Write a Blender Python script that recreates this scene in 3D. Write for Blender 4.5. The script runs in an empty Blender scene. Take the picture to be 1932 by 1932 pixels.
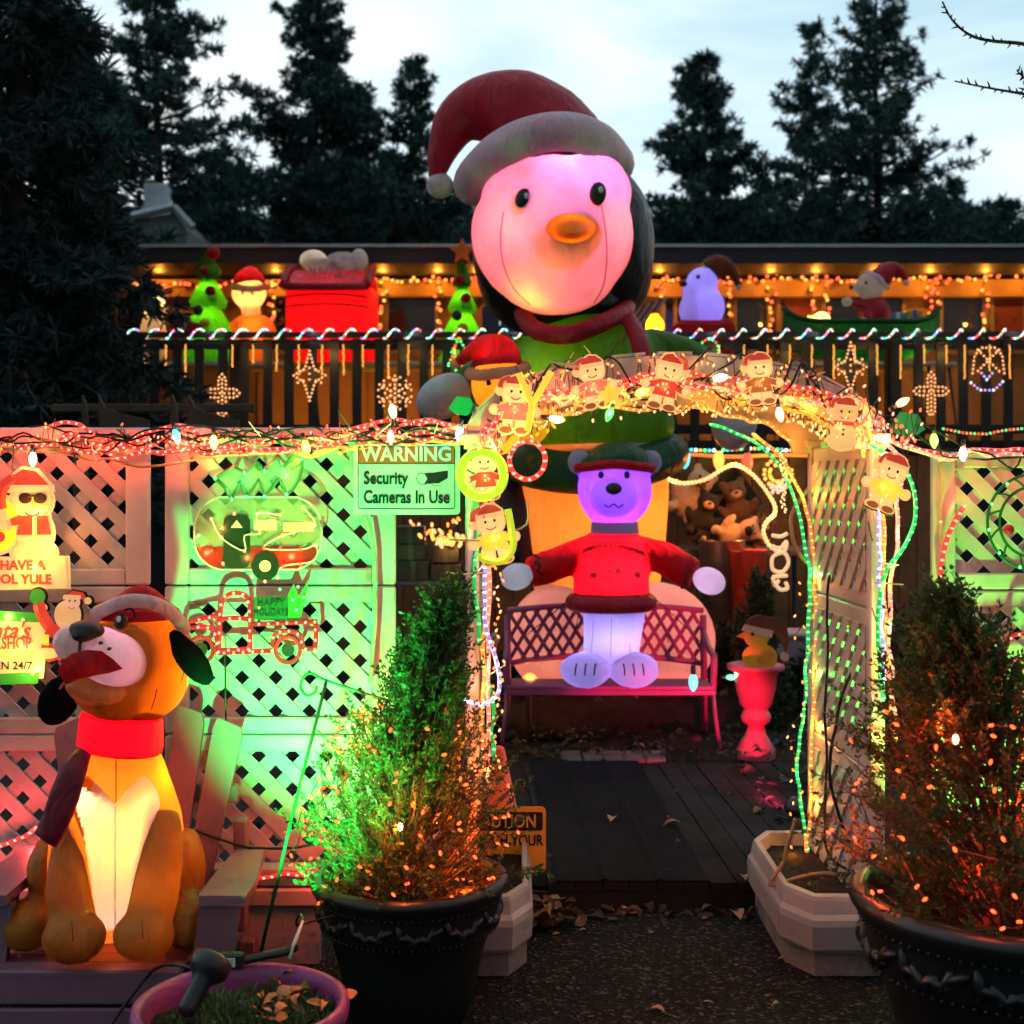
import bpy, math, random
import numpy as np
from mathutils import Vector, Matrix, noise as mnoise

R = math.radians
S = bpy.context.scene
COL = S.collection
# ------------------------------------------------------------------ camera
EYE = 1.6
FP = 2500.0                      # focal length in 1932-px picture units
HOR = 906.0
cam_d = bpy.data.cameras.new('camera')
cam = bpy.data.objects.new('camera', cam_d)
COL.objects.link(cam)
cam.location = (0, 0, EYE)
cam.rotation_euler = (R(90), 0, 0)
cam_d.sensor_width = 36.0
cam_d.lens = 36.0 * FP / 1932.0
cam_d.shift_y = -(966.0 - HOR) / 1932.0
cam_d.clip_start = 0.1
cam_d.clip_end = 400
cam_d.dof.use_dof = True
cam_d.dof.focus_distance = 4.5
cam_d.dof.aperture_fstop = 3.6
S.camera = cam
# ------------------------------------------------------------------ world: overcast dusk
W = bpy.data.worlds.new('World')
S.world = W
W.use_nodes = True
wn, wl = W.node_tree.nodes, W.node_tree.links
wn.clear()
wo = wn.new('ShaderNodeOutputWorld')
bg = wn.new('ShaderNodeBackground')
sky = wn.new('ShaderNodeTexSky')
sky.sky_type = 'NISHITA'
sky.sun_disc = False
sky.sun_elevation = R(6)
sky.sun_rotation = R(-20)
tc = wn.new('ShaderNodeTexCoord')
mp = wn.new('ShaderNodeMapping')
mp.inputs['Scale'].default_value = (1.0, 1.0, 3.2)
mp.inputs['Rotation'].default_value = (0.0, R(14), R(30))
nz = wn.new('ShaderNodeTexNoise')
nz.inputs['Scale'].default_value = 2.6
nz.inputs['Detail'].default_value = 4
nz.inputs['Roughness'].default_value = 0.56
nz.inputs['Distortion'].default_value = 0.5
rp = wn.new('ShaderNodeValToRGB')
rp.color_ramp.elements[0].position = 0.34
rp.color_ramp.elements[0].color = (0.47, 0.68, 0.80, 1)
rp.color_ramp.elements[1].position = 0.64
rp.color_ramp.elements[1].color = (0.93, 0.97, 0.98, 1)
e = rp.color_ramp.elements.new(0.5)
e.color = (0.68, 0.86, 0.95, 1)
sc_ = wn.new('ShaderNodeVectorMath'); sc_.operation = 'SCALE'
sc_.inputs['Scale'].default_value = 0.06
mx = wn.new('ShaderNodeMix'); mx.data_type = 'RGBA'
mx.inputs['Factor'].default_value = 0.92
wl.new(tc.outputs['Generated'], mp.inputs['Vector'])
wl.new(mp.outputs['Vector'], nz.inputs['Vector'])
wl.new(nz.outputs['Fac'], rp.inputs['Fac'])
wl.new(sky.outputs['Color'], sc_.inputs[0])
wl.new(sc_.outputs['Vector'], mx.inputs['A'])
wl.new(rp.outputs['Color'], mx.inputs['B'])
# after sunset the sky is brightest over the place where the sun went down and falls off evenly round to the far side
dt = wn.new('ShaderNodeVectorMath'); dt.operation = 'DOT_PRODUCT'
sdir = Vector((-0.17, 0.98, 0.10)).normalized()
dt.inputs[1].default_value = tuple(sdir)
wl.new(tc.outputs['Generated'], dt.inputs[0])
tw = wn.new('ShaderNodeMapRange'); tw.interpolation_type = 'SMOOTHSTEP'
tw.inputs['From Min'].default_value = -1.0; tw.inputs['From Max'].default_value = 1.0
tw.inputs['To Min'].default_value = 0.28; tw.inputs['To Max'].default_value = 1.0
wl.new(dt.outputs['Value'], tw.inputs['Value'])
fa = wn.new('ShaderNodeVectorMath'); fa.operation = 'SCALE'
wl.new(mx.outputs['Result'], fa.inputs[0]); wl.new(tw.outputs['Result'], fa.inputs['Scale'])
wl.new(fa.outputs['Vector'], bg.inputs['Color'])
bg.inputs['Strength'].default_value = 1.25
wl.new(bg.outputs['Background'], wo.inputs['Surface'])
# ------------------------------------------------------------------ low weak sun behind cloud
sd = bpy.data.lights.new('sun', 'SUN')
sd.energy = 0.5
sd.angle = R(20)
sd.color = (1.0, 0.93, 0.85)
so = bpy.data.objects.new('sun', sd)
COL.objects.link(so)
so.rotation_euler = (R(-84), 0, R(-20))
# ------------------------------------------------------------------ view
S.view_settings.view_transform = 'Standard'
S.view_settings.look = 'None'
S.view_settings.exposure = 0.0
S.view_settings.gamma = 1.0
S.view_settings.use_curve_mapping = False
S.cycles.use_denoising = True
S.cycles.use_light_tree = True
S.cycles.max_bounces = 4
S.cycles.diffuse_bounces = 2
S.cycles.glossy_bounces = 2
S.cycles.use_adaptive_sampling = True
S.cycles.adaptive_threshold = 0.08
S.cycles.adaptive_min_samples = 12
S.cycles.transmission_bounces = 6
S.cycles.transparent_max_bounces = 6
S.cycles.sample_clamp_indirect = 1.5
S.cycles.caustics_reflective = False
S.cycles.caustics_refractive = False

rng = random.Random(7)
NP = np.random.RandomState(11)

def P(u, v, Y):
    """a point of the place: picture direction (u, v) at the distance Y it really stands"""
    return Vector(((u - 966.0) * Y / FP, Y, EYE - (v - HOR) * Y / FP))

# ------------------------------------------------------------------ materials
MATS = {}
def _base(name):
    m = bpy.data.materials.new(name)
    m.use_nodes = True
    n, l = m.node_tree.nodes, m.node_tree.links
    n.clear()
    out = n.new('ShaderNodeOutputMaterial')
    return m, n, l, out

def mat(name, col, rough=0.6, var=0.15, scale=8.0, bump=0.0, bscale=60.0, metal=0.0, spec=0.4, col2=None):
    if name in MATS: return MATS[name]
    m, n, l, out = _base(name)
    p = n.new('ShaderNodeBsdfPrincipled')
    p.inputs['Roughness'].default_value = rough
    p.inputs['Metallic'].default_value = metal
    p.inputs['Specular IOR Level'].default_value = spec
    t = n.new('ShaderNodeTexCoord')
    nz = n.new('ShaderNodeTexNoise')
    nz.inputs['Scale'].default_value = scale
    nz.inputs['Detail'].default_value = 3
    nz.inputs['Roughness'].default_value = 0.65
    l.new(t.outputs['Object'], nz.inputs['Vector'])
    r = n.new('ShaderNodeValToRGB')
    a = [max(0, c * (1 - var)) for c in col]
    b = [min(1, c * (1 + var)) for c in (col2 or col)]
    r.color_ramp.elements[0].position = 0.3; r.color_ramp.elements[0].color = (*a, 1)
    r.color_ramp.elements[1].position = 0.7; r.color_ramp.elements[1].color = (*b, 1)
    l.new(nz.outputs['Fac'], r.inputs['Fac'])
    l.new(r.outputs['Color'], p.inputs['Base Color'])
    if bump > 0:
        n2 = n.new('ShaderNodeTexNoise')
        n2.inputs['Scale'].default_value = bscale
        n2.inputs['Detail'].default_value = 2
        l.new(t.outputs['Object'], n2.inputs['Vector'])
        bp = n.new('ShaderNodeBump')
        bp.inputs['Strength'].default_value = bump
        bp.inputs['Distance'].default_value = 0.01
        l.new(n2.outputs['Fac'], bp.inputs['Height'])
        l.new(bp.outputs['Normal'], p.inputs['Normal'])
    l.new(p.outputs['BSDF'], out.inputs['Surface'])
    MATS[name] = m
    return m

def fabric(name, col, trans=0.5, bump=0.42, bscale=11.0, var=0.10):
    """thin woven nylon of an inflatable: diffuse outside, lets the lamp inside shine through"""
    if name in MATS: return MATS[name]
    m, n, l, out = _base(name)
    t = n.new('ShaderNodeTexCoord')
    nz = n.new('ShaderNodeTexNoise'); nz.inputs['Scale'].default_value = 5; nz.inputs['Detail'].default_value = 2
    l.new(t.outputs['Object'], nz.inputs['Vector'])
    r = n.new('ShaderNodeValToRGB')
    r.color_ramp.elements[0].position = 0.3; r.color_ramp.elements[0].color = (*[c * (1 - var) for c in col], 1)
    r.color_ramp.elements[1].position = 0.7; r.color_ramp.elements[1].color = (*[min(1, c * (1 + var)) for c in col], 1)
    l.new(nz.outputs['Fac'], r.inputs['Fac'])
    mpn = n.new('ShaderNodeMapping'); mpn.inputs['Scale'].default_value = (1.0, 1.0, 0.35)
    l.new(t.outputs['Object'], mpn.inputs['Vector'])
    n2 = n.new('ShaderNodeTexNoise'); n2.inputs['Scale'].default_value = bscale; n2.inputs['Detail'].default_value = 3
    n2.inputs['Distortion'].default_value = 0.8
    l.new(mpn.outputs['Vector'], n2.inputs['Vector'])
    bp = n.new('ShaderNodeBump'); bp.inputs['Strength'].default_value = min(1.0, bump * 1.2); bp.inputs['Distance'].default_value = 0.05
    l.new(n2.outputs['Fac'], bp.inputs['Height'])
    d = n.new('ShaderNodeBsdfPrincipled')
    d.inputs['Roughness'].default_value = 0.45
    d.inputs['Specular IOR Level'].default_value = 0.3
    tr = n.new('ShaderNodeBsdfTranslucent')
    l.new(r.outputs['Color'], d.inputs['Base Color']); l.new(r.outputs['Color'], tr.inputs['Color'])
    l.new(bp.outputs['Normal'], d.inputs['Normal']); l.new(bp.outputs['Normal'], tr.inputs['Normal'])
    ms = n.new('ShaderNodeMixShader'); ms.inputs['Fac'].default_value = trans
    l.new(d.outputs['BSDF'], ms.inputs[1]); l.new(tr.outputs['BSDF'], ms.inputs[2])
    l.new(ms.outputs['Shader'], out.inputs['Surface'])
    MATS[name] = m
    return m

def leafmat(name, col, trans=0.35, var=0.4, scale=9.0):
    if name in MATS: return MATS[name]
    m, n, l, out = _base(name)
    t = n.new('ShaderNodeTexCoord')
    nz = n.new('ShaderNodeTexNoise'); nz.inputs['Scale'].default_value = scale; nz.inputs['Detail'].default_value = 2
    l.new(t.outputs['Object'], nz.inputs['Vector'])
    r = n.new('ShaderNodeValToRGB')
    r.color_ramp.elements[0].position = 0.3; r.color_ramp.elements[0].color = (*[c * (1 - var) for c in col], 1)
    r.color_ramp.elements[1].position = 0.7; r.color_ramp.elements[1].color = (*[c * (1 + var) for c in col], 1)
    l.new(nz.outputs['Fac'], r.inputs['Fac'])
    p = n.new('ShaderNodeBsdfPrincipled'); p.inputs['Roughness'].default_value = 0.45; p.inputs['Specular IOR Level'].default_value = 0.35
    tr = n.new('ShaderNodeBsdfTranslucent')
    l.new(r.outputs['Color'], p.inputs['Base Color']); l.new(r.outputs['Color'], tr.inputs['Color'])
    ms = n.new('ShaderNodeMixShader'); ms.inputs['Fac'].default_value = trans
    l.new(p.outputs['BSDF'], ms.inputs[1]); l.new(tr.outputs['BSDF'], ms.inputs[2])
    l.new(ms.outputs['Shader'], out.inputs['Surface'])
    MATS[name] = m
    return m

def emit(name, col, st, sample=False):
    if name in MATS: return MATS[name]
    m, n, l, out = _base(name)
    e = n.new('ShaderNodeEmission')
    e.inputs['Color'].default_value = (*col, 1)
    e.inputs['Strength'].default_value = st
    l.new(e.outputs['Emission'], out.inputs['Surface'])
    if not sample:
        try: m.cycles.emission_sampling = 'NONE'
        except Exception: pass
    MATS[name] = m
    return m

def lit_plastic(name, col, st):
    """coloured translucent plastic with bulbs behind it (light-up window plaque)"""
    if name in MATS: return MATS[name]
    m, n, l, out = _base(name)
    p = n.new('ShaderNodeBsdfPrincipled')
    p.inputs['Base Color'].default_value = (*col, 1)
    p.inputs['Roughness'].default_value = 0.25
    p.inputs['Emission Color'].default_value = (*col, 1)
    p.inputs['Emission Strength'].default_value = st
    l.new(p.outputs['BSDF'], out.inputs['Surface'])
    try: m.cycles.emission_sampling = 'NONE'
    except Exception: pass
    MATS[name] = m
    return m

def clear_tube(name, col, fac=0.6):
    """clear pvc of a rope light"""
    if name in MATS: return MATS[name]
    m, n, l, out = _base(name)
    t = n.new('ShaderNodeBsdfTransparent'); t.inputs['Color'].default_value = (*[0.4 + 0.6 * c for c in col], 1)
    p = n.new('ShaderNodeBsdfPrincipled')
    p.inputs['Base Color'].default_value = (*col, 1)
    p.inputs['Roughness'].default_value = 0.12
    tl = n.new('ShaderNodeBsdfTranslucent'); tl.inputs['Color'].default_value = (*col, 1)
    m2 = n.new('ShaderNodeMixShader'); m2.inputs['Fac'].default_value = 0.5
    l.new(p.outputs['BSDF'], m2.inputs[1]); l.new(tl.outputs['BSDF'], m2.inputs[2])
    ms = n.new('ShaderNodeMixShader'); ms.inputs['Fac'].default_value = fac
    l.new(t.outputs['BSDF'], ms.inputs[1]); l.new(m2.outputs['Shader'], ms.inputs[2])
    l.new(ms.outputs['Shader'], out.inputs['Surface'])
    MATS[name] = m
    return m

# ------------------------------------------------------------------ objects
def tag(o, label=None, cat=None, group=None, kind=None):
    if label: o['label'] = label
    if cat: o['category'] = cat
    if group: o['group'] = group
    if kind: o['kind'] = kind
    return o

def thing(name, label, cat, loc=(0, 0, 0), group=None):
    o = bpy.data.objects.new(name, None)
    o.empty_display_size = 0.1
    o.location = loc
    COL.objects.link(o)
    return tag(o, label, cat, group)

def link(name, me, parent=None):
    o = bpy.data.objects.new(name, me)
    COL.objects.link(o)
    if parent is not None:
        o.parent = parent
        # everything is modelled in place, so undo the offset of the thing's own origin
        off = parent
        v = Vector((0, 0, 0))
        while off is not None:
            v += Vector(off.location); off = off.parent
        o.location = -v
    return o

def npmesh(name, verts, faces, mats, parent=None, smooth=False, mi=None):
    """fast mesh from numpy arrays; faces is (M, k)"""
    verts = np.asarray(verts, dtype=np.float32); faces = np.asarray(faces, dtype=np.int32)
    me = bpy.data.meshes.new(name)
    k = faces.shape[1]
    me.vertices.add(len(verts)); me.vertices.foreach_set('co', verts.ravel())
    me.loops.add(faces.size); me.loops.foreach_set('vertex_index', faces.ravel())
    me.polygons.add(len(faces))
    me.polygons.foreach_set('loop_start', np.arange(0, faces.size, k, dtype=np.int32))
    if mi is not None: me.polygons.foreach_set('material_index', np.asarray(mi, dtype=np.int32))
    me.update(calc_edges=True)
    if smooth: me.polygons.foreach_set('use_smooth', np.ones(len(faces), dtype=bool))
    for m in (mats if isinstance(mats, (list, tuple)) else [mats]): me.materials.append(m)
    return link(name, me, parent)

def frame_of(t):
    t = t.normalized()
    a = Vector((0, 0, 1)) if abs(t.z) < 0.9 else Vector((1, 0, 0))
    x = t.cross(a).normalized()
    return x, t.cross(x).normalized()

def catmull(pts, n=8, closed=False):
    pts = [Vector(p) for p in pts]
    if len(pts) < 3 and not closed:
        return [pts[0].lerp(pts[-1], i / n) for i in range(n + 1)]
    out = []
    N = len(pts)
    rngi = range(N) if closed else range(N - 1)
    for i in rngi:
        if closed: p0, p1, p2, p3 = pts[(i - 1) % N], pts[i], pts[(i + 1) % N], pts[(i + 2) % N]
        else: p0, p1, p2, p3 = pts[max(i - 1, 0)], pts[i], pts[i + 1], pts[min(i + 2, N - 1)]
        for k in range(n):
            t = k / n
            out.append(0.5 * ((2 * p1) + (p2 - p0) * t + (2 * p0 - 5 * p1 + 4 * p2 - p3) * t * t + (3 * p1 - p0 - 3 * p2 + p3) * t ** 3))
    if not closed: out.append(pts[-1].copy())
    return out

def resample(pts, step):
    out = [pts[0].copy()]; acc = 0.0
    for a, b in zip(pts, pts[1:]):
        L = (b - a).length
        if L < 1e-9: continue
        d = step - acc
        while d <= L:
            out.append(a.lerp(b, d / L)); d += step
        acc = (acc + L) % step if L < (step - acc) else L - (d - step)
    return out

class MB:
    def __init__(s): s.v = []; s.f = []; s.m = []
    def add(s, vs, fs, mi=0):
        b = len(s.v)
        s.v += [tuple(p) for p in vs]
        s.f += [tuple(b + i for i in f) for f in fs]
        s.m += [mi] * len(fs)
        return s
    def box(s, c, size, rot=None, mi=0, taper=1.0):
        c = Vector(c); hx, hy, hz = size[0] / 2, size[1] / 2, size[2] / 2
        vs = []
        for z in (-hz, hz):
            k = taper if z > 0 else 1.0
            for x, y in ((-hx, -hy), (hx, -hy), (hx, hy), (-hx, hy)):
                p = Vector((x * k, y * k, z))
                if rot is not None: p = rot @ p
                vs.append(c + p)
        return s.add(vs, [(3, 2, 1, 0), (4, 5, 6, 7), (0, 1, 5, 4), (1, 2, 6, 5), (2, 3, 7, 6), (3, 0, 4, 7)], mi)
    def bbox(s, c, size, bev=0.006, rot=None, mi=0):
        """box with chamfered long and short edges"""
        c = Vector(c); h = [x / 2 for x in size]; b = min(bev, *(x * 0.8 for x in h))
        vs = []
        for sx in (-1, 1):
            for sy in (-1, 1):
                for sz in (-1, 1):
                    vs.append((sx * h[0], sy * (h[1] - b), sz * (h[2] - b)))
                    vs.append((sx * (h[0] - b), sy * h[1], sz * (h[2] - b)))
                    vs.append((sx * (h[0] - b), sy * (h[1] - b), sz * h[2]))
        import itertools
        idx = {}
        k = 0
        for sx in (-1, 1):
            for sy in (-1, 1):
                for sz in (-1, 1):
                    for a in range(3):
                        idx[(sx, sy, sz, a)] = k; k += 1
        fs = []
        for a in range(3):
            o1, o2 = [(1, 2), (2, 0), (0, 1)][a]
            for sg in (-1, 1):
                q = []
                for s1, s2 in ((-1, -1), (1, -1), (1, 1), (-1, 1)):
                    t = [0, 0, 0]; t[a] = sg; t[o1] = s1; t[o2] = s2
                    q.append(idx[(*t, a)])
                fs.append(tuple(q if sg > 0 else q[::-1]))
        for a in range(3):       # edges along axis a
            o1, o2 = [(1, 2), (2, 0), (0, 1)][a]
            for s1 in (-1, 1):
                for s2 in (-1, 1):
                    t0 = [0, 0, 0]; t0[a] = -1; t0[o1] = s1; t0[o2] = s2
                    t1 = list(t0); t1[a] = 1
                    q = [idx[(*t0, o1)], idx[(*t1, o1)], idx[(*t1, o2)], idx[(*t0, o2)]]
                    fs.append(tuple(q if s1 * s2 < 0 else q[::-1]))
        for sx in (-1, 1):
            for sy in (-1, 1):
                for sz in (-1, 1):
                    q = [idx[(sx, sy, sz, a)] for a in range(3)]
                    fs.append(tuple(q if sx * sy * sz > 0 else q[::-1]))
        pv = []
        for p in vs:
            p = Vector(p)
            if rot is not None: p = rot @ p
            pv.append(c + p)
        return s.add(pv, fs, mi)
    def tube(s, pts, r, seg=8, mi=0, closed=False, flat=1.0):
        pts = [Vector(p) for p in pts]; N = len(pts)
        if N < 2: return s
        rs = r if isinstance(r, (list, tuple)) else [r] * N
        vs = []; px = None
        for i, p in enumerate(pts):
            if closed: t = pts[(i + 1) % N] - pts[(i - 1) % N]
            else: t = pts[min(i + 1, N - 1)] - pts[max(i - 1, 0)]
            if t.length < 1e-9: t = Vector((0, 0, 1))
            t.normalize()
            if px is None: x, y = frame_of(t)
            else:
                x = px - t * px.dot(t)
                if x.length < 1e-6: x, y = frame_of(t)
                x.normalize(); y = t.cross(x)
            px = x
            for k in range(seg):
                a = 2 * math.pi * k / seg
                vs.append(p + x * (math.cos(a) * rs[i]) + y * (math.sin(a) * rs[i] * flat))
        fs = []
        for i in range(N if closed else N - 1):
            j = (i + 1) % N
            for k in range(seg):
                k2 = (k + 1) % seg
                fs.append((i * seg + k, i * seg + k2, j * seg + k2, j * seg + k))
        if not closed:
            fs.append(tuple(range(seg))[::-1]); fs.append(tuple((N - 1) * seg + k for k in range(seg)))
        return s.add(vs, fs, mi)
    def ell(s, c, r, rot=None, seg=20, rings=12, mi=0):
        c = Vector(c); vs = [Vector((0, 0, -1))]
        for i in range(1, rings):
            a = math.pi * i / rings
            for k in range(seg):
                b = 2 * math.pi * k / seg
                vs.append(Vector((math.sin(a) * math.cos(b), math.sin(a) * math.sin(b), -math.cos(a))))
        vs.append(Vector((0, 0, 1)))
        out = []
        for p in vs:
            q = Vector((p.x * r[0], p.y * r[1], p.z * r[2]))
            if rot is not None: q = rot @ q
            out.append(c + q)
        fs = []
        for k in range(seg):
            k2 = (k + 1) % seg
            fs.append((0, 1 + k2, 1 + k))
            for i in range(rings - 2):
                fs.append((1 + i * seg + k, 1 + i * seg + k2, 1 + (i + 1) * seg + k2, 1 + (i + 1) * seg + k))
            fs.append((1 + (rings - 2) * seg + k, 1 + (rings - 2) * seg + k2, len(vs) - 1))
        return s.add(out, fs, mi)
    def lathe(s, c, prof, seg=32, mi=0, sy=1.0, cap=False):
        """profile [(radius, height)] turned about z at c"""
        c = Vector(c); vs = []; n = len(prof)
        for r, z in prof:
            for k in range(seg):
                a = 2 * math.pi * k / seg
                vs.append((c.x + r * math.cos(a), c.y + r * math.sin(a) * sy, c.z + z))
        fs = []
        for i in range(n - 1):
            for k in range(seg):
                k2 = (k + 1) % seg
                fs.append((i * seg + k, i * seg + k2, (i + 1) * seg + k2, (i + 1) * seg + k))
        if cap:
            fs.append(tuple(range(seg))[::-1]); fs.append(tuple((n - 1) * seg + k for k in range(seg)))
        return s.add(vs, fs, mi)
    def prism(s, poly, d, mi=0):
        """planar outline (3-D points) given thickness by vector d"""
        poly = [Vector(p) for p in poly]; d = Vector(d); n = len(poly)
        vs = poly + [p + d for p in poly]
        fs = [tuple(range(n)), tuple(range(2 * n - 1, n - 1, -1))]
        for i in range(n):
            j = (i + 1) % n
            fs.append((j, i, n + i, n + j))
        return s.add(vs, fs, mi)
    def build(s, name, mats, parent=None, smooth=False):
        me = bpy.data.meshes.new(name)
        me.from_pydata(s.v, [], s.f)
        ms = mats if isinstance(mats, (list, tuple)) else [mats]
        for m in ms: me.materials.append(m)
        if len(ms) > 1: me.polygons.foreach_set('material_index', s.m)
        if smooth:
            me.polygons.foreach_set('use_smooth', np.ones(len(s.f), dtype=bool))
        me.update()
        return link(name, me, parent)

def weld(mb, name, mats, parent=None, voxel=0.03, smooth_it=4, pucker=0.0, pf=3.0):
    """several overlapping closed shells become one continuous skin"""
    o = mb.build(name, mats, None)
    md = o.modifiers.new('r', 'REMESH'); md.mode = 'VOXEL'; md.voxel_size = voxel
    md2 = o.modifiers.new('s', 'SMOOTH'); md2.iterations = smooth_it; md2.factor = 0.6
    dg = bpy.context.evaluated_depsgraph_get()
    dg.update()
    me = bpy.data.meshes.new_from_object(o.evaluated_get(dg))
    old = o.data
    bpy.data.objects.remove(o); bpy.data.meshes.remove(old)
    me.name = name
    me.materials.clear()
    for m in (mats if isinstance(mats, (list, tuple)) else [mats]): me.materials.append(m)
    me.polygons.foreach_set('use_smooth', np.ones(len(me.polygons), dtype=bool))
    if pucker:
        # air-filled cloth is never perfectly round: shallow dents and creases
        for v in me.vertices:
            c = v.co
            d = mnoise.noise(c * pf) * 0.6 + 0.5 * (abs(mnoise.noise(Vector((c.x * pf * 3.1, c.y * pf * 3.1, c.z * pf * 1.2)))) - 0.25)
            v.co = c + v.normal * (d * pucker)
    return link(name, me, parent)

def paint(o, fn):
    """give each face of a skin the panel (material slot) it is sewn from"""
    me = o.data
    n = len(me.polygons)
    c = np.empty(n * 3, dtype=np.float32); me.polygons.foreach_get('center', c); c = c.reshape(-1, 3)
    off = np.array(o.location); p = o.parent
    while p is not None:
        off = off + np.array(p.location); p = p.parent
    c = c + off
    me.polygons.foreach_set('material_index', fn(c).astype(np.int32))
    me.update()

def lamp(p, col, power, radius=0.02, parent=None, name='lamp'):
    d = bpy.data.lights.new(name, 'POINT')
    d.color = col; d.energy = power; d.shadow_soft_size = radius
    o = bpy.data.objects.new(name, d); COL.objects.link(o)
    if parent is not None:
        o.parent = parent
        v = Vector((0, 0, 0)); q = parent
        while q is not None: v += Vector(q.location); q = q.parent
        o.location = Vector(p) - v
    else: o.location = p
    return o

def spot(p, target, col, power, ang, blend=0.5, radius=0.03, parent=None):
    d = bpy.data.lights.new('flood', 'SPOT')
    d.color = col; d.energy = power; d.shadow_soft_size = radius
    d.spot_size = R(ang); d.spot_blend = blend
    o = bpy.data.objects.new('flood', d); COL.objects.link(o)
    o.rotation_euler = (Vector(target) - Vector(p)).to_track_quat('-Z', 'Y').to_euler()
    v = Vector((0, 0, 0)); q = parent
    while q is not None: v += Vector(q.location); q = q.parent
    if parent is not None: o.parent = parent
    o.location = Vector(p) - v
    return o

def text(name, s, p, size, m, parent, rot=None, sx=1.0, bold=0.0, ext=0.001, align='CENTER', shear=0.0):
    """real lettering, turned into a mesh; stands in the x-z plane unless rot is given"""
    cu = bpy.data.curves.new(name, 'FONT')
    cu.body = s; cu.size = size; cu.extrude = ext; cu.offset = bold; cu.align_x = align; cu.align_y = 'CENTER'
    cu.shear = shear
    cu.resolution_u = 3
    o = bpy.data.objects.new(name, cu); COL.objects.link(o)
    dg = bpy.context.evaluated_depsgraph_get(); dg.update()
    me = bpy.data.meshes.new_from_object(o.evaluated_get(dg))
    bpy.data.objects.remove(o)
    M = Matrix.Translation(Vector(p)) @ (rot or Matrix.Identity(4)) @ Matrix.Rotation(R(90), 4, 'X') @ Matrix.Diagonal((sx, 1, 1, 1))
    me.transform(M)
    me.name = name
    me.materials.clear(); me.materials.append(m)
    return link(name, me, parent)

def resample(pts, step):
    a = np.array([tuple(p) for p in pts]); d = np.linalg.norm(np.diff(a, axis=0), axis=1)
    s = np.concatenate([[0], np.cumsum(d)])
    n = max(2, int(s[-1] / step) + 1)
    t = np.linspace(0, s[-1], n)
    return [Vector((np.interp(x, s, a[:, 0]), np.interp(x, s, a[:, 1]), np.interp(x, s, a[:, 2]))) for x in t]

# ================================================================== ground
def asphalt_mat():
    m, n, l, out = _base('asphalt')
    p = n.new('ShaderNodeBsdfPrincipled')
    t = n.new('ShaderNodeTexCoord')
    vo = n.new('ShaderNodeTexVoronoi'); vo.inputs['Scale'].default_value = 95
    l.new(t.outputs['Object'], vo.inputs['Vector'])
    nz = n.new('ShaderNodeTexNoise'); nz.inputs['Scale'].default_value = 2.6; nz.inputs['Detail'].default_value = 5; nz.inputs['Distortion'].default_value = 1.2
    l.new(t.outputs['Object'], nz.inputs['Vector'])
    r = n.new('ShaderNodeValToRGB')
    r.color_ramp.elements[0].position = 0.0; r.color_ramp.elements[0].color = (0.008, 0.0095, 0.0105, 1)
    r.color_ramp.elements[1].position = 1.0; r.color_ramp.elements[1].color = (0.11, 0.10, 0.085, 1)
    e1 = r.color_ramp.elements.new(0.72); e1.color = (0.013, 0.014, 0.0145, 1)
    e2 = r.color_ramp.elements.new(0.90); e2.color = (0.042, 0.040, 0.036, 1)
    sep = n.new('ShaderNodeSeparateColor'); l.new(vo.outputs['Color'], sep.inputs['Color'])
    l.new(sep.outputs['Red'], r.inputs['Fac'])
    mxx = n.new('ShaderNodeMix'); mxx.data_type = 'RGBA'; mxx.blend_type = 'MULTIPLY'; mxx.inputs['Factor'].default_value = 0.6
    l.new(r.outputs['Color'], mxx.inputs['A'])
    r2 = n.new('ShaderNodeValToRGB'); r2.color_ramp.elements[0].position = 0.3; r2.color_ramp.elements[1].position = 0.7
    r2.color_ramp.elements[0].color = (0.45, 0.45, 0.45, 1)
    l.new(nz.outputs['Fac'], r2.inputs['Fac']); l.new(r2.outputs['Color'], mxx.inputs['B'])
    l.new(mxx.outputs['Result'], p.inputs['Base Color'])
    p.inputs['Roughness'].default_value = 0.9
    p.inputs['Specular IOR Level'].default_value = 0.07
    bp = n.new('ShaderNodeBump'); bp.inputs['Strength'].default_value = 0.8; bp.inputs['Distance'].default_value = 0.008
    l.new(vo.outputs['Distance'], bp.inputs['Height']); l.new(bp.outputs['Normal'], p.inputs['Normal'])
    l.new(p.outputs['BSDF'], out.inputs['Surface'])
    return m

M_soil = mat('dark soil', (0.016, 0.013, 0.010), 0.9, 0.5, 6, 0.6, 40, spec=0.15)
M_asphalt = asphalt_mat()
def sheet(name, x0, x1, y0, y1, z, m, nx=1, ny=1, amp=0.0, kind='structure'):
    xs = np.linspace(x0, x1, nx + 1); ys = np.linspace(y0, y1, ny + 1)
    v = [(x, y, z + (amp * mnoise.noise(Vector((x * 1.7, y * 1.7, 3))) if amp else 0)) for y in ys for x in xs]
    f = [(j * (nx + 1) + i, j * (nx + 1) + i + 1, (j + 1) * (nx + 1) + i + 1, (j + 1) * (nx + 1) + i) for j in range(ny) for i in range(nx)]
    return tag(npmesh(name, v, f, m, None, True), kind=kind)
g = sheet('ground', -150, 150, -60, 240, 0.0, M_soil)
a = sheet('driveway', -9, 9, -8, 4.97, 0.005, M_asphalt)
b = sheet('garden_bed', -7, 7, 5.2, 12.8, 0.055, M_soil, 60, 40, 0.05)

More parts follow.
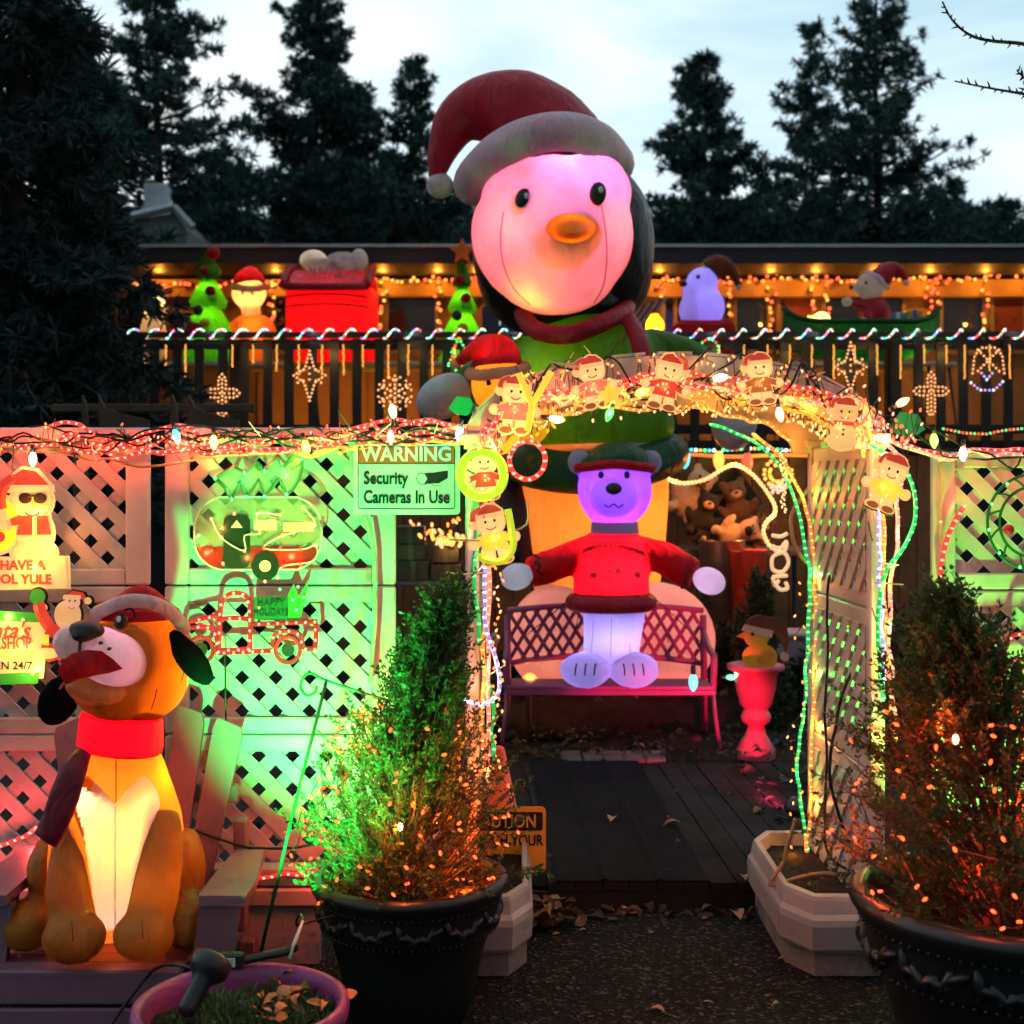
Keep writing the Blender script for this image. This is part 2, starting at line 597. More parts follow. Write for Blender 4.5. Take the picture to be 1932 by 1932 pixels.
rb0 = MB(); n_ = 26; vs = []; fs = []
for i in range(n_ + 1):
    x = -0.9 + 2.3 * i / n_
    for (y, z) in ((7.93, 0.05), (7.99, 0.22 + .03 * mnoise.noise(Vector((x * 3, 1, 0)))), (8.3, 0.262 + .02 * mnoise.noise(Vector((x * 3, 2, 0)))), (9.3, 0.25), (9.4, 0.05)): vs.append((x, y + .05 * mnoise.noise(Vector((x * 2, y, 5))), z))
for i in range(n_):
    for k in range(4): fs.append((i * 5 + k, i * 5 + k + 1, (i + 1) * 5 + k + 1, (i + 1) * 5 + k))
tag(rb0.add(vs, fs).build('raised_bed_ground', M_soil, None, True), kind='structure')
# boardwalk of planks with a rubber mat on it
DIRX = (879 - 966) / FP
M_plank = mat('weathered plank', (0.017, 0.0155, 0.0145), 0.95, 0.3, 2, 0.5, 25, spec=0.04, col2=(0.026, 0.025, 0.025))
bw = bpy.data.objects.new('boardwalk', None); COL.objects.link(bw); tag(bw, kind='structure')
y0b, y1b = 4.94, 7.04
wB = 0.101
for i in range(-6, 9):
    xf = (1341 - 966) / FP * 4.94 + i * wB
    jit = rng.uniform(-0.004, 0.004)
    pts = [Vector((xf + 0.003, y0b, 0.1 + jit * 0.4)), Vector((xf + wB - 0.003, y0b, 0.1 + jit * 0.4)),
           Vector((xf + wB - 0.003 + DIRX * (y1b - y0b), y1b, 0.1 + jit)), Vector((xf + 0.003 + DIRX * (y1b - y0b), y1b, 0.1 + jit))]
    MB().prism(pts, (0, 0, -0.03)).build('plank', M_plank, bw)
MB().box((0.40, y0b + 0.012, 0.035), (1.54, 0.02, 0.06)).build('fascia_board', M_plank, bw)
MB().box((0.40, 6.0, 0.03), (1.4, 1.9, 0.05)).build('joist_bed', M_soil, bw)
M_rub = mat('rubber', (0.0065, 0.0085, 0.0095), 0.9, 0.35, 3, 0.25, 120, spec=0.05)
mt = thing('rubber_mat', 'dark ribbed rubber mat laid over the boardwalk planks', 'mat', (0.25, 5.0, 0.1))
mb = MB()
x0, x1 = (1048 - 966) / FP * 4.94, (1341 - 966) / FP * 4.94
n_r = 22
pro = []
for k in range(n_r + 1):
    x = x0 + (x1 - x0) * k / n_r
    pro.append((x, 0.1065 + (0.0018 if k % 2 else 0.0) + (0.006 if k in (7, 15) else 0)))
vs = []
for (x, z) in pro: vs += [(x, y0b + 0.004, z), (x + DIRX * (y1b - y0b), y1b + 0.03, z)]
mb.add(vs, [(2 * k, 2 * k + 2, 2 * k + 3, 2 * k + 1) for k in range(n_r)])
mb.box(((x0 + x1) / 2, y0b + 0.003, 0.1025), (x1 - x0, 0.004, 0.008))
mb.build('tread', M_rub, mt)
# brick edging at the far end
M_brick = mat('worn brick', (0.10, 0.075, 0.06), 0.85, 0.3, 9, 0.5, 40)
be = bpy.data.objects.new('brick_path', None); COL.objects.link(be); tag(be, kind='structure')
for k in range(10):
    x = (1080 - 966) / FP * 7.1 + (k % 5) * 0.112
    y = 7.11 + (k // 5) * 0.13
    MB().bbox((x + rng.uniform(-.004, .004), y, 0.085), (0.107, 0.12, 0.055), 0.006, Matrix.Rotation(R(rng.uniform(-3, 3)), 3, 'Z')).build('brick', M_brick, be)

# ================================================================== leaves on the ground
M_leafs = [mat('fallen leaf brown', (0.16, 0.075, 0.03), 0.7, 0.3, 20), mat('fallen leaf tan', (0.30, 0.18, 0.09), 0.7, 0.3, 20), mat('fallen leaf dark', (0.03, 0.02, 0.012), 0.8, 0.3, 20), mat('groundcover leaf', (0.014, 0.026, 0.015), 0.55, 0.4, 30)]
def leaf_shape(L, w, curl):
    prof = [(0, 0), (0.25, 0.75), (0.5, 1.0), (0.8, 0.6), (1.0, 0.0)]
    v = []; f = []
    for t, k in prof:
        z = curl * (4 * t * (1 - t) - 0.4) * L
        v += [(t * L - L / 2, -k * w / 2, z + 0.25 * k * w), (t * L - L / 2, 0, z), (t * L - L / 2, k * w / 2, z + 0.25 * k * w)]
    for i in range(len(prof) - 1):
        b_ = i * 3
        f += [(b_, b_ + 1, b_ + 4, b_ + 3), (b_ + 1, b_ + 2, b_ + 5, b_ + 4)]
    return np.array(v), np.array(f)
def scatter_leaves(name, spots, parent=None, L=(0.05, 0.09), mats=M_leafs, label=None, kind='stuff', tilt=0.5, pick=None):
    V, F, MI = [], [], []; nb = 0
    for (x, y, z) in spots:
        l_ = rng.uniform(*L)
        v, f = leaf_shape(l_, l_ * rng.uniform(0.4, 0.7), rng.uniform(-0.3, 0.4))
        M = Matrix.Rotation(rng.uniform(0, 6.28), 3, 'Z') @ Matrix.Rotation(rng.gauss(0, tilt), 3, 'X') @ Matrix.Rotation(rng.gauss(0, tilt * 0.6), 3, 'Y')
        v = v @ np.array(M).T + np.array((x, y, z))
        V.append(v); F.append(f + nb); nb += len(v)
        MI += [pick() if pick else rng.randrange(3)] * len(f)
    o = npmesh(name, np.concatenate(V), np.concatenate(F), mats, parent, False, MI)
    if parent is None: tag(o, label, 'leaves', None, kind)
    return o
sp = []
for _ in range(2600):
    y = rng.uniform(5.5, 9.5); x = rng.uniform(-1.2, 2.6)
    if y < 7.1 and -0.3 < x < 1.13: continue
    zz = 0.27 if (8.0 < y < 9.3 and -.9 < x < 1.4) else 0.075
    sp.append((x, y, zz + rng.uniform(0, 0.06)))
scatter_leaves('leaf_litter', sp, None, (0.03, 0.075), label='dark leaves and ground cover under and round the pink bench', pick=lambda: rng.choices([0, 1, 2, 3], [0.6, 0.3, 8, 20])[0])
sp = [(P(1010, 1700, 4.7).x + rng.gauss(0, 0.055), 4.75 + rng.gauss(0, 0.05), 0.02 + abs(rng.gauss(0, 0.035))) for _ in range(110)]
scatter_leaves('leaf_pile', sp, None, (0.05, 0.10), label='heap of dry brown leaves against the boardwalk step', pick=lambda: rng.choices([0, 1, 2], [5, 3, 3])[0])
sp = [(rng.uniform(0.0, 1.05), rng.uniform(5.0, 7.0), 0.112) for _ in range(12)] + [(rng.uniform(-0.2, 1.2), rng.uniform(3.3, 4.8), 0.011) for _ in range(40)]
scatter_leaves('leaf_scraps', sp, None, (0.012, 0.04), label='scattered scraps of dead leaf on the planks and asphalt', pick=lambda: rng.choices([0, 1, 2], [4, 1, 6])[0], tilt=0.2)
sp = [(rng.uniform(0.05, 1.1), 4.87 + rng.gauss(0, 0.035), 0.015) for _ in range(60)]
scatter_leaves('leaf_drift', sp, None, (0.03, 0.07), label='thin drift of small leaves along the foot of the step', pick=lambda: rng.choices([0, 1, 2], [3, 1, 8])[0])
for (u, v, z, L_, c, lab) in [(1155, 1545, .113, .075, 1, 'pale fan shaped leaf lying on the rubber mat'), (1270, 1555, .113, .09, 0, 'long curled brown leaf on the edge of the rubber mat'),
                        (1432, 1530, .108, .08, 0, 'round brown leaf on the planks near the white lattice post'), (1240, 1905, .012, .05, 1, 'small pale leaf far down on the bare asphalt'),
                        (1390, 1725, .012, .09, 1, 'orange brown leaf on the asphalt below the step'), (1405, 1655, .108, .06, 1, 'small tan leaf on the front edge of the planks'),
                        (1100, 1755, .012, .03, 1, 'tiny pinkish leaf on the asphalt beside the leaf heap'), (1050, 1740, .02, .085, 1, 'large tan leaf lying flat in front of the leaf heap')]:
    Y = (EYE - z) * FP / (v - HOR)
    q = P(u, v, Y)
    vv, ff = leaf_shape(L_, L_ * 0.6, 0.15)
    an = rng.uniform(0, 6); Mz = np.array(Matrix.Rotation(an, 3, 'Z'))
    tag(npmesh('fallen_leaf', vv @ Mz.T + np.array(q), ff, M_leafs[c]), lab, 'leaf', 'single fallen leaves')

# ================================================================== house
M_wall = mat('ochre siding', (0.22, 0.125, 0.05), 0.8, 0.15, 2)
M_dark = mat('dark fascia', (0.012, 0.012, 0.016), 0.6, 0.2, 3)
M_metal = mat('pale drip edge', (0.32, 0.36, 0.38), 0.4, 0.15, 4, metal=0.5)
M_glass = mat('dark window glass', (0.012, 0.013, 0.016), 0.08, 0.2, 2, spec=0.6)
M_frame = mat('worn window frame', (0.17, 0.12, 0.07), 0.6, 0.2, 5)
M_curt = mat('red curtain', (0.16, 0.03, 0.02), 0.8, 0.3, 3)
HY = 15.6
hs = thing('house', 'low ochre house with flat dark eaves behind the decorated deck', 'house', (0, HY, 0))
x0, x1 = -6.0, 7.6
MB().box(((x0 + x1) / 2, HY + 2.5, 1.98), (x1 - x0, 5, 3.96)).build('wall', M_wall, hs)
rf = MB().box(((x0 + x1) / 2, HY + 2.1, 4.045), (x1 - x0 + 1.0, 6.6, 0.14)).build('roof', M_dark, hs)
MB().box(((x0 + x1) / 2, HY - 1.23, 4.035), (x1 - x0 + 1.04, 0.04, 0.17)).build('fascia', M_dark, rf)
MB().box(((x0 + x1) / 2, HY - 1.24, 4.137), (x1 - x0 + 1.06, 0.09, 0.035)).build('drip_edge', M_metal, rf)
MB().box(((x0 + x1) / 2, HY - 0.10, 3.84), (x1 - x0, 0.16, 0.20)).build('beam', mat('ochre beam', (0.28, 0.16, 0.06), 0.7, 0.2, 3), hs)
for xk in np.arange(x0 + 0.6, x1, 1.22):
    MB().box((xk, HY - 0.02, 2.8), (0.05, 0.04, 2.1)).build('batten', M_wall, hs)
for k, (u0, u1, red) in enumerate([(222, 300, 0), (520, 562, 0), (733, 822, 0), (915, 1010, 0), (1254, 1375, 0), (1388, 1447, 0), (1470, 1530, 1), (1556, 1700, 0), (1776, 1852, 0), (1872, 1990, 1)]):
    q0, q1 = P(u0, 548, HY), P(u1, 662, HY)
    cx, cz, w, h = (q0.x + q1.x) / 2, (q0.z + q1.z) / 2, q1.x - q0.x, q0.z - q1.z
    wn_ = MB().box((cx, HY - 0.012, cz), (w, 0.02, h)).build('window', M_curt if red else M_glass, hs)
    fr = MB()
    for sx in (-1, 1): fr.box((cx + sx * (w / 2 + 0.02), HY - 0.03, cz), (0.05, 0.06, h + 0.09))
    fr.box((cx, HY - 0.028, cz + h / 2 + 0.02), (w, 0.05, 0.05)); fr.box((cx, HY - 0.035, cz - h / 2 - 0.02), (w + 0.12, 0.08, 0.05))
    if w > 0.6: fr.box((cx, HY - 0.03, cz), (0.035, 0.03, h))
    fr.build('window_frame', M_frame, wn_)
# deck in front of the house
M_deck = mat('dark stained deck', (0.012, 0.012, 0.015), 0.7, 0.3, 4, 0.3, 20)
DY = 13.0
dk = thing('deck', 'dark stained timber deck with upright balusters in front of the house', 'deck', (0, DY, 0))
zd = 2.0
MB().box((0.5, DY + 1.28, zd - 0.06), (13.2, 2.56, 0.1)).build('floor', M_deck, dk)
rl = MB().box((0.5, DY, P(0, 632, DY).z), (13.2, 0.11, 0.05)).build('handrail', M_deck, dk)
MB().box((0.5, DY + 0.02, P(0, 650, DY).z), (13.2, 0.04, 0.09)).build('top_rail', M_deck, dk)
MB().box((0.5, DY + 0.02, zd + 0.1), (13.2, 0.04, 0.09)).build('bottom_rail', M_deck, dk)
me_b = None
zt = P(0, 640, DY).z
for u in np.arange(-45, 2020, 42.3):
    u2 = u + rng.uniform(-1.5, 1.5)
    x = P(u2, 0, DY).x
    if me_b is None:
        ob = MB().box((0, DY - 0.02, (zt + zd - 0.1) / 2), (0.088, 0.035, zt - zd + 0.1)).build('baluster', M_deck, None)
        me_b = ob.data; bpy.data.objects.remove(ob)
    o = link('baluster', me_b, dk); o.location.x += x
for u in (0, 445, 880, 1240, 1690, 1990):
    MB().box((P(u, 0, DY).x, DY + 0.1, zt / 2), (0.14, 0.12, zt)).build('post', M_deck, dk)
for x in np.arange(-6, 7.1, 0.145):
    MB().box((x, DY + 0.16, (zd - 0.12) / 2), (0.14, 0.02, zd - 0.13)).build('skirt_board', M_deck, dk)
# far neighbour gable seen between the trees
M_gw = mat('grey neighbour wall', (0.12, 0.135, 0.14), 0.8, 0.2, 2)
nb = thing('neighbour_house', 'grey gabled house with a pale barge board among the trees', 'house', (-7.8, 26, 0))
gq = [P(270, 470, 26), P(352, 470, 26), P(352, 432, 26), P(330, 402, 26), P(270, 432, 26)]
q = P(310, 470, 26)
MB().prism([Vector((gq[0].x - 1.2, 26, 0)), Vector((gq[1].x, 26, 0)), gq[2], gq[3], Vector((gq[0].x - 1.2, 26, gq[4].z))], (0, 6, 0)).build('wall', M_gw, nb)
rf = MB(); rf.tube([gq[3] + Vector((0, -.1, .1)), gq[2] + Vector((.15, -.1, 0))], 0.09, 6); rf.tube([gq[3] + Vector((0, -.1, .1)), Vector((gq[0].x - 1.2, 25.9, gq[4].z))], 0.09, 6)
rf.build('barge_board', M_metal, nb)
ch = P(290, 372, 27)
MB().box((ch.x, 27.3, ch.z - 0.3), (0.42, 0.5, 1.2)).build('chimney', mat('pale chimney', (0.4, 0.46, 0.5), 0.8, 0.2, 3), nb)

# ================================================================== trees
M_bark = mat('conifer bark', (0.022, 0.018, 0.015), 0.9, 0.4, 6, 0.6, 20)
M_ndl = mat('pine needles', (0.046, 0.092, 0.086), 0.7, 0.45, 1.3, spec=0.2)
M_ndl2 = mat('fir needles', (0.040, 0.082, 0.082), 0.7, 0.45, 0.9, spec=0.2)
M_ndl3 = mat('cedar sprays', (0.020, 0.040, 0.041), 0.7, 0.5, 1.6, spec=0.15)
def tufts(C, D, n, L, w, seed, spread=0.9):
    """n slim needle bunches at each point of C, fanning round direction D"""
    r = np.random.RandomState(seed)
    N = len(C)
    c = np.repeat(C, n, 0); d = np.repeat(D, n, 0) + r.normal(0, spread, (N * n, 3))
    d /= np.linalg.norm(d, axis=1)[:, None] + 1e-9
    l_ = L * r.uniform(0.55, 1.2, (N * n, 1))
    s = np.cross(d, r.normal(0, 1, (N * n, 3))); s /= np.linalg.norm(s, axis=1)[:, None] + 1e-9
    ww = w * r.uniform(0.6, 1.3, (N * n, 1))
    a = c - d * l_ * 0.15; m_ = c + d * l_ * 0.5
    v = np.stack([a, m_ + s * ww, c + d * l_, m_ - s * ww], 1).reshape(-1, 3)
    f = np.arange(N * n * 4).reshape(-1, 4)
    return v, f
def conifer(name, label, u, Y, vtop, zbase, prof, seed, nbr=150, ncl=9, ntu=9, L=0.42, w=0.07, m=None, droop=-0.10, group='conifers beyond the house', tr=0.16, lean=0.0, spread=0.9, base_z=0.0, whorl=0.6):
    """prof(t) -> crown radius in metres, t from 0 (crown base) to 1 (tip)"""
    r = np.random.RandomState(seed)
    ztop = P(u, vtop, Y).z; x = P(u, 0, Y).x
    t_ = thing(name, label, 'tree', (x, Y, base_z), group)
    tp = [Vector((x + lean * k * k + 0.05 * math.sin(k * 9 + seed), Y, base_z + (ztop - base_z) * k)) for k in np.linspace(0, 1, 12)]
    MB().tube(tp, [tr * (1 - 0.93 * k) + 0.01 for k in np.linspace(0, 1, 12)], 8).build('trunk', M_bark, t_, True)
    Cs, Ds = [], []; bm_ = MB()
    for i in range(nbr):
        t = (i + r.uniform(0, 1)) / nbr
        if whorl:
            nw = max(6.0, (ztop - zbase) / whorl)
            t = min(0.985, (math.floor(t * nw) + 0.5 + r.normal(0, 0.5)) / nw)
        t = max(0.0, 1 - (1 - t) ** 0.95)
        z = zbase + (ztop - zbase) * t
        az = r.uniform(0, 2 * math.pi)
        rad = prof(t) * (r.uniform(0.45, 1.0) if r.rand() < 0.8 else r.uniform(1.0, 1.14))
        o = Vector((x + lean * ((z - base_z) / (ztop - base_z)) ** 2, Y, z))
        dirv = Vector((math.cos(az), math.sin(az), 0))
        up = droop + (0.5 if t > 0.8 else 0.12) * r.uniform(0.2, 1.0)
        pts = [o + dirv * (rad * k) + Vector((0, 0, rad * (up * k + 0.25 * k * k * (1 if droop > -0.3 else -0.6)))) for k in (0, 0.33, 0.66, 1.0)]
        bm_.tube(pts, [max(0.008, 0.018 * rad), 0.014 * rad + .003, 0.009 * rad + .003, 0.004], 4)
        nc = max(2, int(ncl * (rad / max(prof(0.3), 0.1)) + 1.5))
        for k in range(nc):
            s_ = 0.22 + 0.8 * ((k + r.uniform(0, 1)) / nc) ** 0.8
            s_ = min(s_, 1.02)
            seg = min(int(s_ * 3), 2); fr = s_ * 3 - seg
            p = pts[seg].lerp(pts[seg + 1], fr)
            side = Vector((-dirv.y, dirv.x, 0)) * (r.normal(0, 0.20) * rad * (1.1 - s_ * 0.6))
            p = p + side + Vector((0, 0, r.normal(0, 0.05)))
            Cs.append(p); Ds.append(dirv * 0.7 + Vector((0, 0, 0.35 if droop > -0.3 else -0.3)))
    tag(bm_.build('branches', M_bark, t_), kind='stuff')
    v, f = tufts(np.array([tuple(c) for c in Cs]), np.array([tuple(d) for d in Ds]), ntu, L, w, seed, spread)
    npmesh('crown', v, f, m or M_ndl, t_)
    return t_
pine = lambda wide: (lambda t: wide * (0.42 + 0.58 * min(1, (1 - t) * 1.7)) * (1 - t) ** 0.42 * (0.76 + 0.24 * math.sin(t * 27 + wide * 9)) + 0.10)
fir = lambda wide: (lambda t: wide * (1 - t) ** 0.8 * (0.82 + 0.18 * math.sin(t * 43)) + 0.12)
conifer('pine_tree', 'tall open pine with a bare trunk showing at the upper left', 297, 30, -110, 6.0, pine(3.0), 3, 170, 12, 26, 0.25, 0.019, droop=-0.05, tr=0.22)
conifer('pine_tree', 'broad tall dense pine left of the giant inflatable', 598, 33, -45, 4.5, pine(3.2), 5, 290, 14, 26, 0.25, 0.019, tr=0.22)
conifer('pine_tree', 'narrow shorter pine just behind the red hat tip', 775, 36, 118, 4.5, pine(2.9), 8, 210, 14, 26, 0.25, 0.019)
conifer('pine_tree', 'lower pine leaning against the broad dense pine', 668, 37, 165, 4.5, pine(2.5), 9, 190, 13, 26, 0.25, 0.019)
conifer('pine_tree', 'spire shaped lone pine right of the giant inflatable', 1328, 34, 110, 4.5, pine(3.0), 12, 230, 14, 26, 0.25, 0.019)
conifer('pine_tree', 'slim pine standing against the tallest pine', 1530, 38, 48, 4.5, pine(2.7), 14, 200, 13, 26, 0.25, 0.019)
conifer('pine_tree', 'tallest broad pine right of the middle', 1655, 35, -40, 4.5, pine(4.2), 16, 290, 15, 26, 0.25, 0.019, tr=0.22)
conifer('fir_tree', 'low dark conifer at the far right edge behind the roof', 1905, 33, 385, 3.5, pine(2.1), 21, 100, 11, 22, 0.27, 0.020, M_ndl2)
conifer('fir_tree', 'small dark conifer between the lone pine and the slim pine', 1440, 40, 300, 3.5, pine(2.2), 22, 110, 11, 22, 0.28, 0.021, M_ndl2)
conifer('fir_tree', 'dark bushy conifer at the upper left, behind the near cedar', 145, 20, 20, 2.5, pine(1.8), 24, 140, 12, 17, 0.30, 0.024, M_ndl2)
conifer('fir_tree', 'low bushy conifer filling the gap over the roof at left', 435, 29, 330, 3.5, pine(2.0), 26, 120, 11, 22, 0.27, 0.020, M_ndl2)
conifer('fir_tree', 'low conifer rising behind the roof beside the tallest pine', 1795, 39, 345, 3.5, pine(2.3), 28, 120, 11, 22, 0.28, 0.021, M_ndl2)
# the near cedar whose drooping sprays hide the end of the deck
conifer('cedar_tree', 'near black drooping cedar covering the left end of the deck', 20, 10.6, -420, 1.75, lambda t: (1.80 * (1 - t) ** 0.9 + 0.1) * (0.85 + .15 * math.sin(t * 40)), 33, 230, 15, 20, 0.17, 0.011, M_ndl3, droop=-0.35, group=None, tr=0.17, spread=0.7)
conifer('cedar_tree', 'tall dark cedar running out of the top left corner', -40, 13.5, -700, 3.0, lambda t: 1.55 * (1 - t) ** 0.7 + 0.1, 37, 200, 14, 18, 0.19, 0.013, M_ndl3, droop=-0.3, group=None, tr=0.2, spread=0.75)
# far wood
r_ = np.random.RandomState(4)
n_ = 6500
U = r_.uniform(-150, 2100, n_)
top = 455 - 42 * np.abs(np.sin(U * 0.013)) - 28 * np.abs(np.sin(U * 0.037 + 1)) - 15 * r_.rand(n_)
Vv = top + r_.uniform(0, 1, n_) ** 0.8 * 120
YY = r_.uniform(42, 52, n_)
C = np.stack([(U - 966) * YY / FP, YY, EYE - (Vv - HOR) * YY / FP], 1)
v, f = tufts(C, np.tile((0, 0, 0.6), (n_, 1)), 10, 0.55, 0.05, 5, 1.0)
tag(npmesh('far_wood', v, f, M_ndl2), 'dark wood along the horizon behind the roof', 'wood', kind='stuff')
# bare twigs at the top right
M_twig = mat('bare twig', (0.03, 0.027, 0.025), 0.8, 0.3, 20)
bt = thing('bare_tree', 'bare twigs of a leafless tree reaching in at the upper right corner', 'tree', (1.75, 3.6, 0))
def twig(uvs, Y, r0):
    pts = catmull([P(u, v, Y) for u, v in uvs], 8)
    n = len(pts); mbb = MB()
    mbb.tube(pts, [0.3 * r0 + 0.7 * r0 * i / n for i in range(n)], 6)
    for i in range(3, n - 1, 2):
        d = (pts[i + 1] - pts[i]).normalized(); s = Vector((d.z, 0, -d.x)) * rng.choice((-1, 1))
        mbb.tube([pts[i], pts[i] + (s - d * 0.6) * rng.uniform(.009, .018)], [0.0035, 0.001], 5)
    mbb.build('branch', M_twig, bt, True)
MB().tube(catmull([Vector((1.75, 3.6, 0)), Vector((1.72, 3.6, 1.2)), Vector((1.78, 3.62, 2.4)), Vector((1.7, 3.6, 3.6))], 6), [.05 - .0017 * i for i in range(19)], 8).build('trunk', M_bark, bt, True)
twig([(1778, 3), (1797, 38), (1830, 66), (1870, 77), (1935, 84), (2010, 110), (2150, 160)], 3.6, 0.007)
twig([(1801, 153), (1850, 163), (1900, 172), (1960, 182), (2050, 200), (2150, 240)], 3.6, 0.006)
twig([(1918, 132), (1928, 143), (1945, 150), (2040, 190)], 3.6, 0.004)
twig([(1925, 180), (1940, 165), (1990, 190)], 3.6, 0.004)

# ================================================================== white lattice fence
M_vinyl = mat('white vinyl', (0.45, 0.45, 0.44), 0.45, 0.18, 4, 0.08, 30)
M_vin2 = mat('white vinyl slat', (0.44, 0.44, 0.43), 0.45, 0.22, 5, 0.08, 30)
M_grime = mat('grimy white vinyl', (0.40, 0.39, 0.37), 0.5, 0.25, 5, 0.1, 30)

def clip_poly(poly, x0, x1, z0, z1):
    def cl(p, ax, lim, keep_less):
        out = []
        for i in range(len(p)):
            a, b = p[i], p[(i + 1) % len(p)]
            ia = (a[ax] <= lim) if keep_less else (a[ax] >= lim); ib = (b[ax] <= lim) if keep_less else (b[ax] >= lim)
            if ia: out.append(a)
            if ia != ib:
                t = (lim - a[ax]) / (b[ax] - a[ax])
                out.append((a[0] + (b[0] - a[0]) * t, a[1] + (b[1] - a[1]) * t))
        return out
    for ax, lim, kl in ((0, x1, True), (0, x0, False), (1, z1, True), (1, z0, False)):
        if len(poly) < 3: return []
        poly = cl(poly, ax, lim, kl)
    return poly

def lattice(parent, x0, x1, z0, z1, frame, pitch=0.0805, wid=0.0445, th=0.009, phase=0.0):
    """crossed diagonal slats inside a rectangle; frame(x, d, z) -> world point, d = depth away from the viewer"""
    for lay in (0, 1):
        s = -1 if lay == 0 else 1
        c = math.sqrt(2)
        h = wid * c / 2
        k0 = int((z0 - s * x1) / (pitch * c)) - 30; k1 = k0 + 90
        lo = min(z0 - s * x0, z0 - s * x1, z1 - s * x0, z1 - s * x1); hi = max(z0 - s * x0, z0 - s * x1, z1 - s * x0, z1 - s * x1)
        kk = math.floor(lo / (pitch * c)) - 1
        while kk * pitch * c < hi + h:
            q = kk * pitch * c + phase
            kk += 1
            X0, X1 = x0 - 1, x1 + 1
            poly = [(X0, s * X0 + q - h), (X1, s * X1 + q - h), (X1, s * X1 + q + h), (X0, s * X0 + q + h)]
            poly = clip_poly(poly, x0, x1, z0, z1)
            if len(poly) < 3: continue
            if max(p[0] for p in poly) - min(p[0] for p in poly) < 0.012: continue
            d = 0.008 + lay * (th + 0.001)
            a = [frame(p[0], d, p[1]) for p in poly]
            n_ = frame(x0, 1, z0) - frame(x0, 0, z0)
            MB().prism(a, n_ * th).build('slat', M_vin2, parent)

def fence_panel(label, u0, u1, Y, rows, stile=0.078, seed=0, side_off=0.0):
    """rows: list of (v_top, v_bottom) of stacked framed panels"""
    q0, q1 = P(u0, 0, Y), P(u1, 0, Y)
    x0, x1 = q0.x, q1.x
    t = thing('lattice_panel', label, 'fence', (x0, Y, 0), 'white lattice fence panels')
    fr = lambda x, d, z: Vector((x, Y + d, z))
    for i, (va, vb) in enumerate(rows):
        za, zb = P(0, va, Y).z, max(P(0, vb, Y).z, 0.02)
        g_ = 0.0025
        for x in (x0 + stile / 2, x1 - stile / 2):
            MB().bbox((x, Y, (za + zb) / 2), (stile, 0.034, za - zb - g_), 0.006).build('stile', M_vinyl, t)
        for z in (za - 0.028, zb + 0.028):
            MB().bbox(((x0 + x1) / 2, Y + 0.002, z), (x1 - x0 - 2 * stile, 0.026, 0.054), 0.005).build('rail', M_vinyl, t)
        if i == len(rows) - 1:
            for x in (x0 + stile / 2, x1 - stile / 2): MB().bbox((x, Y + .001, zb / 2), (stile - .006, 0.03, zb), 0.004).build('post_foot', M_vinyl, t)
        lattice(t, x0 + stile - 0.004, x1 - stile + 0.004, zb + 0.05, za - 0.05, fr, phase=seed * 0.03 + i * 0.021)
    return t
FY = 4.46
fence_panel('white lattice panel behind the seated dog at the left edge', -260, 283, FY, [(806, 1104), (1106, 1384), (1386, 1690)], seed=1)
fence_panel('white lattice panel with the camper and truck lights hung on it', 313, 747, FY, [(806, 1103), (1105, 1384), (1386, 1690)], seed=2)
fence_panel('white lattice panel at the right edge behind the large potted shrub', 1757, 2230, FY, [(852, 1112), (1114, 1420), (1422, 1720)], seed=3)
# lower white trough behind the chair
tr = thing('trough_planter', 'long white plastic trough standing under the left lattice panels', 'planter', (-1.2, 4.36, 0))
ta, tb = P(-200, 1655, 4.34), P(600, 1655, 4.34)
mb = MB()
for k, (za, zb, dy) in enumerate([(1640, 1676, 0.0), (1679, 1712, -0.012), (1715, 1830, 0.012)]):
    zz0, zz1 = max(0.0, P(0, zb, 4.34).z), P(0, za, 4.34).z
    MB().bbox(((ta.x + tb.x) / 2, 4.39 + dy / 2, (zz0 + zz1) / 2), (tb.x - ta.x, 0.07 - dy, zz1 - zz0), 0.006).build('board', M_grime, tr)

# ================================================================== garden arch
AY0, AY1 = 4.26, 5.02
ar = thing('garden_arch', 'white lattice garden arch wrapped in rope lights over the boardwalk', 'arch', (0.5, 4.6, 0))
# side posts (feet come from planter boxes): left pair seen edge-on, right pair with lattice between
XL0, XL1 = P(893, 0, AY0).x, P(905, 0, AY1).x
XR0, XR1 = P(1652, 0, AY0).x, P(1538, 0, AY1).x
def spring_z(v, Y): return P(0, v, Y).z
zsp0, zsp1 = 1.72, 1.72
def leg(x, y, z0, z1, w=0.05, d=0.045):
    MB().bbox((x, y, (z0 + z1) / 2), (w, d, z1 - z0), 0.006).build('post', M_vinyl, ar)
leg(XL0, AY0, 0.12, zsp0, 0.038); leg(XL1, AY1, 0.12, zsp1, 0.038)
leg(XR0, AY0, 0.12, zsp0); leg(XR1, AY1, 0.12, zsp1)
# right side lattice (runs from the far-left post to the near-right post)
def side_frame(xa, ya, xb, yb):
    a = Vector((xa, ya, 0)); b_ = Vector((xb, yb, 0)); e = (b_ - a).normalized(); n = Vector((-e.y, e.x, 0))
    return (b_ - a).length, (lambda s, d, z: a + e * s + n * d + Vector((0, 0, z))), e, n
def side_panel(xa, ya, xb, yb, rows):
    L, fr, e, n = side_frame(xa, ya, xb, yb)
    ang = math.atan2(e.y, e.x)
    Rz = Matrix.Rotation(ang, 3, 'Z')
    for (za, zb) in rows:
        for z in (za - 0.028, zb + 0.028):
            MB().bbox(fr(L / 2, 0, z), (L - 0.05, 0.028, 0.054), 0.005, Rz).build('rail', M_vinyl, ar)
        # steep overlapping slats as seen: one layer in front leaning, one behind
        lattice(ar, 0.026, L - 0.026, zb + 0.05, za - 0.05, lambda s, d, z: fr(s, -d, z), pitch=0.083, wid=0.047, phase=0.02)
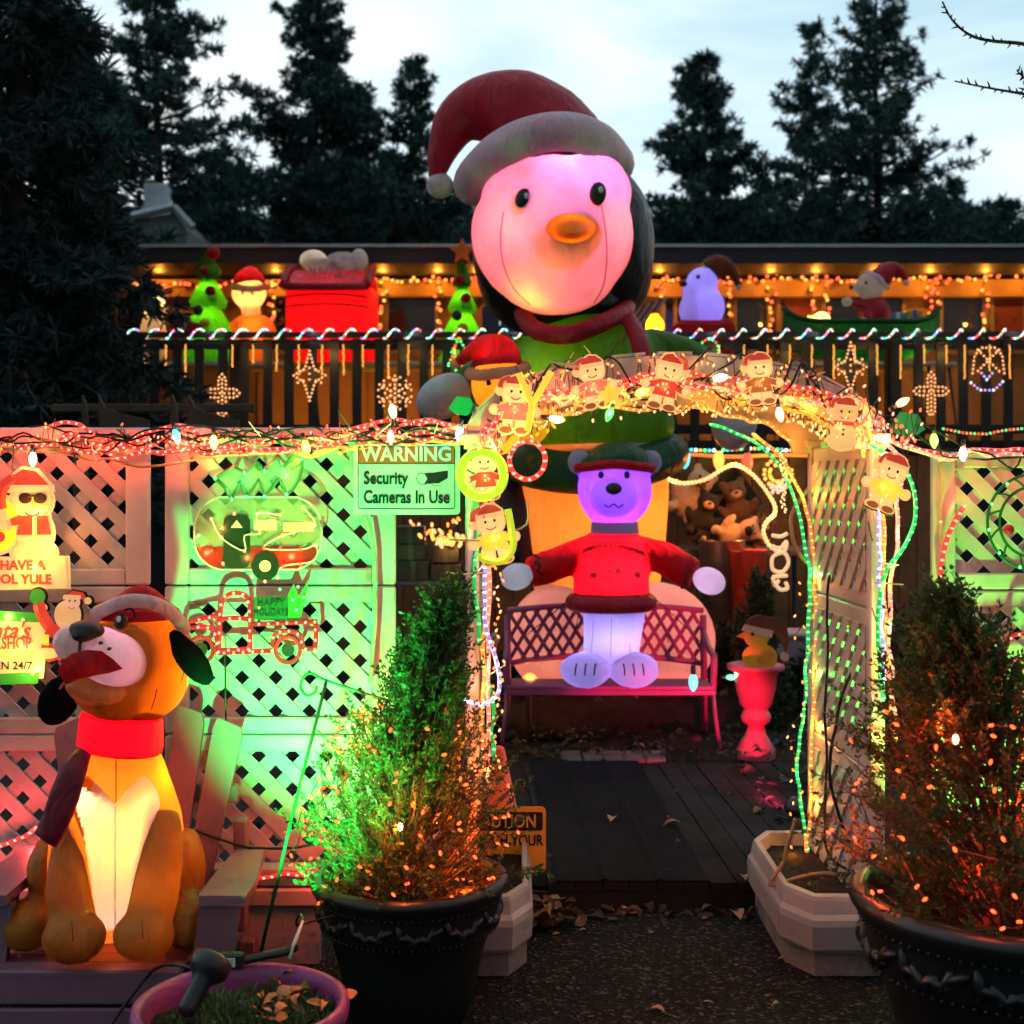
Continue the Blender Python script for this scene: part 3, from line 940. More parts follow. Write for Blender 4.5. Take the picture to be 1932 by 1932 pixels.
side_panel(XR1, AY1, XR0, AY0, [(1.72, 1.185), (1.18, 0.66), (0.655, 0.14)])
side_panel(XL1, AY1, XL0, AY0, [(1.72, 1.185), (1.18, 0.66), (0.655, 0.14)])
# curved boards of the top
def arch_curve(xl, xr, Y, zs, rise, n=28):
    xc, hw = (xl + xr) / 2, (xr - xl) / 2
    out = []
    for i in range(n + 1):
        a = math.pi * (1 - i / n)
        out.append(Vector((xc + hw * math.cos(a), Y, zs + rise * math.sin(a) ** 0.9)))
    return out
def arch_board(xl, xr, Y, zs, rise, deep, th):
    o = arch_curve(xl, xr, Y, zs, rise); i_ = arch_curve(xl + deep * 0.9, xr - deep * 0.9, Y, zs, rise - deep)
    mb = MB()
    for k in range(len(o) - 1):
        mb.prism([o[k], o[k + 1], i_[k + 1], i_[k]], (0, th, 0))
    mb.build('arch_board', M_vinyl, ar)
    return o, i_
ZS = 1.70
o0, i0 = arch_board(XL0 - 0.03, XR0 + 0.03, AY0 - 0.02, ZS, 0.30, 0.12, 0.03)
o1, i1 = arch_board(XL1 - 0.02, XR1 + 0.02, AY1 - 0.02, ZS, 0.30, 0.12, 0.03)
# slats across the top
for k in range(2, len(o0) - 2, 2):
    a, b_ = o0[k], o1[k]
    d = (o0[k + 1] - o0[k - 1]).normalized() * 0.055
    up = Vector((0, 0, 0.012))
    MB().prism([a - d + up, a + d + up, b_ + d + up, b_ - d + up], (0, 0, -0.010)).build('cross_slat', M_vin2, ar)
# top plates on the posts
for x, y in ((XL0, AY0), (XR0, AY0), (XL1, AY1), (XR1, AY1)):
    MB().bbox((x, y, 1.735), (0.09, 0.08, 0.03), 0.006).build('post_cap', M_vinyl, ar)
# planter feet
M_stone = mat('speckled stone block', (0.20, 0.19, 0.175), 0.9, 0.3, 14, 0.6, 60)
M_pl = mat('pinkish white planter', (0.36, 0.335, 0.32), 0.5, 0.15, 4, 0.1, 20)
def oct_ring(c, rx, ry, z, ch=0.32):
    return [Vector((c.x + sx * rx * a, c.y + sy * ry * b_, z)) for sx, sy, a, b_ in
            ((-1, -1, 1 - ch, 1), (1, -1, 1 - ch, 1), (1, -1, 1, 1 - ch), (1, 1, 1, 1 - ch), (1, 1, 1 - ch, 1), (-1, 1, 1 - ch, 1), (-1, 1, 1, 1 - ch), (-1, -1, 1, 1 - ch))]
def planter(label, cx, cy, rx, ry):
    c = Vector((cx, cy, 0))
    t = thing('arch_planter', label, 'planter', (cx, cy, 0), 'planter boxes at the foot of the arch')
    mb = MB()
    lv = [(0.0, 0.90), (0.085, 0.90)]
    rings = [oct_ring(c, rx * s, ry * s, z) for z, s in lv]
    vs = sum(rings, []); fs = [(i * 8 + k, i * 8 + (k + 1) % 8, (i + 1) * 8 + (k + 1) % 8, (i + 1) * 8 + k) for i in range(len(rings) - 1) for k in range(8)]
    MB().add(vs, fs + [tuple(range(8, 16))]).build('stone_block', M_stone, t)
    lv = [(0.087, 0.955), (0.10, 0.98), (0.175, 1.0), (0.195, 0.99), (0.21, 0.955), (0.25, 0.93), (0.262, 0.915), (0.262, 0.84), (0.20, 0.82)]
    rings = [oct_ring(c, rx * s, ry * s, z) for z, s in lv]
    vs = sum(rings, []); n = len(rings)
    fs = [(i * 8 + k, i * 8 + (k + 1) % 8, (i + 1) * 8 + (k + 1) % 8, (i + 1) * 8 + k) for i in range(n - 1) for k in range(8)]
    MB().add(vs, fs).build('box', M_pl, t)
    MB().add([tuple(p) for p in oct_ring(c, rx * 0.835, ry * 0.835, 0.215)], [tuple(range(8))]).build('soil', M_soil, t)
    return t
planter('pinkish white planter box at the right foot of the arch', 1.12, 4.66, 0.24, 0.44)
planter('pinkish white planter box half hidden by the left potted shrub', -0.14, 4.66, 0.21, 0.44)

# ================================================================== adirondack chair under the dog
M_chair = mat('mauve resin', (0.20, 0.105, 0.15), 0.5, 0.12, 4, 0.12, 40)
CYc = 4.0
chr_ = thing('adirondack_chair', 'mauve slatted garden chair that the inflatable dog sits on', 'chair', (P(190, 0, CYc).x, CYc, 0))
zseat = P(0, 1818, 3.82).z
# seat slats, front ones show below the dog
for k in range(7):
    y = 3.80 + k * 0.085
    MB().bbox((P(175, 0, CYc).x - 0.03, y, zseat - 0.012 - 0.006 * k), (0.70, 0.074, 0.024), 0.006).build('seat_slat', M_chair, chr_)
for k in range(2):
    MB().bbox((P(175, 0, CYc).x - 0.03, 3.775, zseat - 0.045 - 0.098 * k - 0.01), (0.78, 0.022, 0.088), 0.006).build('apron_board', M_chair, chr_)
# fan of back slats
bc = Vector((P(268, 0, 4.25).x, 4.24, zseat + 0.02))
for k in range(-2, 3):
    ang = k * 0.085
    L_ = 0.655 - 0.012 * k * k
    lean = Matrix.Rotation(R(-9), 3, 'X')
    rot = Matrix.Rotation(ang, 3, 'Y') @ lean
    w0, w1 = 0.075, 0.098
    vs = []
    for z, w in ((0, w0), (L_ - 0.03, w1), (L_, w1 - 0.02)):
        for x, y in ((-w / 2, -0.011), (w / 2, -0.011), (w / 2, 0.011), (-w / 2, 0.011)):
            zz = z - (0.02 * (1 if x > 0 else 0) * (k > 0) + 0.02 * (1 if x < 0 else 0) * (k < 0)) * (z > 0.1)
            vs.append(bc + Vector((k * 0.082, 0, 0)) + rot @ Vector((x, y, zz)))
    fs = [(3, 2, 1, 0), (8, 9, 10, 11)]
    for i in (0, 4):
        fs += [(i + a, i + (a + 1) % 4, i + 4 + (a + 1) % 4, i + 4 + a) for a in range(4)]
    MB().add(vs, fs).build('back_slat', M_chair, chr_)
MB().bbox(bc + Vector((0, 0.10, 0.35)), (0.58, 0.03, 0.06), 0.006).build('back_brace', M_chair, chr_)
# arms and front legs
for s, (ua, va, ub, vb) in ((1, (404, 1690, 478, 1592)), (-1, (-22, 1690, 85, 1602))):
    pa, pb = P(ua, va, 3.80), P(ub, vb, 4.28)
    za = (pa.z + pb.z) / 2
    w = 0.145
    if s > 0: out = [(pa.x - .045, 3.80), (pa.x + 0.09, 3.80), (pa.x + 0.095, 3.92), (pb.x + 0.04, 4.28), (pb.x - 0.05, 4.30), (pa.x - 0.045, 3.95)]
    else: out = [(pa.x - 0.10, 3.80), (pa.x + 0.05, 3.80), (pa.x + 0.05, 3.95), (pb.x + 0.05, 4.30), (pb.x - 0.06, 4.28), (pa.x - 0.11, 3.92)]
    zt_ = P(0, 1690, 3.80).z
    MB().prism([Vector((x, y, zt_ + (y - 3.8) * 0.02)) for x, y in out], (0, 0, -0.03)).build('arm', M_chair, chr_)
    lx = P(405, 0, 3.82).x if s > 0 else P(-25, 0, 3.82).x
    vs = [Vector((lx - .075 - .02, 3.83, 0.006)), Vector((lx + .045 - .02, 3.83, 0.006)), Vector((lx + .07, 3.83, zt_ - .032)), Vector((lx - .045, 3.83, zt_ - .032))]
    MB().prism(vs, (0, 0.03, 0)).build('leg', M_chair, chr_)
    MB().prism([Vector((lx + .0, 3.862, zt_ - .032)), Vector((lx + .03, 3.862, zt_ - .032)), Vector((lx + 0.0, 3.862, zt_ - .2))], (0.022, 0.08, 0)).build('bracket', M_chair, chr_)
    MB().bbox((lx, 4.32, (zseat - .1) / 2 + 0.003), (0.05, 0.08, zseat - .1), 0.005).build('leg', M_chair, chr_)
    MB().bbox((lx - .02 * s, 4.29, zseat + 0.12), (0.04, 0.06, 0.36), 0.005).build('arm_support', M_chair, chr_)

# ================================================================== big pots with lit shrubs
M_pot = mat('dark glazed pot', (0.0075, 0.0105, 0.012), 0.36, 0.35, 5, 0.15, 18, spec=0.5)
M_twg = mat('shrub twig', (0.06, 0.035, 0.02), 0.8, 0.3, 20)
M_box = leafmat('boxwood leaf', (0.055, 0.115, 0.030), 0.4, 0.45, 9)
M_rbulb = emit('red mini bulb', (1.0, 0.085, 0.02), 4.5)
M_wire = mat('green wire', (0.008, 0.016, 0.010), 0.5, 0.2, 10)
def pot(label, cx, cy, r, h, seed):
    t = thing('flower_pot', label, 'pot', (cx, cy, 0), 'dark glazed pots with lit shrubs')
    k = r / 0.29
    prof = [(0.60, 0.0), (0.625, 0.03), (0.74, 0.40), (0.83, 0.62), (0.86, 0.655), (0.90, 0.66), (0.915, 0.67), (0.93, 0.80), (0.94, 0.865), (0.955, 0.875), (0.965, 0.89), (1.0, 0.925), (1.015, 0.955), (1.0, 0.985), (0.97, 1.0), (0.91, 1.0), (0.89, 0.985), (0.875, 0.90), (0.86, 0.86)]
    MB().lathe((cx, cy, 0.006), [(a * r, z * h) for a, z in prof], 56).build('body', M_pot, t, True)
    MB().lathe((cx, cy, 0.006), [(0.0, 0.865 * h), (0.87 * r, 0.865 * h)], 40).build('soil', M_soil, t)
    bd = MB()
    for i in range(90):
        a = 2 * math.pi * i / 90
        for rr, zz, s in ((0.945, 0.872, 0.011), (0.905, 0.665, 0.012)):
            bd.ell((cx + rr * r * math.cos(a), cy + rr * r * math.sin(a), zz * h), (s * r * 1.25,) * 3, None, 6, 4)
    tag(bd.build('beading', M_pot, t, True), kind='stuff')
    # swags of moulded leaves on the band
    sw = MB()
    for g in range(12):
        a0 = 2 * math.pi * (g + 0.3) / 12
        for i in range(7):
            f = (i - 3) / 3
            a = a0 + f * 0.19; z = (0.76 + 0.045 * f * f - 0.02) * h
            rr = 0.925 * r
            c = Vector((cx + rr * math.cos(a), cy + rr * math.sin(a), z))
            M = Matrix.Rotation(a, 3, 'Z') @ Matrix.Rotation(f * 0.9 + (0.5 if i % 2 else -0.5), 3, 'X')
            sw.ell(c, (0.012 * k, 0.030 * k, 0.010 * k), M, 8, 5)
    tag(sw.build('leaf_swag', M_pot, t, True), kind='stuff')
    return t
PL = (P(773, 0, 3.98).x, 3.98); PR = (P(1912, 0, 3.42).x, 3.42)
pot('dark pot with beaded rim left of the path', PL[0], PL[1], 0.292, 0.415, 1)
pot('larger dark pot with moulded leaf swags at the right edge', PR[0], PR[1], 0.41, 0.535, 2)

def shrub(name, label, cx, cy, zb, spine, env, n_br, seed, lights, leafL=0.018, wire_len=0):
    """spine: [(x, z)] top wander; env(t) -> (x offset, radius)"""
    r = random.Random(seed)
    t = thing(name, label, 'shrub', (cx, cy, zb), 'shrubs lit with red bulbs')
    ztop = spine
    tw = MB(); C, D = [], []
    NPs = np.random.RandomState(seed)
    ends = []
    for i in range(n_br):
        tt = r.random() ** 0.85
        a = r.uniform(0, 2 * math.pi)
        ox, rad = env(tt)
        rr = rad * (r.random() ** 0.5) * (1.0 if r.random() < .85 else r.uniform(1.05, 1.28))
        tip = Vector((cx + ox + rr * math.cos(a), cy + rr * math.sin(a) * 0.9, zb + ztop * tt))
        t0 = max(0, tt - r.uniform(0.18, 0.42)); ox0, _ = env(t0)
        st = Vector((cx + ox0 * 0.7 + 0.25 * rr * math.cos(a), cy + 0.25 * rr * math.sin(a), zb + ztop * t0))
        mid = st.lerp(tip, 0.55) + Vector((r.gauss(0, .012), r.gauss(0, .012), 0.02 - 0.03 * r.random()))
        pts = catmull([st, mid, tip], 3)
        tw.tube(pts, [0.0030, 0.0026, 0.0022, 0.0018, 0.0014, 0.0011, 0.0008][:len(pts)], 4)
        ends.append((st, mid, tip))
        d0 = (tip - st).normalized(); sx, sy = frame_of(d0)
        nsh = r.randint(4, 7)
        for q in range(nsh):
            s = 0.30 + 0.70 * (q + r.random()) / nsh
            p = (st.lerp(mid, s / 0.55) if s < 0.55 else mid.lerp(tip, (s - 0.55) / 0.45))
            an = r.uniform(0, 6.283)
            d1 = (d0 * 0.75 + (sx * math.cos(an) + sy * math.sin(an)) * 0.8 + Vector((0, 0, 0.25))).normalized() if s < 0.93 else d0
            L_ = r.uniform(0.035, 0.085)
            tw.tube([p, p + d1 * L_], [0.0011, 0.0006], 3)
            ex, ey = frame_of(d1)
            for m_ in range(6):
                f = 0.2 + 0.8 * m_ / 5
                side = ex if m_ % 2 else ey
                for sg in (-1, 1):
                    C.append(p + d1 * (L_ * f)); D.append(d1 * 0.75 + side * (0.75 * sg))
            C.append(p + d1 * L_); D.append(d1)
    tag(tw.build('twigs', M_twg, t), kind='stuff')
    C = np.array([tuple(p) for p in C]); D = np.array([tuple(p) for p in D]); N = len(C)
    dirs = D + NPs.normal(0, 0.16, (N, 3)); dirs /= np.linalg.norm(dirs, axis=1)[:, None]
    s = np.cross(dirs, NPs.normal(0, 1, (N, 3))); s /= np.linalg.norm(s, axis=1)[:, None] + 1e-9
    L = leafL * NPs.uniform(0.55, 1.1, (N, 1)); w = L * NPs.uniform(0.20, 0.28, (N, 1))
    nrm = np.cross(dirs, s)
    v = np.stack([C, C + dirs * L * 0.5 + s * w + nrm * L * 0.08, C + dirs * L, C + dirs * L * 0.5 - s * w + nrm * L * 0.08], 1).reshape(-1, 3)
    npmesh('foliage', v, np.arange(N * 4).reshape(-1, 4), M_box, t)
    # the red light string
    sl = thing('string_light', 'string of small red bulbs wound through the ' + lights['who'], 'string light', (cx, cy, zb), 'red light strings in the pots')
    wire = []; bl = MB(); pts = []
    for i in range(lights['n']):
        tt = (i + 0.5) / lights['n'] * lights['hi']
        a = i * 2.399 + r.uniform(-.4, .4)
        ox, rad = env(tt)
        rr = rad * r.uniform(0.72, 0.98)
        p = Vector((cx + ox + rr * math.cos(a), cy - abs(rr * math.sin(a)) * (0.95 if i % 3 else -0.6), zb + ztop * tt + r.gauss(0, .01)))
        pts.append(p)
        bl.ell(p + Vector((0, -0.006, 0)), (0.0042, 0.0042, 0.0075), Matrix.Rotation(r.uniform(0, 3), 3, 'Y'), 8, 6)
    ordp = sorted(pts, key=lambda p: (round((p.z - zb) / 0.08), p.x * (1 if round((p.z - zb) / 0.08) % 2 else -1)))
    MB().tube(resample(catmull(ordp, 3), 0.012), 0.0016, 4).build('wire', M_wire, sl)
    tag(bl.build('bulbs', M_rbulb, sl, True), kind='stuff')
    return t, sl, pts
def envL(t):
    return -0.025 + 0.16 * t * t, float(np.interp(t, [0, .12, .3, .5, .62, .85, 1], [.27, .37, .36, .27, .19, .09, .03]))
tL, sL, ptsL = shrub('boxwood_shrub', 'leaning pointed shrub lit green and orange in the left pot', PL[0], PL[1], 0.36, 0.93, envL, 430, 4, {'n': 100, 'hi': 0.60, 'who': 'pointed shrub in the left pot'})
def envR(t):
    return -0.03 - 0.16 * t, float(np.interp(t, [0, .15, .35, .55, .75, .9, 1], [.34, .45, .43, .33, .21, .12, .04]))
tR, sR, ptsR = shrub('boxwood_shrub', 'broad dark leafy shrub glowing red in the right pot', PR[0], PR[1], 0.46, 0.86, envR, 420, 6, {'n': 90, 'hi': 0.66, 'who': 'broad shrub in the right pot'}, 0.020)
for i, p in enumerate(ptsL[::9]): lamp(Vector((PL[0] + 0.03, PL[1], p.z)) + (p - Vector((PL[0] + .03, PL[1], p.z))) * (0.55 if i % 2 else 0.9) + Vector((0, -.01, .01)), (1.0, 0.075, 0.004), 2.8, 0.006, sL, 'bulb_light')
for i, p in enumerate(ptsR[::15]): lamp(Vector((PR[0] - 0.06, PR[1], p.z)) + (p - Vector((PR[0] - .06, PR[1], p.z))) * (0.5 if i % 2 else 0.85) + Vector((0, -.01, .01)), (1.0, 0.03, 0.003), 4.0, 0.006, sR, 'bulb_light')
# the one brighter bulb in each shrub
for (u, v, Y, par, col) in ((755, 1560, 3.66, sL, (1.0, 0.12, 0.01)), (1803, 1395, 3.05, sR, (1.0, 0.04, 0.008))):
    q = P(u, v, Y)
    MB().ell(q, (0.007, 0.007, 0.011), None, 10, 8).build('bright_bulb', emit('bright red bulb', (1.0, 0.35, 0.12), 25), par, True)
    lamp(q + Vector((0, -0.018, 0)), col, 4.0, 0.008, par, 'bulb_light')
    lamp(q + Vector((0.0, 0.10, 0.02)), col, 4.0, 0.008, par, 'bulb_light')

# ================================================================== purple bowl with the green flood lamp
M_bowl = mat('magenta plastic', (0.26, 0.035, 0.16), 0.4, 0.12, 4, 0.05, 30)
BX, BY, BZ, BR = P(455, 0, 3.36).x, 3.36, 0.30, 0.272
bo = thing('planter_bowl', 'round magenta plastic bowl planter in the near left corner', 'planter', (BX, BY, 0))
MB().lathe((BX, BY, 0.006), [(0.55 * BR, 0), (0.70 * BR, 0.05), (0.90 * BR, 0.16), (0.955 * BR, 0.215), (0.99 * BR, 0.230), (1.005 * BR, 0.25), (0.99 * BR, 0.272), (0.95 * BR, 0.278), (0.905 * BR, 0.268), (0.88 * BR, 0.24), (0.86 * BR, 0.20)], 56).build('bowl', M_bowl, bo, True)
so_ = sheet('soil_tmp', -0.1, 0.1, 0, 0.1, 0, M_soil); bpy.data.objects.remove(so_)
vs = [(BX, BY, 0.225)]; fs = []
for i in range(1, 7):
    for k in range(28):
        a = 2 * math.pi * k / 28; rr = 0.87 * BR * i / 6
        p = Vector((BX + rr * math.cos(a), BY + rr * math.sin(a), 0))
        vs.append((p.x, p.y, 0.212 + 0.028 * mnoise.noise(p * 14)))
for k in range(28): fs.append((0, 1 + k, 1 + (k + 1) % 28))
for i in range(5):
    for k in range(28): fs.append((1 + i * 28 + k, 1 + (i + 1) * 28 + k, 1 + (i + 1) * 28 + (k + 1) % 28, 1 + i * 28 + (k + 1) % 28))
MB().add(vs, fs).build('soil', M_soil, bo, True)
M_weed = mat('weed leaf', (0.06, 0.11, 0.03), 0.5, 0.4, 20)
# weeds
C = []
for _ in range(420):
    a = rng.uniform(0, 6.28); rr = BR * 0.8 * math.sqrt(rng.random())
    C.append((BX + 0.03 + rr * math.cos(a) * 0.95, BY + rr * math.sin(a), 0.222))
C = np.array(C); v, f = tufts(C, np.tile((0, 0, 1.2), (len(C), 1)), 5, 0.042, 0.0035, 8, 0.9)
wd = npmesh('weeds', v, f, M_weed); tag(wd, 'small ragged weeds growing in the magenta bowl', 'weeds', kind='stuff')
sp = [(BX + 0.12 + rng.gauss(0, 0.06), BY + 0.05 + rng.gauss(0, 0.10), 0.245 + rng.uniform(0, 0.03)) for _ in range(34)]
scatter_leaves('bowl_leaves', sp, None, (0.03, 0.055), [mat('orange leaf', (0.45, 0.16, 0.04), 0.6, 0.3, 20), M_leafs[0], M_leafs[1]], 'orange brown leaves gathered along the rim of the magenta bowl', pick=lambda: rng.choices([0, 1, 2], [4, 2, 1])[0])
M_blk = mat('black plastic', (0.010, 0.012, 0.013), 0.38, 0.2, 10, spec=0.5)
fl = thing('flood_lamp', 'black spike flood lamp in the magenta bowl throwing green light', 'lamp', (BX - 0.11, BY - 0.05, 0.25))
q0 = P(372, 1868, 3.3); qd = (P(560, 1180, 4.46) - q0).normalized()
sx_, sy_ = frame_of(qd)
def along(c, d, prof, seg=24):
    x, y = frame_of(d); vs = []; n = len(prof)
    for r_, s in prof:
        for k in range(seg):
            a = 2 * math.pi * k / seg
            vs.append(c + d * s + x * (r_ * math.cos(a)) + y * (r_ * math.sin(a)))
    fs = [(i * seg + k, i * seg + (k + 1) % seg, (i + 1) * seg + (k + 1) % seg, (i + 1) * seg + k) for i in range(n - 1) for k in range(seg)]
    return MB().add(vs, fs)
lam_d = Vector((0.30, 0.62, 0.60)).normalized()
c0 = P(362, 1888, 3.28)
along(c0, lam_d, [(0.0, -0.035), (0.02, -0.035), (0.024, -0.02), (0.024, 0.05), (0.032, 0.062), (0.047, 0.075), (0.052, 0.085), (0.052, 0.112), (0.048, 0.116), (0.047, 0.10), (0.0, 0.098)]).build('housing', M_blk, fl, True)
along(c0, lam_d, [(0.0, 0.104), (0.046, 0.104)]).build('lens', emit('green lens', (0.05, 1.0, 0.25), 6), fl)
MB().tube([c0, c0 + Vector((0, -.01, -0.05)), Vector((c0.x, c0.y - .01, 0.2))], [0.012, 0.01, 0.006], 10).build('spike', M_blk, fl, True)
spot(c0 + lam_d * 0.125, P(700, 1180, 4.46), (0.0, 1.0, 0.14), 430, 66, 0.55, 0.03, fl)
# adapter box with its label and the power lead
ad = thing('power_adapter', 'black power adapter with a green lit label on the bowl rim', 'adapter', tuple(P(440, 1812, 3.6)))
q = P(437, 1812, 3.60)
MB().bbox(q, (0.066, 0.03, 0.042), 0.005).build('case', M_blk, ad)
MB().box(q + Vector((-0.005, -0.0165, 0)), (0.036, 0.001, 0.024)).build('label_sticker', mat('white sticker', (0.7, 0.7, 0.68), 0.5, 0.05, 10), ad)
lb = MB()
for k in range(4): lb.box(q + Vector((-0.005, -0.0175, 0.007 - 0.0048 * k)), (0.028 - 0.006 * (k % 2), 0.0006, 0.0014))
lb.build('label_print', M_blk, ad)
MB().tube(catmull([P(462, 1812, 3.6), P(500, 1803, 3.6), P(540, 1795, 3.6), P(560, 1785, 3.6)], 6), 0.012, 10).build('connector', M_blk, ad, True)
MB().tube(catmull([P(412, 1818, 3.6), P(380, 1830, 3.55), P(330, 1820, 3.6), P(290, 1830, 3.72), P(255, 1870, 3.72), P(205, 1940, 3.7), P(170, 2000, 3.7)], 8), 0.0052, 8).build('cable', M_blk, ad, True)
tg = thing('cable_tag', 'pale tube shaped tag sticking up out of the magenta bowl', 'tag', tuple(P(555, 1800, 3.62)))
MB().tube([P(548, 1806, 3.6), P(556, 1778, 3.6), P(572, 1736, 3.62)], [0.016, 0.014, 0.008], 10, flat=0.4).build('sleeve', mat('pale sleeve', (0.7, 0.75, 0.7), 0.4, 0.1, 20), tg, True)
MB().tube(catmull([P(572, 1736, 3.62), P(566, 1725, 3.7), P(560, 1745, 3.75), P(600, 1735, 3.8), P(640, 1725, 3.8)], 6), 0.0035, 6).build('lead', M_blk, tg, True)

# ================================================================== shepherd's hook
M_grn = mat('green painted rod', (0.012, 0.10, 0.035), 0.35, 0.2, 10)
hk = thing('shepherd_hook', 'thin green garden hook leaning in front of the lattice', 'garden hook', tuple(P(488, 1800, 4.0)))
MB().tube([P(485, 1830, 3.95), P(550, 1545, 4.0), P(616, 1284, 4.08)], [0.0055] * 3, 8).build('pole', M_grn, hk, True)
MB().tube(catmull([P(764, 1330, 4.1), P(700, 1312, 4.09), P(616, 1284, 4.08), P(585, 1270, 4.08), P(570, 1283, 4.08), P(568, 1300, 4.08), P(580, 1312, 4.08), P(594, 1306, 4.08), P(598, 1294, 4.08)], 8), 0.0045, 8).build('crook', M_grn, hk, True)

# ================================================================== bench
M_bench = mat('pink painted iron', (0.26, 0.05, 0.13), 0.45, 0.15, 6, 0.1, 40)
BnY = 7.45
bn = thing('garden_bench', 'pink painted iron bench with a lattice back behind the arch', 'bench', (P(1150, 0, BnY).x, BnY, 0.08))
bx0, bx1 = P(957, 0, BnY).x, P(1346, 0, BnY).x
zs_ = P(0, 1297, BnY).z
for k in range(5):
    MB().bbox(((bx0 + bx1) / 2, BnY + k * 0.085, zs_ - 0.004 * k), (bx1 - bx0, 0.06, 0.022), 0.004).build('seat_slat', M_bench, bn)
MB().bbox(((bx0 + bx1) / 2, BnY - 0.02, zs_ - 0.026), (bx1 - bx0 + .02, 0.02, 0.03), 0.004).build('seat_rail', M_bench, bn)
for s, x in ((-1, bx0), (1, bx1)):
    MB().tube([Vector((x + .035 * s, BnY - 0.04, 0.07)), Vector((x + .012 * s, BnY - 0.005, 0.26)), Vector((x, BnY + .02, zs_ - .03))], 0.021, 8, flat=0.6).build('leg', M_bench, bn, True)
    MB().tube([Vector((x + .02 * s, BnY + 0.48, 0.07)), Vector((x, BnY + 0.36, 0.3)), Vector((x, BnY + .34, zs_))], 0.021, 8, flat=0.6).build('leg', M_bench, bn, True)
    zt_ = P(0, 1160, BnY + .4).z
    MB().tube([Vector((x, BnY + .36, zs_ - .05)), Vector((x, BnY + .40, zt_))], 0.020, 8).build('back_post', M_bench, bn, True)
    zr = P(0, 1238, BnY).z
    MB().tube(catmull([Vector((x, BnY + 0.01, zs_ - 0.02)), Vector((x + .004 * s, BnY, zr - .04)), Vector((x + .004 * s, BnY + .03, zr)), Vector((x, BnY + .2, zr + .03)), Vector((x, BnY + .38, zr + .09))], 5), 0.02, 8).build('arm_rest', M_bench, bn, True)
YB = BnY + 0.39
def bz(x, k):      # back rails bow upward (top) in the middle
    f = (x - (bx0 + bx1) / 2) / ((bx1 - bx0) / 2)
    return (P(0, 1152, YB).z + 0.035 * (1 - f * f)) if k else (P(0, 1252, YB).z + 0.05 * (1 - f * f))
xs = np.linspace(bx0, bx1, 25)
MB().tube([Vector((x, YB, bz(x, 1))) for x in xs], 0.017, 8).build('top_rail', M_bench, bn, True)
MB().tube([Vector((x, YB, bz(x, 0))) for x in xs], 0.017, 8).build('bottom_rail', M_bench, bn, True)
nx = 15
dx = (bx1 - bx0) / nx
for i in range(-4, nx + 4):
    for s in (1, -1):
        pts = []
        for k in range(0, 5):
            x = bx0 + (i + s * k * 0.62 + (0 if s > 0 else 0.62 * 4 - 2)) * dx
            if x < bx0 or x > bx1: continue
            f = k / 4
            pts.append(Vector((x, YB + 0.003 * s, bz(x, 0) * (1 - f) + bz(x, 1) * f)))
        if len(pts) > 1: MB().tube(pts, 0.0125, 6).build('back_bar', M_bench, bn)
# ================================================================== urn with a chick
M_urn = mat('rose glazed urn', (0.52, 0.085, 0.12), 0.4, 0.15, 5)
UY = 7.35
un = thing('urn', 'tall rose red urn on a foot beside the pink bench', 'urn', (P(1426, 0, UY).x, UY, 0.08))
k = UY / FP
zu = lambda v: P(0, v, UY).z
MB().lathe((P(1426, 0, UY).x, UY, 0), [(36 * k, 0.06), (37 * k, zu(1412)), (20 * k, zu(1385)), (15 * k, zu(1368)), (25 * k, zu(1362)), (29 * k, zu(1352)), (25 * k, zu(1342)), (21 * k, zu(1338)), (30 * k, zu(1328)), (37 * k, zu(1300)), (41 * k, zu(1268)), (53 * k, zu(1262)), (54 * k, zu(1254)), (48 * k, zu(1252)), (38 * k, zu(1262)), (0.001, zu(1266))], 40).build('body', M_urn, un, True)
# yard chick ornament (flat painted board)
M_yel = mat('yellow painted board', (0.78, 0.42, 0.02), 0.5, 0.1, 10)
ck = thing('chick_ornament', 'yellow wooden chick with a brown red cap standing in the urn', 'ornament', tuple(P(1432, 1262, UY)))
def disc_board(cu, cv, ru, rv, Y, th, rot=0, n=28):
    c = P(cu, cv, Y); s = Y / FP
    return [c + Vector((math.cos(a) * ru * s * math.cos(rot) - math.sin(a) * rv * s * math.sin(rot), 0, math.cos(a) * ru * s * math.sin(rot) + math.sin(a) * rv * s * math.cos(rot))) for a in [2 * math.pi * i / n for i in range(n)]]
MB().prism(disc_board(1434, 1240, 33, 26, UY, .02), (0, 0.02, 0)).build('body', M_yel, ck)
MB().prism(disc_board(1428, 1200, 24, 23, UY - .003, .02), (0, 0.02, 0)).build('head', M_yel, ck)
MB().prism([P(1407, 1192, UY), P(1407, 1206, UY), P(1390, 1201, UY)], (0, 0.018, 0)).build('beak', mat('orange beak board', (0.75, 0.22, 0.02), 0.5, 0.1, 10), ck)
MB().prism(disc_board(1444, 1240, 17, 11, UY - .006, .01, 0.5), (0, 0.005, 0)).build('wing', mat('amber wing board', (0.6, 0.28, 0.02), 0.5, 0.1, 10), ck)
MB().prism(disc_board(1420, 1196, 3.2, 3.8, UY - .006, .01), (0, 0.004, 0)).build('eye', M_blk, ck)
MB().prism([P(1404, 1186, UY - .004), P(1412, 1168, UY - .004), P(1430, 1160, UY - .004), P(1462, 1166, UY - .004), P(1484, 1182, UY - .004), P(1490, 1210, UY - .004), P(1482, 1232, UY - .004), P(1474, 1210, UY - .004), P(1458, 1192, UY - .004)], (0, 0.018, 0)).build('cap', mat('rusty red cap', (0.17, 0.04, 0.015), 0.6, 0.2, 10), ck)
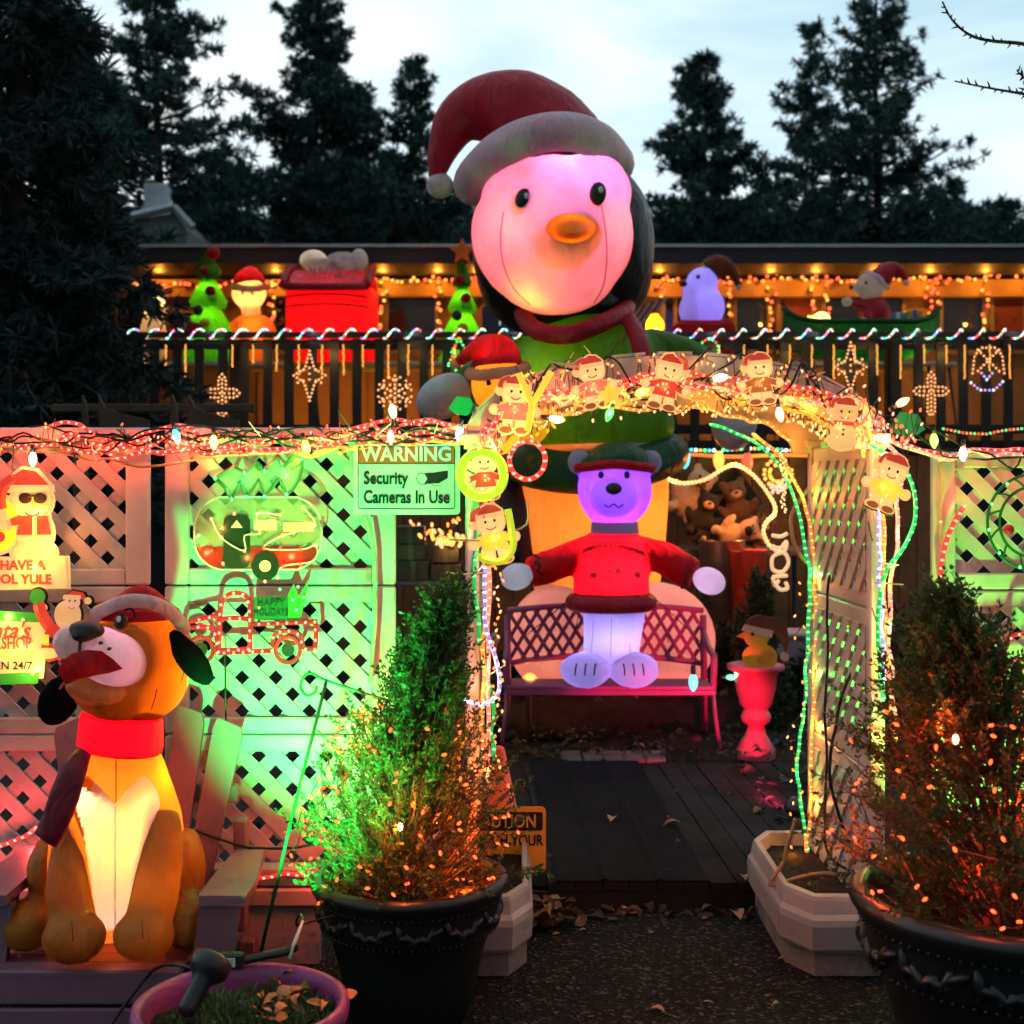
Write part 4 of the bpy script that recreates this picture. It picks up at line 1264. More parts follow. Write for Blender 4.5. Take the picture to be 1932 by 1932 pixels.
MB().prism([P(1400, 1190, UY - .006), P(1406, 1178, UY - .006), P(1460, 1190, UY - .006), P(1456, 1204, UY - .006)], (0, 0.02, 0)).build('cap_brim', mat('peach brim', (0.75, 0.42, 0.3), 0.6, 0.1, 10), ck)
MB().prism(disc_board(1481, 1240, 8, 8, UY - .006, .01), (0, 0.02, 0)).build('pompom', MATS['peach brim'], ck)
# dark garden conifer and cone, caution board
dw = None
conifer('dwarf_conifer', 'small dark green bushy conifer behind the urn', 1432, 8.3, 1090, 0.12, lambda t: 0.20 * (1 - t) ** 0.6 + 0.02, 51, 120, 8, 14, 0.05, 0.005, mat('dwarf conifer', (0.03, 0.055, 0.014), 0.6, 0.4, 6), group=None, tr=0.02, whorl=0)
for i, (u, v, Y, rr, lab) in enumerate([(1380, 1200, 8.6, 0.22, 'dark low bush right behind the bench arm'), (1560, 1240, 8.8, 0.35, 'dark low bush behind the lattice side of the arch'), (1000, 1230, 8.9, 0.25, 'dark low bush behind the left end of the bench'), (860, 1340, 8.0, 0.35, 'dark low bush behind the left arch post'), (1700, 1180, 9.0, 0.5, 'dark reddish bush seen between arch and right panel')]):
    conifer('garden_bush', lab, u, Y, v, 0.1, (lambda R_: (lambda t: R_ * math.sin(math.pi * min(1, 0.25 + t * 0.75)) + 0.02))(rr), 60 + i, 110, 9, 12, 0.06, 0.009, mat('red bush', (0.05, 0.02, 0.02), 0.6, 0.4, 6) if i == 4 else M_leafs[3], group='low bushes in the bed', tr=0.02, whorl=0, droop=0.1)
M_cone = mat('orange cone plastic', (0.85, 0.10, 0.02), 0.4, 0.1, 8)
cn = thing('traffic_cone', 'orange traffic cone half hidden behind the left shrub', 'traffic cone', tuple(P(945, 1560, 5.15)))
c = P(938, 1540, 5.2); zt_ = P(0, 1408, 5.2).z
MB().lathe((c.x, c.y, 0), [(0.145, 0.10), (0.145, 0.125), (0.115, 0.13), (0.03, zt_ - 0.01), (0.022, zt_), (0.0, zt_)], 32).build('body', M_cone, cn, True)
MB().bbox((c.x, c.y, 0.112), (0.30, 0.30, 0.022), 0.006).build('base', M_cone, cn)
M_sig = mat('amber sign board', (0.85, 0.40, 0.03), 0.45, 0.08, 6)
cs = thing('caution_sign', 'amber caution board about the step, half behind the left shrub', 'sign', tuple(P(960, 1648, 4.92)))
sY = 4.90; a_, b_ = P(872, 1522, sY), P(1030, 1645, sY)
def round_rect(x0, x1, z0, z1, r, y, n=5):
    out = []
    for cx_, cz_, s in ((x1 - r, z1 - r, 0), (x0 + r, z1 - r, 1), (x0 + r, z0 + r, 2), (x1 - r, z0 + r, 3)):
        for i in range(n + 1):
            a = (s + i / n) * math.pi / 2
            out.append(Vector((cx_ + r * math.cos(a), y, cz_ + r * math.sin(a))))
    return out
MB().prism(round_rect(a_.x, b_.x, b_.z, a_.z, 0.018, sY), (0, 0.004, 0)).build('board', M_sig, cs)
zc = P(0, 1551, sY).z
MB().prism(round_rect(a_.x + .012, b_.x - .012, P(0, 1567, sY).z, P(0, 1532, sY).z, 0.008, sY - .002), (0, 0.0015, 0)).build('header', M_blk, cs)
text('lettering', 'CAUTION', (P(951, 0, sY).x, sY - .003, P(0, 1550, sY).z), 0.068, M_sig, cs, sx=0.78, bold=0.0012)
text('lettering', 'WATCH YOUR', (P(951, 0, sY).x, sY - .002, P(0, 1586, sY).z), 0.056, M_blk, cs, sx=0.76, bold=0.001)
text('lettering', 'STEP', (P(951, 0, sY).x, sY - .002, P(0, 1622, sY).z), 0.056, M_blk, cs, sx=0.76, bold=0.001)
MB().tube([Vector(((a_.x + b_.x) / 2, sY + .02, b_.z + .2)), Vector(((a_.x + b_.x) / 2, sY + .07, 0.0))], 0.006, 6).build('stand', M_blk, cs)

# ================================================================== inflatables
class Fig:
    def __init__(s, Y): s.Y = Y; s.k = Y / FP
    def p(s, u, v, dy=0.0): return P(u, v, s.Y + dy)
    def E(s, mb, u, v, dy, ru, rv, ry=None, rot=0.0, seg=28, rings=18, mi=0):
        """rot: clockwise in the picture, degrees; ry in metres"""
        ry = ry if ry is not None else (ru + rv) / 2 * s.k
        return mb.ell(s.p(u, v, dy), (ru * s.k, ry, rv * s.k), Matrix.Rotation(R(rot), 3, 'Y'), seg, rings, mi)
    def T(s, mb, pts, seg=14, n=6, flat=1.0, closed=False, mi=0):
        """pts: (u, v, dy, r_px); rounded ends"""
        c = catmull([s.p(a[0], a[1], a[2]) for a in pts], n, closed)
        if closed: rr = [pts[0][3] * s.k] * len(c)
        else:
            rs = [a[3] * s.k for a in pts]
            rr = [float(np.interp(i / n, range(len(rs)), rs)) for i in range(len(c))]
        mb.tube(c, rr, seg, mi, closed, flat)
        return mb
    def line(s, name, pts, r, m, parent, n=5):
        MB().tube(catmull([s.p(*a) for a in pts], n), r * s.k, 6).build(name, m, parent, True)

F_white = fabric('white nylon', (0.78, 0.76, 0.74), 0.74)
F_red = fabric('red nylon', (0.62, 0.012, 0.022), 0.6)
F_dred = fabric('deep red nylon', (0.46, 0.012, 0.035), 0.25)
F_green = fabric('green nylon', (0.06, 0.20, 0.015), 0.45)
F_dgreen = fabric('dark green nylon', (0.012, 0.085, 0.022), 0.35)
F_black = fabric('black nylon', (0.007, 0.007, 0.008), 0.02)
F_tan = fabric('tan nylon', (0.68, 0.235, 0.02), 0.6)
F_brown = fabric('brown nylon', (0.46, 0.18, 0.025), 0.4, 0.25, 16)
F_cream = fabric('cream nylon', (0.80, 0.60, 0.40), 0.72)
F_orange = fabric('orange nylon', (0.80, 0.25, 0.03), 0.5)
F_yel = fabric('yellow nylon', (0.85, 0.55, 0.03), 0.5)
F_pink = fabric('plush white trim', (0.78, 0.58, 0.66), 0.35, 0.6, 20)
M_seam = mat('seam thread', (0.03, 0.02, 0.012), 0.8, 0.2, 20)
M_coal = mat('printed black', (0.008, 0.009, 0.011), 0.5, 0.1, 10)
M_hi = mat('printed highlight', (0.55, 0.55, 0.6), 0.5, 0.1, 10)
M_guy = mat('tether cord', (0.006, 0.006, 0.006), 0.7, 0.1, 10)

def hat(F, t, body, brim, pom, fr=None, fb=None, brim_r=None, name='hat'):
    """body: tube pts; brim: closed tube pts; pom (u, v, dy, r)"""
    mb = MB(); F.T(mb, body, 24, 8)
    h = mb.build(name, fr or F_dred, t, True)
    mb = MB(); F.T(mb, brim, 14, 8, closed=True)
    mb.build('brim', fb or F_pink, h, True)
    if pom:
        mb = MB(); F.E(mb, pom[0], pom[1], pom[2], pom[3], pom[3] * 0.95, None, 0, 16, 10)
        mb.build('pompom', fb or F_pink, h, True)
    return h

# ------------------------------------------------------------------ giant penguin with a santa hat
G = Fig(8.6)
gp = thing('inflatable_penguin', 'giant lit inflatable penguin in a red hat, scarf and green jumper', 'inflatable', tuple(G.p(1110, 1350, 0)))
mb = MB()
G.E(mb, 1062, 462, 0.16, 178, 190, 0.50, 0)
G.E(mb, 1066, 520, 0.22, 168, 130, 0.46, 0)
weld(mb, 'head', F_black, gp, 0.035, 6, 0.02, 3)
mb = MB()
G.E(mb, 1043, 442, -0.22, 150, 142, 0.46, 0)
G.E(mb, 1048, 500, -0.24, 118, 92, 0.42, 0)
G.E(mb, 985, 380, -0.18, 78, 78, 0.40, 0); G.E(mb, 1112, 372, -0.18, 78, 78, 0.40, 0)
weld(mb, 'face', F_white, gp, 0.022, 6, 0.016, 3.2)
mb = MB()
fb_ = [(1077, 430, -.56, 50), (1078, 431, -.70, 42), (1079, 434, -.86, 26), (1080, 438, -.98, 10), (1080, 440, -1.02, 3)]
G.T(mb, fb_, 20, 5, 0.58)
mb.build('beak', fabric('beak orange nylon', (0.85, 0.27, 0.01), 0.55), gp, True); lamp(G.p(1078, 432, -.74), (1, .4, .05), 1.2, .03, gp)
for (u, v) in ((988, 378), (1128, 366)):
    mb = MB(); G.E(mb, u, v, -0.60, 15, 21, 0.045, 8); e_ = mb.build('eye', M_coal, gp, True)
    mb = MB(); G.E(mb, u + 5, v - 8, -0.638, 4.5, 6, 0.012); mb.build('glint', M_hi, e_, True)
hat(G, gp, [(1052, 305, 0.05, 106), (1038, 280, 0.05, 104), (1012, 248, 0.06, 98), (965, 216, 0.06, 86), (912, 208, 0.06, 64), (864, 230, 0.05, 46), (838, 278, 0.04, 30), (826, 322, 0.03, 18), (824, 345, 0.03, 12)],
    [(890, 352, 0.05, 34), (920, 303, -0.36, 34), (980, 264, -.52, 34), (1050, 248, -.55, 34), (1112, 258, -.46, 34), (1152, 290, -.12, 34), (1158, 316, 0.2, 34), (1080, 320, .55, 34), (960, 345, .50, 34)],
    (830, 350, 0.03, 26))
# neck, scarf, jumper
mb = MB(); G.T(mb, [(1075, 570, .08, 108), (1082, 612, .06, 96)], 28, 4); mb.build('neck', F_black, gp, True)
mb = MB(); G.T(mb, [(985, 588, 0, 17), (1010, 622, -.30, 18), (1070, 632, -.42, 18), (1130, 612, -.38, 18), (1180, 585, -.1, 17), (1165, 575, .3, 17), (1080, 590, .45, 17), (1000, 585, .3, 17)], 12, 6, closed=True)
sc1 = mb.build('scarf', F_dred, gp, True)
mb = MB(); G.T(mb, [(1178, 590, -.14, 17), (1198, 625, -.36, 18), (1212, 665, -.44, 18), (1222, 720, -.44, 16)], 12, 5, 0.45); mb.build('scarf_tail', F_dred, sc1, True)
mb = MB()
G.E(mb, 1112, 735, 0.02, 150, 150, 0.44)
G.E(mb, 1122, 800, 0.02, 152, 95, 0.46)
G.T(mb, [(1215, 660, .05, 44), (1290, 678, .06, 44), (1345, 715, .02, 38), (1375, 770, -.05, 34)], 16)
G.T(mb, [(1010, 670, .05, 44), (955, 690, .02, 42), (905, 715, -.1, 40), (870, 733, -.16, 36)], 16)
weld(mb, 'jumper', F_green, gp, 0.03, 6, 0.02, 3.5)
mb = MB(); G.E(mb, 838, 748, -.2, 55, 40, 0.16, -28); mb.build('mitten', fabric('grey white nylon', (0.52, 0.54, 0.56), 0.2), gp, True)
mb = MB(); G.E(mb, 1385, 800, -.08, 42, 50, 0.16, 10); mb.build('mitten', MATS['grey white nylon'], gp, True)
mb = MB()
G.T(mb, [(978, 868, 0.1, 38), (1000, 880, -.32, 40), (1080, 892, -.47, 40), (1180, 885, -.44, 40), (1255, 862, -.12, 40), (1245, 850, .3, 38), (1120, 850, .5, 38), (1000, 858, .38, 38)], 14, 6, closed=True)
mb.build('jumper_hem', F_dgreen, gp, True)
mb = MB()
G.T(mb, [(1120, 840, .02, 138), (1122, 930, .02, 140), (1124, 1020, .02, 132), (1126, 1110, .02, 118), (1126, 1180, .02, 100)], 32, 6)
mb.build('belly', F_cream, gp, True)
mb = MB(); G.T(mb, [(965, 900, .0, 20), (975, 950, -.08, 34), (985, 1020, -.1, 36), (1000, 1075, -.1, 18)], 14, 5, 0.6); mb.build('flipper', F_black, gp, True)
for (u, ru) in ((1060, 100), (1238, 108)):
    mb = MB(); G.E(mb, u, 1205, -.20, ru, 104, 0.42); mb.build('foot', F_white, gp, True)
lamp(G.p(1000, 400, -.35), (1.0, 0.06, 0.06), 9, 0.06, gp); lamp(G.p(1055, 515, -.24), (1.0, 0.13, 0.0), 42, 0.06, gp)
lamp(G.p(1075, 345, -.32), (0.7, 0.25, 1.0), 7, 0.06, gp); lamp(G.p(985, 430, -.48), (1.0, 0.22, 0.16), 1.6, 0.04, gp); lamp(G.p(1010, 540, -.42), (1.0, .25, .0), 2.5, .04, gp); lamp(G.p(1130, 430, -.32), (1.0, 0.09, 0.03), 8, 0.06, gp)
lamp(G.p(1040, 730, -.15), (1.0, 0.7, 0.03), 9, 0.06, gp); lamp(G.p(1150, 960, -.1), (1.0, 0.19, 0.0), 17, 0.06, gp); lamp(G.p(1150, 1090, -.1), (1.0, 0.19, 0.0), 10, 0.06, gp)
for u in (1060, 1238): lamp(G.p(u, 1200, -.2), (1.0, 0.20, 0.14), 6, 0.05, gp)

# ------------------------------------------------------------------ small gingerbread figure held beside the penguin
g2 = Fig(8.0)
gb = thing('inflatable_gingerbread', 'orange lit gingerbread head in a red hat peeking over the arch', 'inflatable', tuple(g2.p(940, 850)))
mb = MB(); g2.E(mb, 940, 725, 0, 52, 58, 0.17); g2.E(mb, 945, 800, .02, 42, 60, .15)
weld(mb, 'body', F_orange, gb, 0.025, 5)
hat(g2, gb, [(938, 690, 0, 50), (935, 668, 0, 42), (912, 658, .0, 26), (885, 668, 0, 14), (862, 684, 0, 8)],
    [(888, 703, 0, 11), (905, 708, -.12, 11), (940, 704, -.18, 11), (975, 700, -.12, 11), (990, 692, 0, 11), (940, 688, .16, 11)], (858, 688, 0, 9), F_red, F_cream)
for u in (922, 958):
    mb = MB(); g2.E(mb, u, 722, -0.162, 4.5, 5.5, 0.01); mb.build('eye', M_coal, gb, True)
lamp(g2.p(940, 725), (1.0, 0.55, 0.12), 5, 0.03, gb); lamp(g2.p(945, 820), (1.0, 0.55, 0.12), 4, 0.03, gb); lamp(g2.p(930, 672), (1.0, 0.3, 0.2), 2.5, 0.03, gb)
pd = thing('inflatable_duckling', 'glowing yellow duckling shape beside the gingerbread head', 'inflatable', tuple(Fig(8.05).p(1005, 838)))
g3 = Fig(8.05); mb = MB(); g3.E(mb, 1004, 745, 0, 34, 44, .12); g3.E(mb, 1004, 800, 0, 34, 40, .12)
weld(mb, 'body', F_yel, pd, 0.025, 5)
mb = MB(); g3.T(mb, [(1004, 742, -.11, 10), (1004, 743, -.15, 8), (1004, 744, -.18, 3)], 10, 4, .5); mb.build('bill', F_orange, pd, True)
lamp(g3.p(1004, 742), (1, .75, .1), 5, .03, pd)

# ------------------------------------------------------------------ polar bear on the bench
B = Fig(7.42)
pb = thing('inflatable_bear', 'violet lit inflatable bear in a red jumper standing on the bench', 'inflatable', tuple(B.p(1158, 1292)))
F_bear = fabric('bear white nylon', (0.68, 0.68, 0.78), 0.72)
F_bhead = fabric('bear head nylon', (0.56, 0.54, 0.70), 0.68)
mb = MB()
B.E(mb, 1160, 922, 0.02, 70, 76, 0.22)
B.E(mb, 1158, 938, -0.15, 44, 36, 0.15)
B.E(mb, 1094, 872, .06, 24, 24, 0.06); B.E(mb, 1226, 872, .06, 24, 24, .06)
weld(mb, 'head', F_bhead, pb, 0.014, 5, 0.008, 7)
mb = MB(); B.E(mb, 1158, 922, -0.295, 15, 11, .03); mb.build('nose', M_coal, pb, True)
for u in (1134, 1183):
    mb = MB(); B.E(mb, u, 896, -.205, 5.5, 7, .012); mb.build('eye', M_coal, pb, True)
B.line('mouth', [(1140, 952, -.285), (1149, 957, -.29), (1158, 951, -.295), (1167, 957, -.29), (1176, 952, -.285)], 1.3, M_coal, pb)
mb = MB(); B.T(mb, [(1160, 880, .03, 68), (1160, 862, .03, 62), (1158, 846, .03, 44), (1157, 835, .03, 18)], 24, 6)
bh = mb.build('cap', F_dgreen, pb, True)
mb = MB(); B.T(mb, [(1092, 884, .02, 9), (1118, 880, -.16, 9), (1160, 876, -.21, 9), (1202, 880, -.16, 9), (1228, 884, .02, 9), (1160, 886, .24, 9)], 10, 6, closed=True); mb.build('cap_band', F_red, bh, True)
mb = MB(); B.T(mb, [(1160, 985, .02, 44), (1160, 1006, .02, 46)], 24, 3); mb.build('neck', F_bear, pb, True)
mb = MB()
B.T(mb, [(1158, 1003, 0.02, 40), (1157, 1025, 0.02, 62), (1155, 1060, 0.02, 68), (1153, 1100, .02, 72), (1153, 1130, .02, 74)], 28, 5)
B.T(mb, [(1112, 1040, .02, 30), (1070, 1055, -.0, 31), (1030, 1070, -.04, 31), (1000, 1080, -.07, 29)], 16)
B.T(mb, [(1205, 1040, .02, 30), (1250, 1052, -.0, 31), (1282, 1070, -.04, 31), (1310, 1085, -.07, 29)], 16)
weld(mb, 'jumper', F_red, pb, 0.016, 4, 0.010, 7)
mb = MB(); B.T(mb, [(1083, 1136, .02, 17), (1100, 1139, -.16, 17), (1153, 1141, -.23, 17), (1206, 1139, -.16, 17), (1223, 1136, .02, 17), (1206, 1132, .2, 17), (1153, 1130, .26, 17), (1100, 1132, .2, 17)], 12, 5, closed=True)
mb.build('jumper_hem', F_dred, pb, True)
for (u, v, ro) in ((975, 1088, 15), (1338, 1096, -22)):
    mb = MB(); B.E(mb, u, v, -.09, 31, 25, .085, -ro); mb.build('mitten', F_white, pb, True)
mb = MB(); B.T(mb, [(1158, 1138, .02, 62), (1158, 1165, .02, 58), (1155, 1205, .02, 54), (1152, 1245, .02, 52)], 28, 5); mb.build('legs', F_bear, pb, True)
for u in (1104, 1196):
    mb = MB(); B.E(mb, u, 1264, -.08, 47, 33, .19); B.E(mb, (u + 1150) / 2, 1252, .0, 44, 30, .15); ft = weld(mb, 'foot', F_bear, pb, .016, 4, .007, 8)
# knitted zigzags
def zig(pts, amp, r, name, par, nz=14):
    c = [B.p(*q) for q in pts]; rs = resample(catmull(c, 5), 0.009)
    out = []
    for i, q in enumerate(rs): out.append(q + Vector((0, 0, (amp if i % 2 else -amp) * B.k)))
    MB().tube(out, r * B.k, 5).build(name, M_coal, par)
zig([(1100, 1040, -.165), (1130, 1030, -.21), (1157, 1030, -.232), (1185, 1034, -.21), (1216, 1045, -.16)], 4, 2.0, 'zigzag', pb)
def zigv(u0, v0, u1, v1, dy):
    pts = []
    for i in range(9):
        t = i / 8; s = 5 if i % 2 else -5
        pts.append(B.p(u0 + (u1 - u0) * t + s, v0 + (v1 - v0) * t, dy - .06 * math.sin(math.pi * t)))
    MB().tube(pts, 2.2 * B.k, 5).build('zigzag', M_coal, pb)
zigv(1012, 1046, 1022, 1104, -.085); zigv(1304, 1054, 1290, 1110, -.085)
def flake(u, v, dy, r):
    m_ = MB()
    for i in range(4):
        a = i * math.pi / 4
        m_.tube([B.p(u - r * math.cos(a), v - r * math.sin(a), dy), B.p(u + r * math.cos(a), v + r * math.sin(a), dy)], 1.8 * B.k, 5)
    m_.build('snowflake', fabric('pink print', (0.85, 0.16, 0.2), 0.5), pb)
flake(1165, 1078, -.212, 19); flake(1120, 1085, -.175, 7); flake(1203, 1085, -.165, 8)
B.line('seam', [(1152, 1010, -.13), (1152, 1032, -.20), (1152, 1078, -.215), (1152, 1128, -.225)], 0.8, M_seam, pb)
B.line('seam', [(1154, 1160, -.15), (1153, 1200, -.15), (1152, 1240, -.15)], 0.5, M_seam, pb)
lamp(B.p(1158, 915, -.02), (0.12, 0.02, 1.0), 8, .04, pb); lamp(B.p(1160, 965, -.02), (0.6, 0.03, 1.0), 3, .04, pb)
lamp(B.p(1165, 1085, -.03), (1.0, .12, .25), 16, .03, pb); lamp(B.p(1160, 1200, .0), (0.36, 0.30, 1.0), 3.2, .015, pb)
lamp(B.p(1104, 1262, -.06), (0.35, 0.28, 1.0), 1.3, .03, pb); lamp(B.p(1196, 1262, -.06), (0.35, 0.28, 1.0), 1.3, .03, pb)
lamp(B.p(975, 1088, -.09), (0.6, .6, 1.0), .12, .02, pb); lamp(B.p(1335, 1096, -.09), (.9, .5, 1.0), .3, .02, pb)
for pts in ([(1088, 1118, -.1), (1040, 1160, .1), (985, 1205, .3)], [(1092, 1120, -.1), (1090, 1165, .2), (1085, 1190, .35)], [(1222, 1118, -.1), (1270, 1160, .1), (1325, 1215, .3)], [(1220, 1120, -.1), (1250, 1180, .2), (1262, 1212, .35)]):
    B.line('tether', pts, 0.9, M_guy, pb)

# ------------------------------------------------------------------ the seated inflatable dog
D = Fig(3.98)
dg_ = thing('inflatable_dog', 'large seated orange inflatable dog with a red hat and scarf', 'inflatable', tuple(D.p(200, 1812)))
mb = MB()
D.T(mb, [(226, 1412, .02, 70), (225, 1425, .02, 79), (222, 1475, .03, 98), (222, 1540, .04, 118), (222, 1620, .05, 130), (222, 1700, .06, 135), (222, 1745, .06, 122)], 28, 5)
dogbody = weld(mb, 'body', F_tan, dg_, 0.012, 5, 0.006, 9)
# chest panel: pale twin-lobed patch sewn on, follows the body's front
def body_r(v): return float(np.interp(v, [1380, 1420, 1475, 1540, 1620, 1700, 1745], [66, 78, 98, 118, 130, 135, 122]))
def chest(u, v, lift=0.010):
    c = 222; rr = body_r(v) - 2
    x = max(-0.98, min(0.98, (u - c) / rr))
    return D.p(u, v, 0.045 - rr * D.k * math.sqrt(1 - x * x) - lift)
def chest_edges(v):
    # left and right outline of the patch by height, from the twin lobes to the narrow foot
    L = float(np.interp(v, [1462, 1470, 1490, 1515, 1530, 1580, 1640, 1700, 1760], [158, 147, 138, 134, 140, 156, 168, 176, 186]))
    Rr = float(np.interp(v, [1458, 1470, 1490, 1515, 1530, 1580, 1640, 1700, 1760], [272, 284, 296, 303, 300, 284, 268, 256, 244]))
    return L, Rr
rows = [1462, 1475, 1490, 1505, 1520, 1540, 1565, 1590, 1620, 1650, 1680, 1710, 1740, 1758]
vs, fs = [], []; NC = 24
for v in rows:
    L, Rr = chest_edges(v)
    for j in range(NC + 1):
        f = j / NC
        u = L + (Rr - L) * f
        mid = 1 - abs(f - 0.5) * 2
        vv = v
        vs.append(chest(u, vv + (0.0 if v > 1525 else (1525 - v) / 63 * 55 * max(0, mid) ** 1.3), 0.022))
for i in range(len(rows) - 1):
    for j in range(NC): fs.append((i * (NC + 1) + j, (i + 1) * (NC + 1) + j, (i + 1) * (NC + 1) + j + 1, i * (NC + 1) + j + 1))
MB().add(vs, fs).build('chest_patch', fabric('chest cream nylon', (0.84, 0.74, 0.58), 0.6), dg_, True)
# the patch is let into the skin: cut the tan cloth away behind it
import bmesh
bmm = bmesh.new(); bmm.from_mesh(dogbody.data); off = dogbody.location + dg_.location
kill = []
for f_ in bmm.faces:
    c = f_.calc_center_median() + off
    if c.y > D.Y + 0.0: continue
    k_ = FP / c.y; u_ = 966 + c.x * k_; v_ = HOR + (EYE - c.z) * k_
    L_, R_ = chest_edges(v_)
    mid_ = max(0, 1 - abs((u_ - L_) / (R_ - L_) - 0.5) * 2)
    if 1478 + 48 * mid_ ** 1.3 < v_ < 1752 and L_ + 5 < u_ < R_ - 5: kill.append(f_)
bmesh.ops.delete(bmm, geom=kill, context='FACES')
bmm.to_mesh(dogbody.data); bmm.free()
MB().tube([chest(217, v, 0.024) for v in (1520, 1560, 1620, 1680, 1750)], 1.0 * D.k, 6).build('seam', mat('pale seam', (0.35, 0.6, 0.5), 0.7, 0.1, 10), dg_)
MB().tube([chest(219, v, 0.010) for v in (1412, 1440, 1470, 1500, 1518)], 1.1 * D.k, 6).build('seam', M_seam, dg_)
# front legs and paws
for pts, paw in (([(140, 1560, -.06, 30), (133, 1620, -.11, 37), (130, 1690, -.15, 42), (140, 1745, -.17, 42)], (140, 1768, -.21, 56, 46)),
                 ([(305, 1535, -.06, 32), (303, 1600, -.11, 42), (293, 1680, -.15, 44), (280, 1740, -.17, 42)], (272, 1764, -.21, 54, 46))):
    mb = MB(); D.T(mb, pts, 20, 5); D.E(mb, paw[0], paw[1], paw[2], paw[3], paw[4], .085)
    weld(mb, 'front_leg', F_brown, dg_, 0.010, 4, 0.006, 11)
    c = paw
    D.line('seam', [(c[0] - 6, c[1] - 46, -.19), (c[0] - 4, c[1] - 20, -.285), (c[0] - 2, c[1] + 8, -.297)], 0.7, M_seam, dg_)
# haunches and hind paws
for (u, du) in ((100, 1), (345, -1)):
    mb = MB(); D.E(mb, u, 1640, .08, 40, 78, .14); D.E(mb, u + du * 2, 1705, .08, 44, 58, .15)
    D.E(mb, u - du * 42, 1742, -.05, 58, 46, .12) if du > 0 else D.E(mb, u + 12, 1735, -.03, 46, 48, .13)
    weld(mb, 'haunch', F_brown, dg_, .012, 4, .008, 11)
# scarf
mb = MB(); D.T(mb, [(230, 1350, .02, 74), (229, 1360, .02, 77), (228, 1385, .02, 78), (227, 1405, .02, 80), (226, 1414, .02, 76)], 32, 4)
mb.build('scarf', fabric('scarf red nylon', (0.75, 0.012, 0.05), 0.5, 0.2), dg_, True)
mb = MB(); D.T(mb, [(160, 1412, -.06, 14), (140, 1450, -.13, 26), (122, 1500, -.16, 30), (104, 1550, -.17, 28), (86, 1584, -.17, 26)], 12, 5, 0.35)
mb.build('scarf_tail', fabric('maroon felt', (0.17, 0.005, 0.02), 0.1), dg_, True)
mb = MB(); D.T(mb, [(234, 1318, .03, 60), (233, 1328, .03, 70), (232, 1340, .025, 72), (230, 1352, .02, 66)], 28, 4)
mb.build('collar', F_tan, dg_, True)
# head
mb = MB()
D.E(mb, 258, 1248, .06, 98, 102, .17, -8)
D.E(mb, 270, 1300, .05, 82, 62, .15, -10)
D.E(mb, 215, 1305, -.04, 78, 52, .13, 12)
hd = weld(mb, 'head', F_tan, dg_, 0.011, 6, .006, 9)
mb = MB()
D.E(mb, 188, 1232, -.10, 88, 46, .135, 24)
D.E(mb, 165, 1215, -.14, 55, 34, .10, 24)
D.E(mb, 222, 1246, -.08, 58, 50, .13, 30)
mz = weld(mb, 'muzzle', fabric('muzzle white nylon', (0.80, 0.72, 0.74), 0.5), dg_, 0.011, 5)
mb = MB(); D.E(mb, 196, 1302, -.085, 64, 30, .11, 6); D.E(mb, 160, 1292, -.11, 34, 24, .09, 18); weld(mb, 'lower_jaw', fabric('jaw nylon', (0.72, 0.38, 0.16), 0.5), dg_, 0.012, 4)
# open mouth: a red pouch between muzzle and jaw
pts = [(108, 1266), (118, 1246), (138, 1232), (165, 1226), (192, 1228), (214, 1244), (232, 1262), (205, 1270), (176, 1275), (150, 1282), (124, 1292)]
c_ = sum((D.p(u, v, 0) for u, v in pts), Vector()) / len(pts)
def mouth_y(u, v): return -0.292 + 0.062 * max(0, (u - 120) / 112.0) ** 1.3
vs = [D.p(u, v, mouth_y(u, v)) for u, v in pts] + [D.p((u - 170) * .6 + 172, (v - 1258) * .6 + 1258, mouth_y(u, v) - .006) for u, v in pts] + [D.p(172, 1258, -.275)]
n = len(pts)
fs = [(i, (i + 1) % n, n + (i + 1) % n, n + i) for i in range(n)] + [(n + i, n + (i + 1) % n, 2 * n) for i in range(n)]
MB().add(vs, fs).build('mouth', fabric('mouth red nylon', (0.42, 0.008, 0.012), 0.3), dg_, True)
MB().tube(catmull([D.p(112, 1300, -.27), D.p(122, 1288, -.268), D.p(140, 1278, -.26), D.p(152, 1272, -.25)], 5), [3.5 * D.k, 5 * D.k] + [5 * D.k] * 12 + [3 * D.k, 1 * D.k], 8, flat=.4).build('tongue', fabric('pink tongue', (.75, .12, .22), .4), dg_, True)
mb = MB(); D.E(mb, 164, 1188, -.205, 32, 17, .045, 6); D.E(mb, 157, 1198, -.22, 20, 13, .04); weld(mb, 'nose', M_coal, dg_, .007, 3)
D.line('lip_line', [(153, 1204, -.255), (151, 1216, -.252), (150, 1232, -.262)], 3.2, M_coal, dg_)
for (u, v, y) in ((190, 1213, -.232), (206, 1224, -.222), (184, 1232, -.245), (119, 1246, -.235), (106, 1248, -.20), (98, 1250, -.17)):
    mb = MB(); D.E(mb, u, v, y, 4, 3.2, .012); mb.build('whisker_spot', M_coal, dg_, True)
mb = MB(); D.E(mb, 228, 1173, -.093, 13, 16, .02, 10); ey = mb.build('eye', M_coal, dg_, True)
mb = MB(); D.E(mb, 224, 1168, -.112, 4, 6, .008, 10); mb.build('glint', M_hi, ey, True)
D.line('eyebrow', [(234, 1152, -.098), (244, 1149, -.098), (252, 1153, -.096), (255, 1166, -.095)], 2.2, M_coal, dg_)
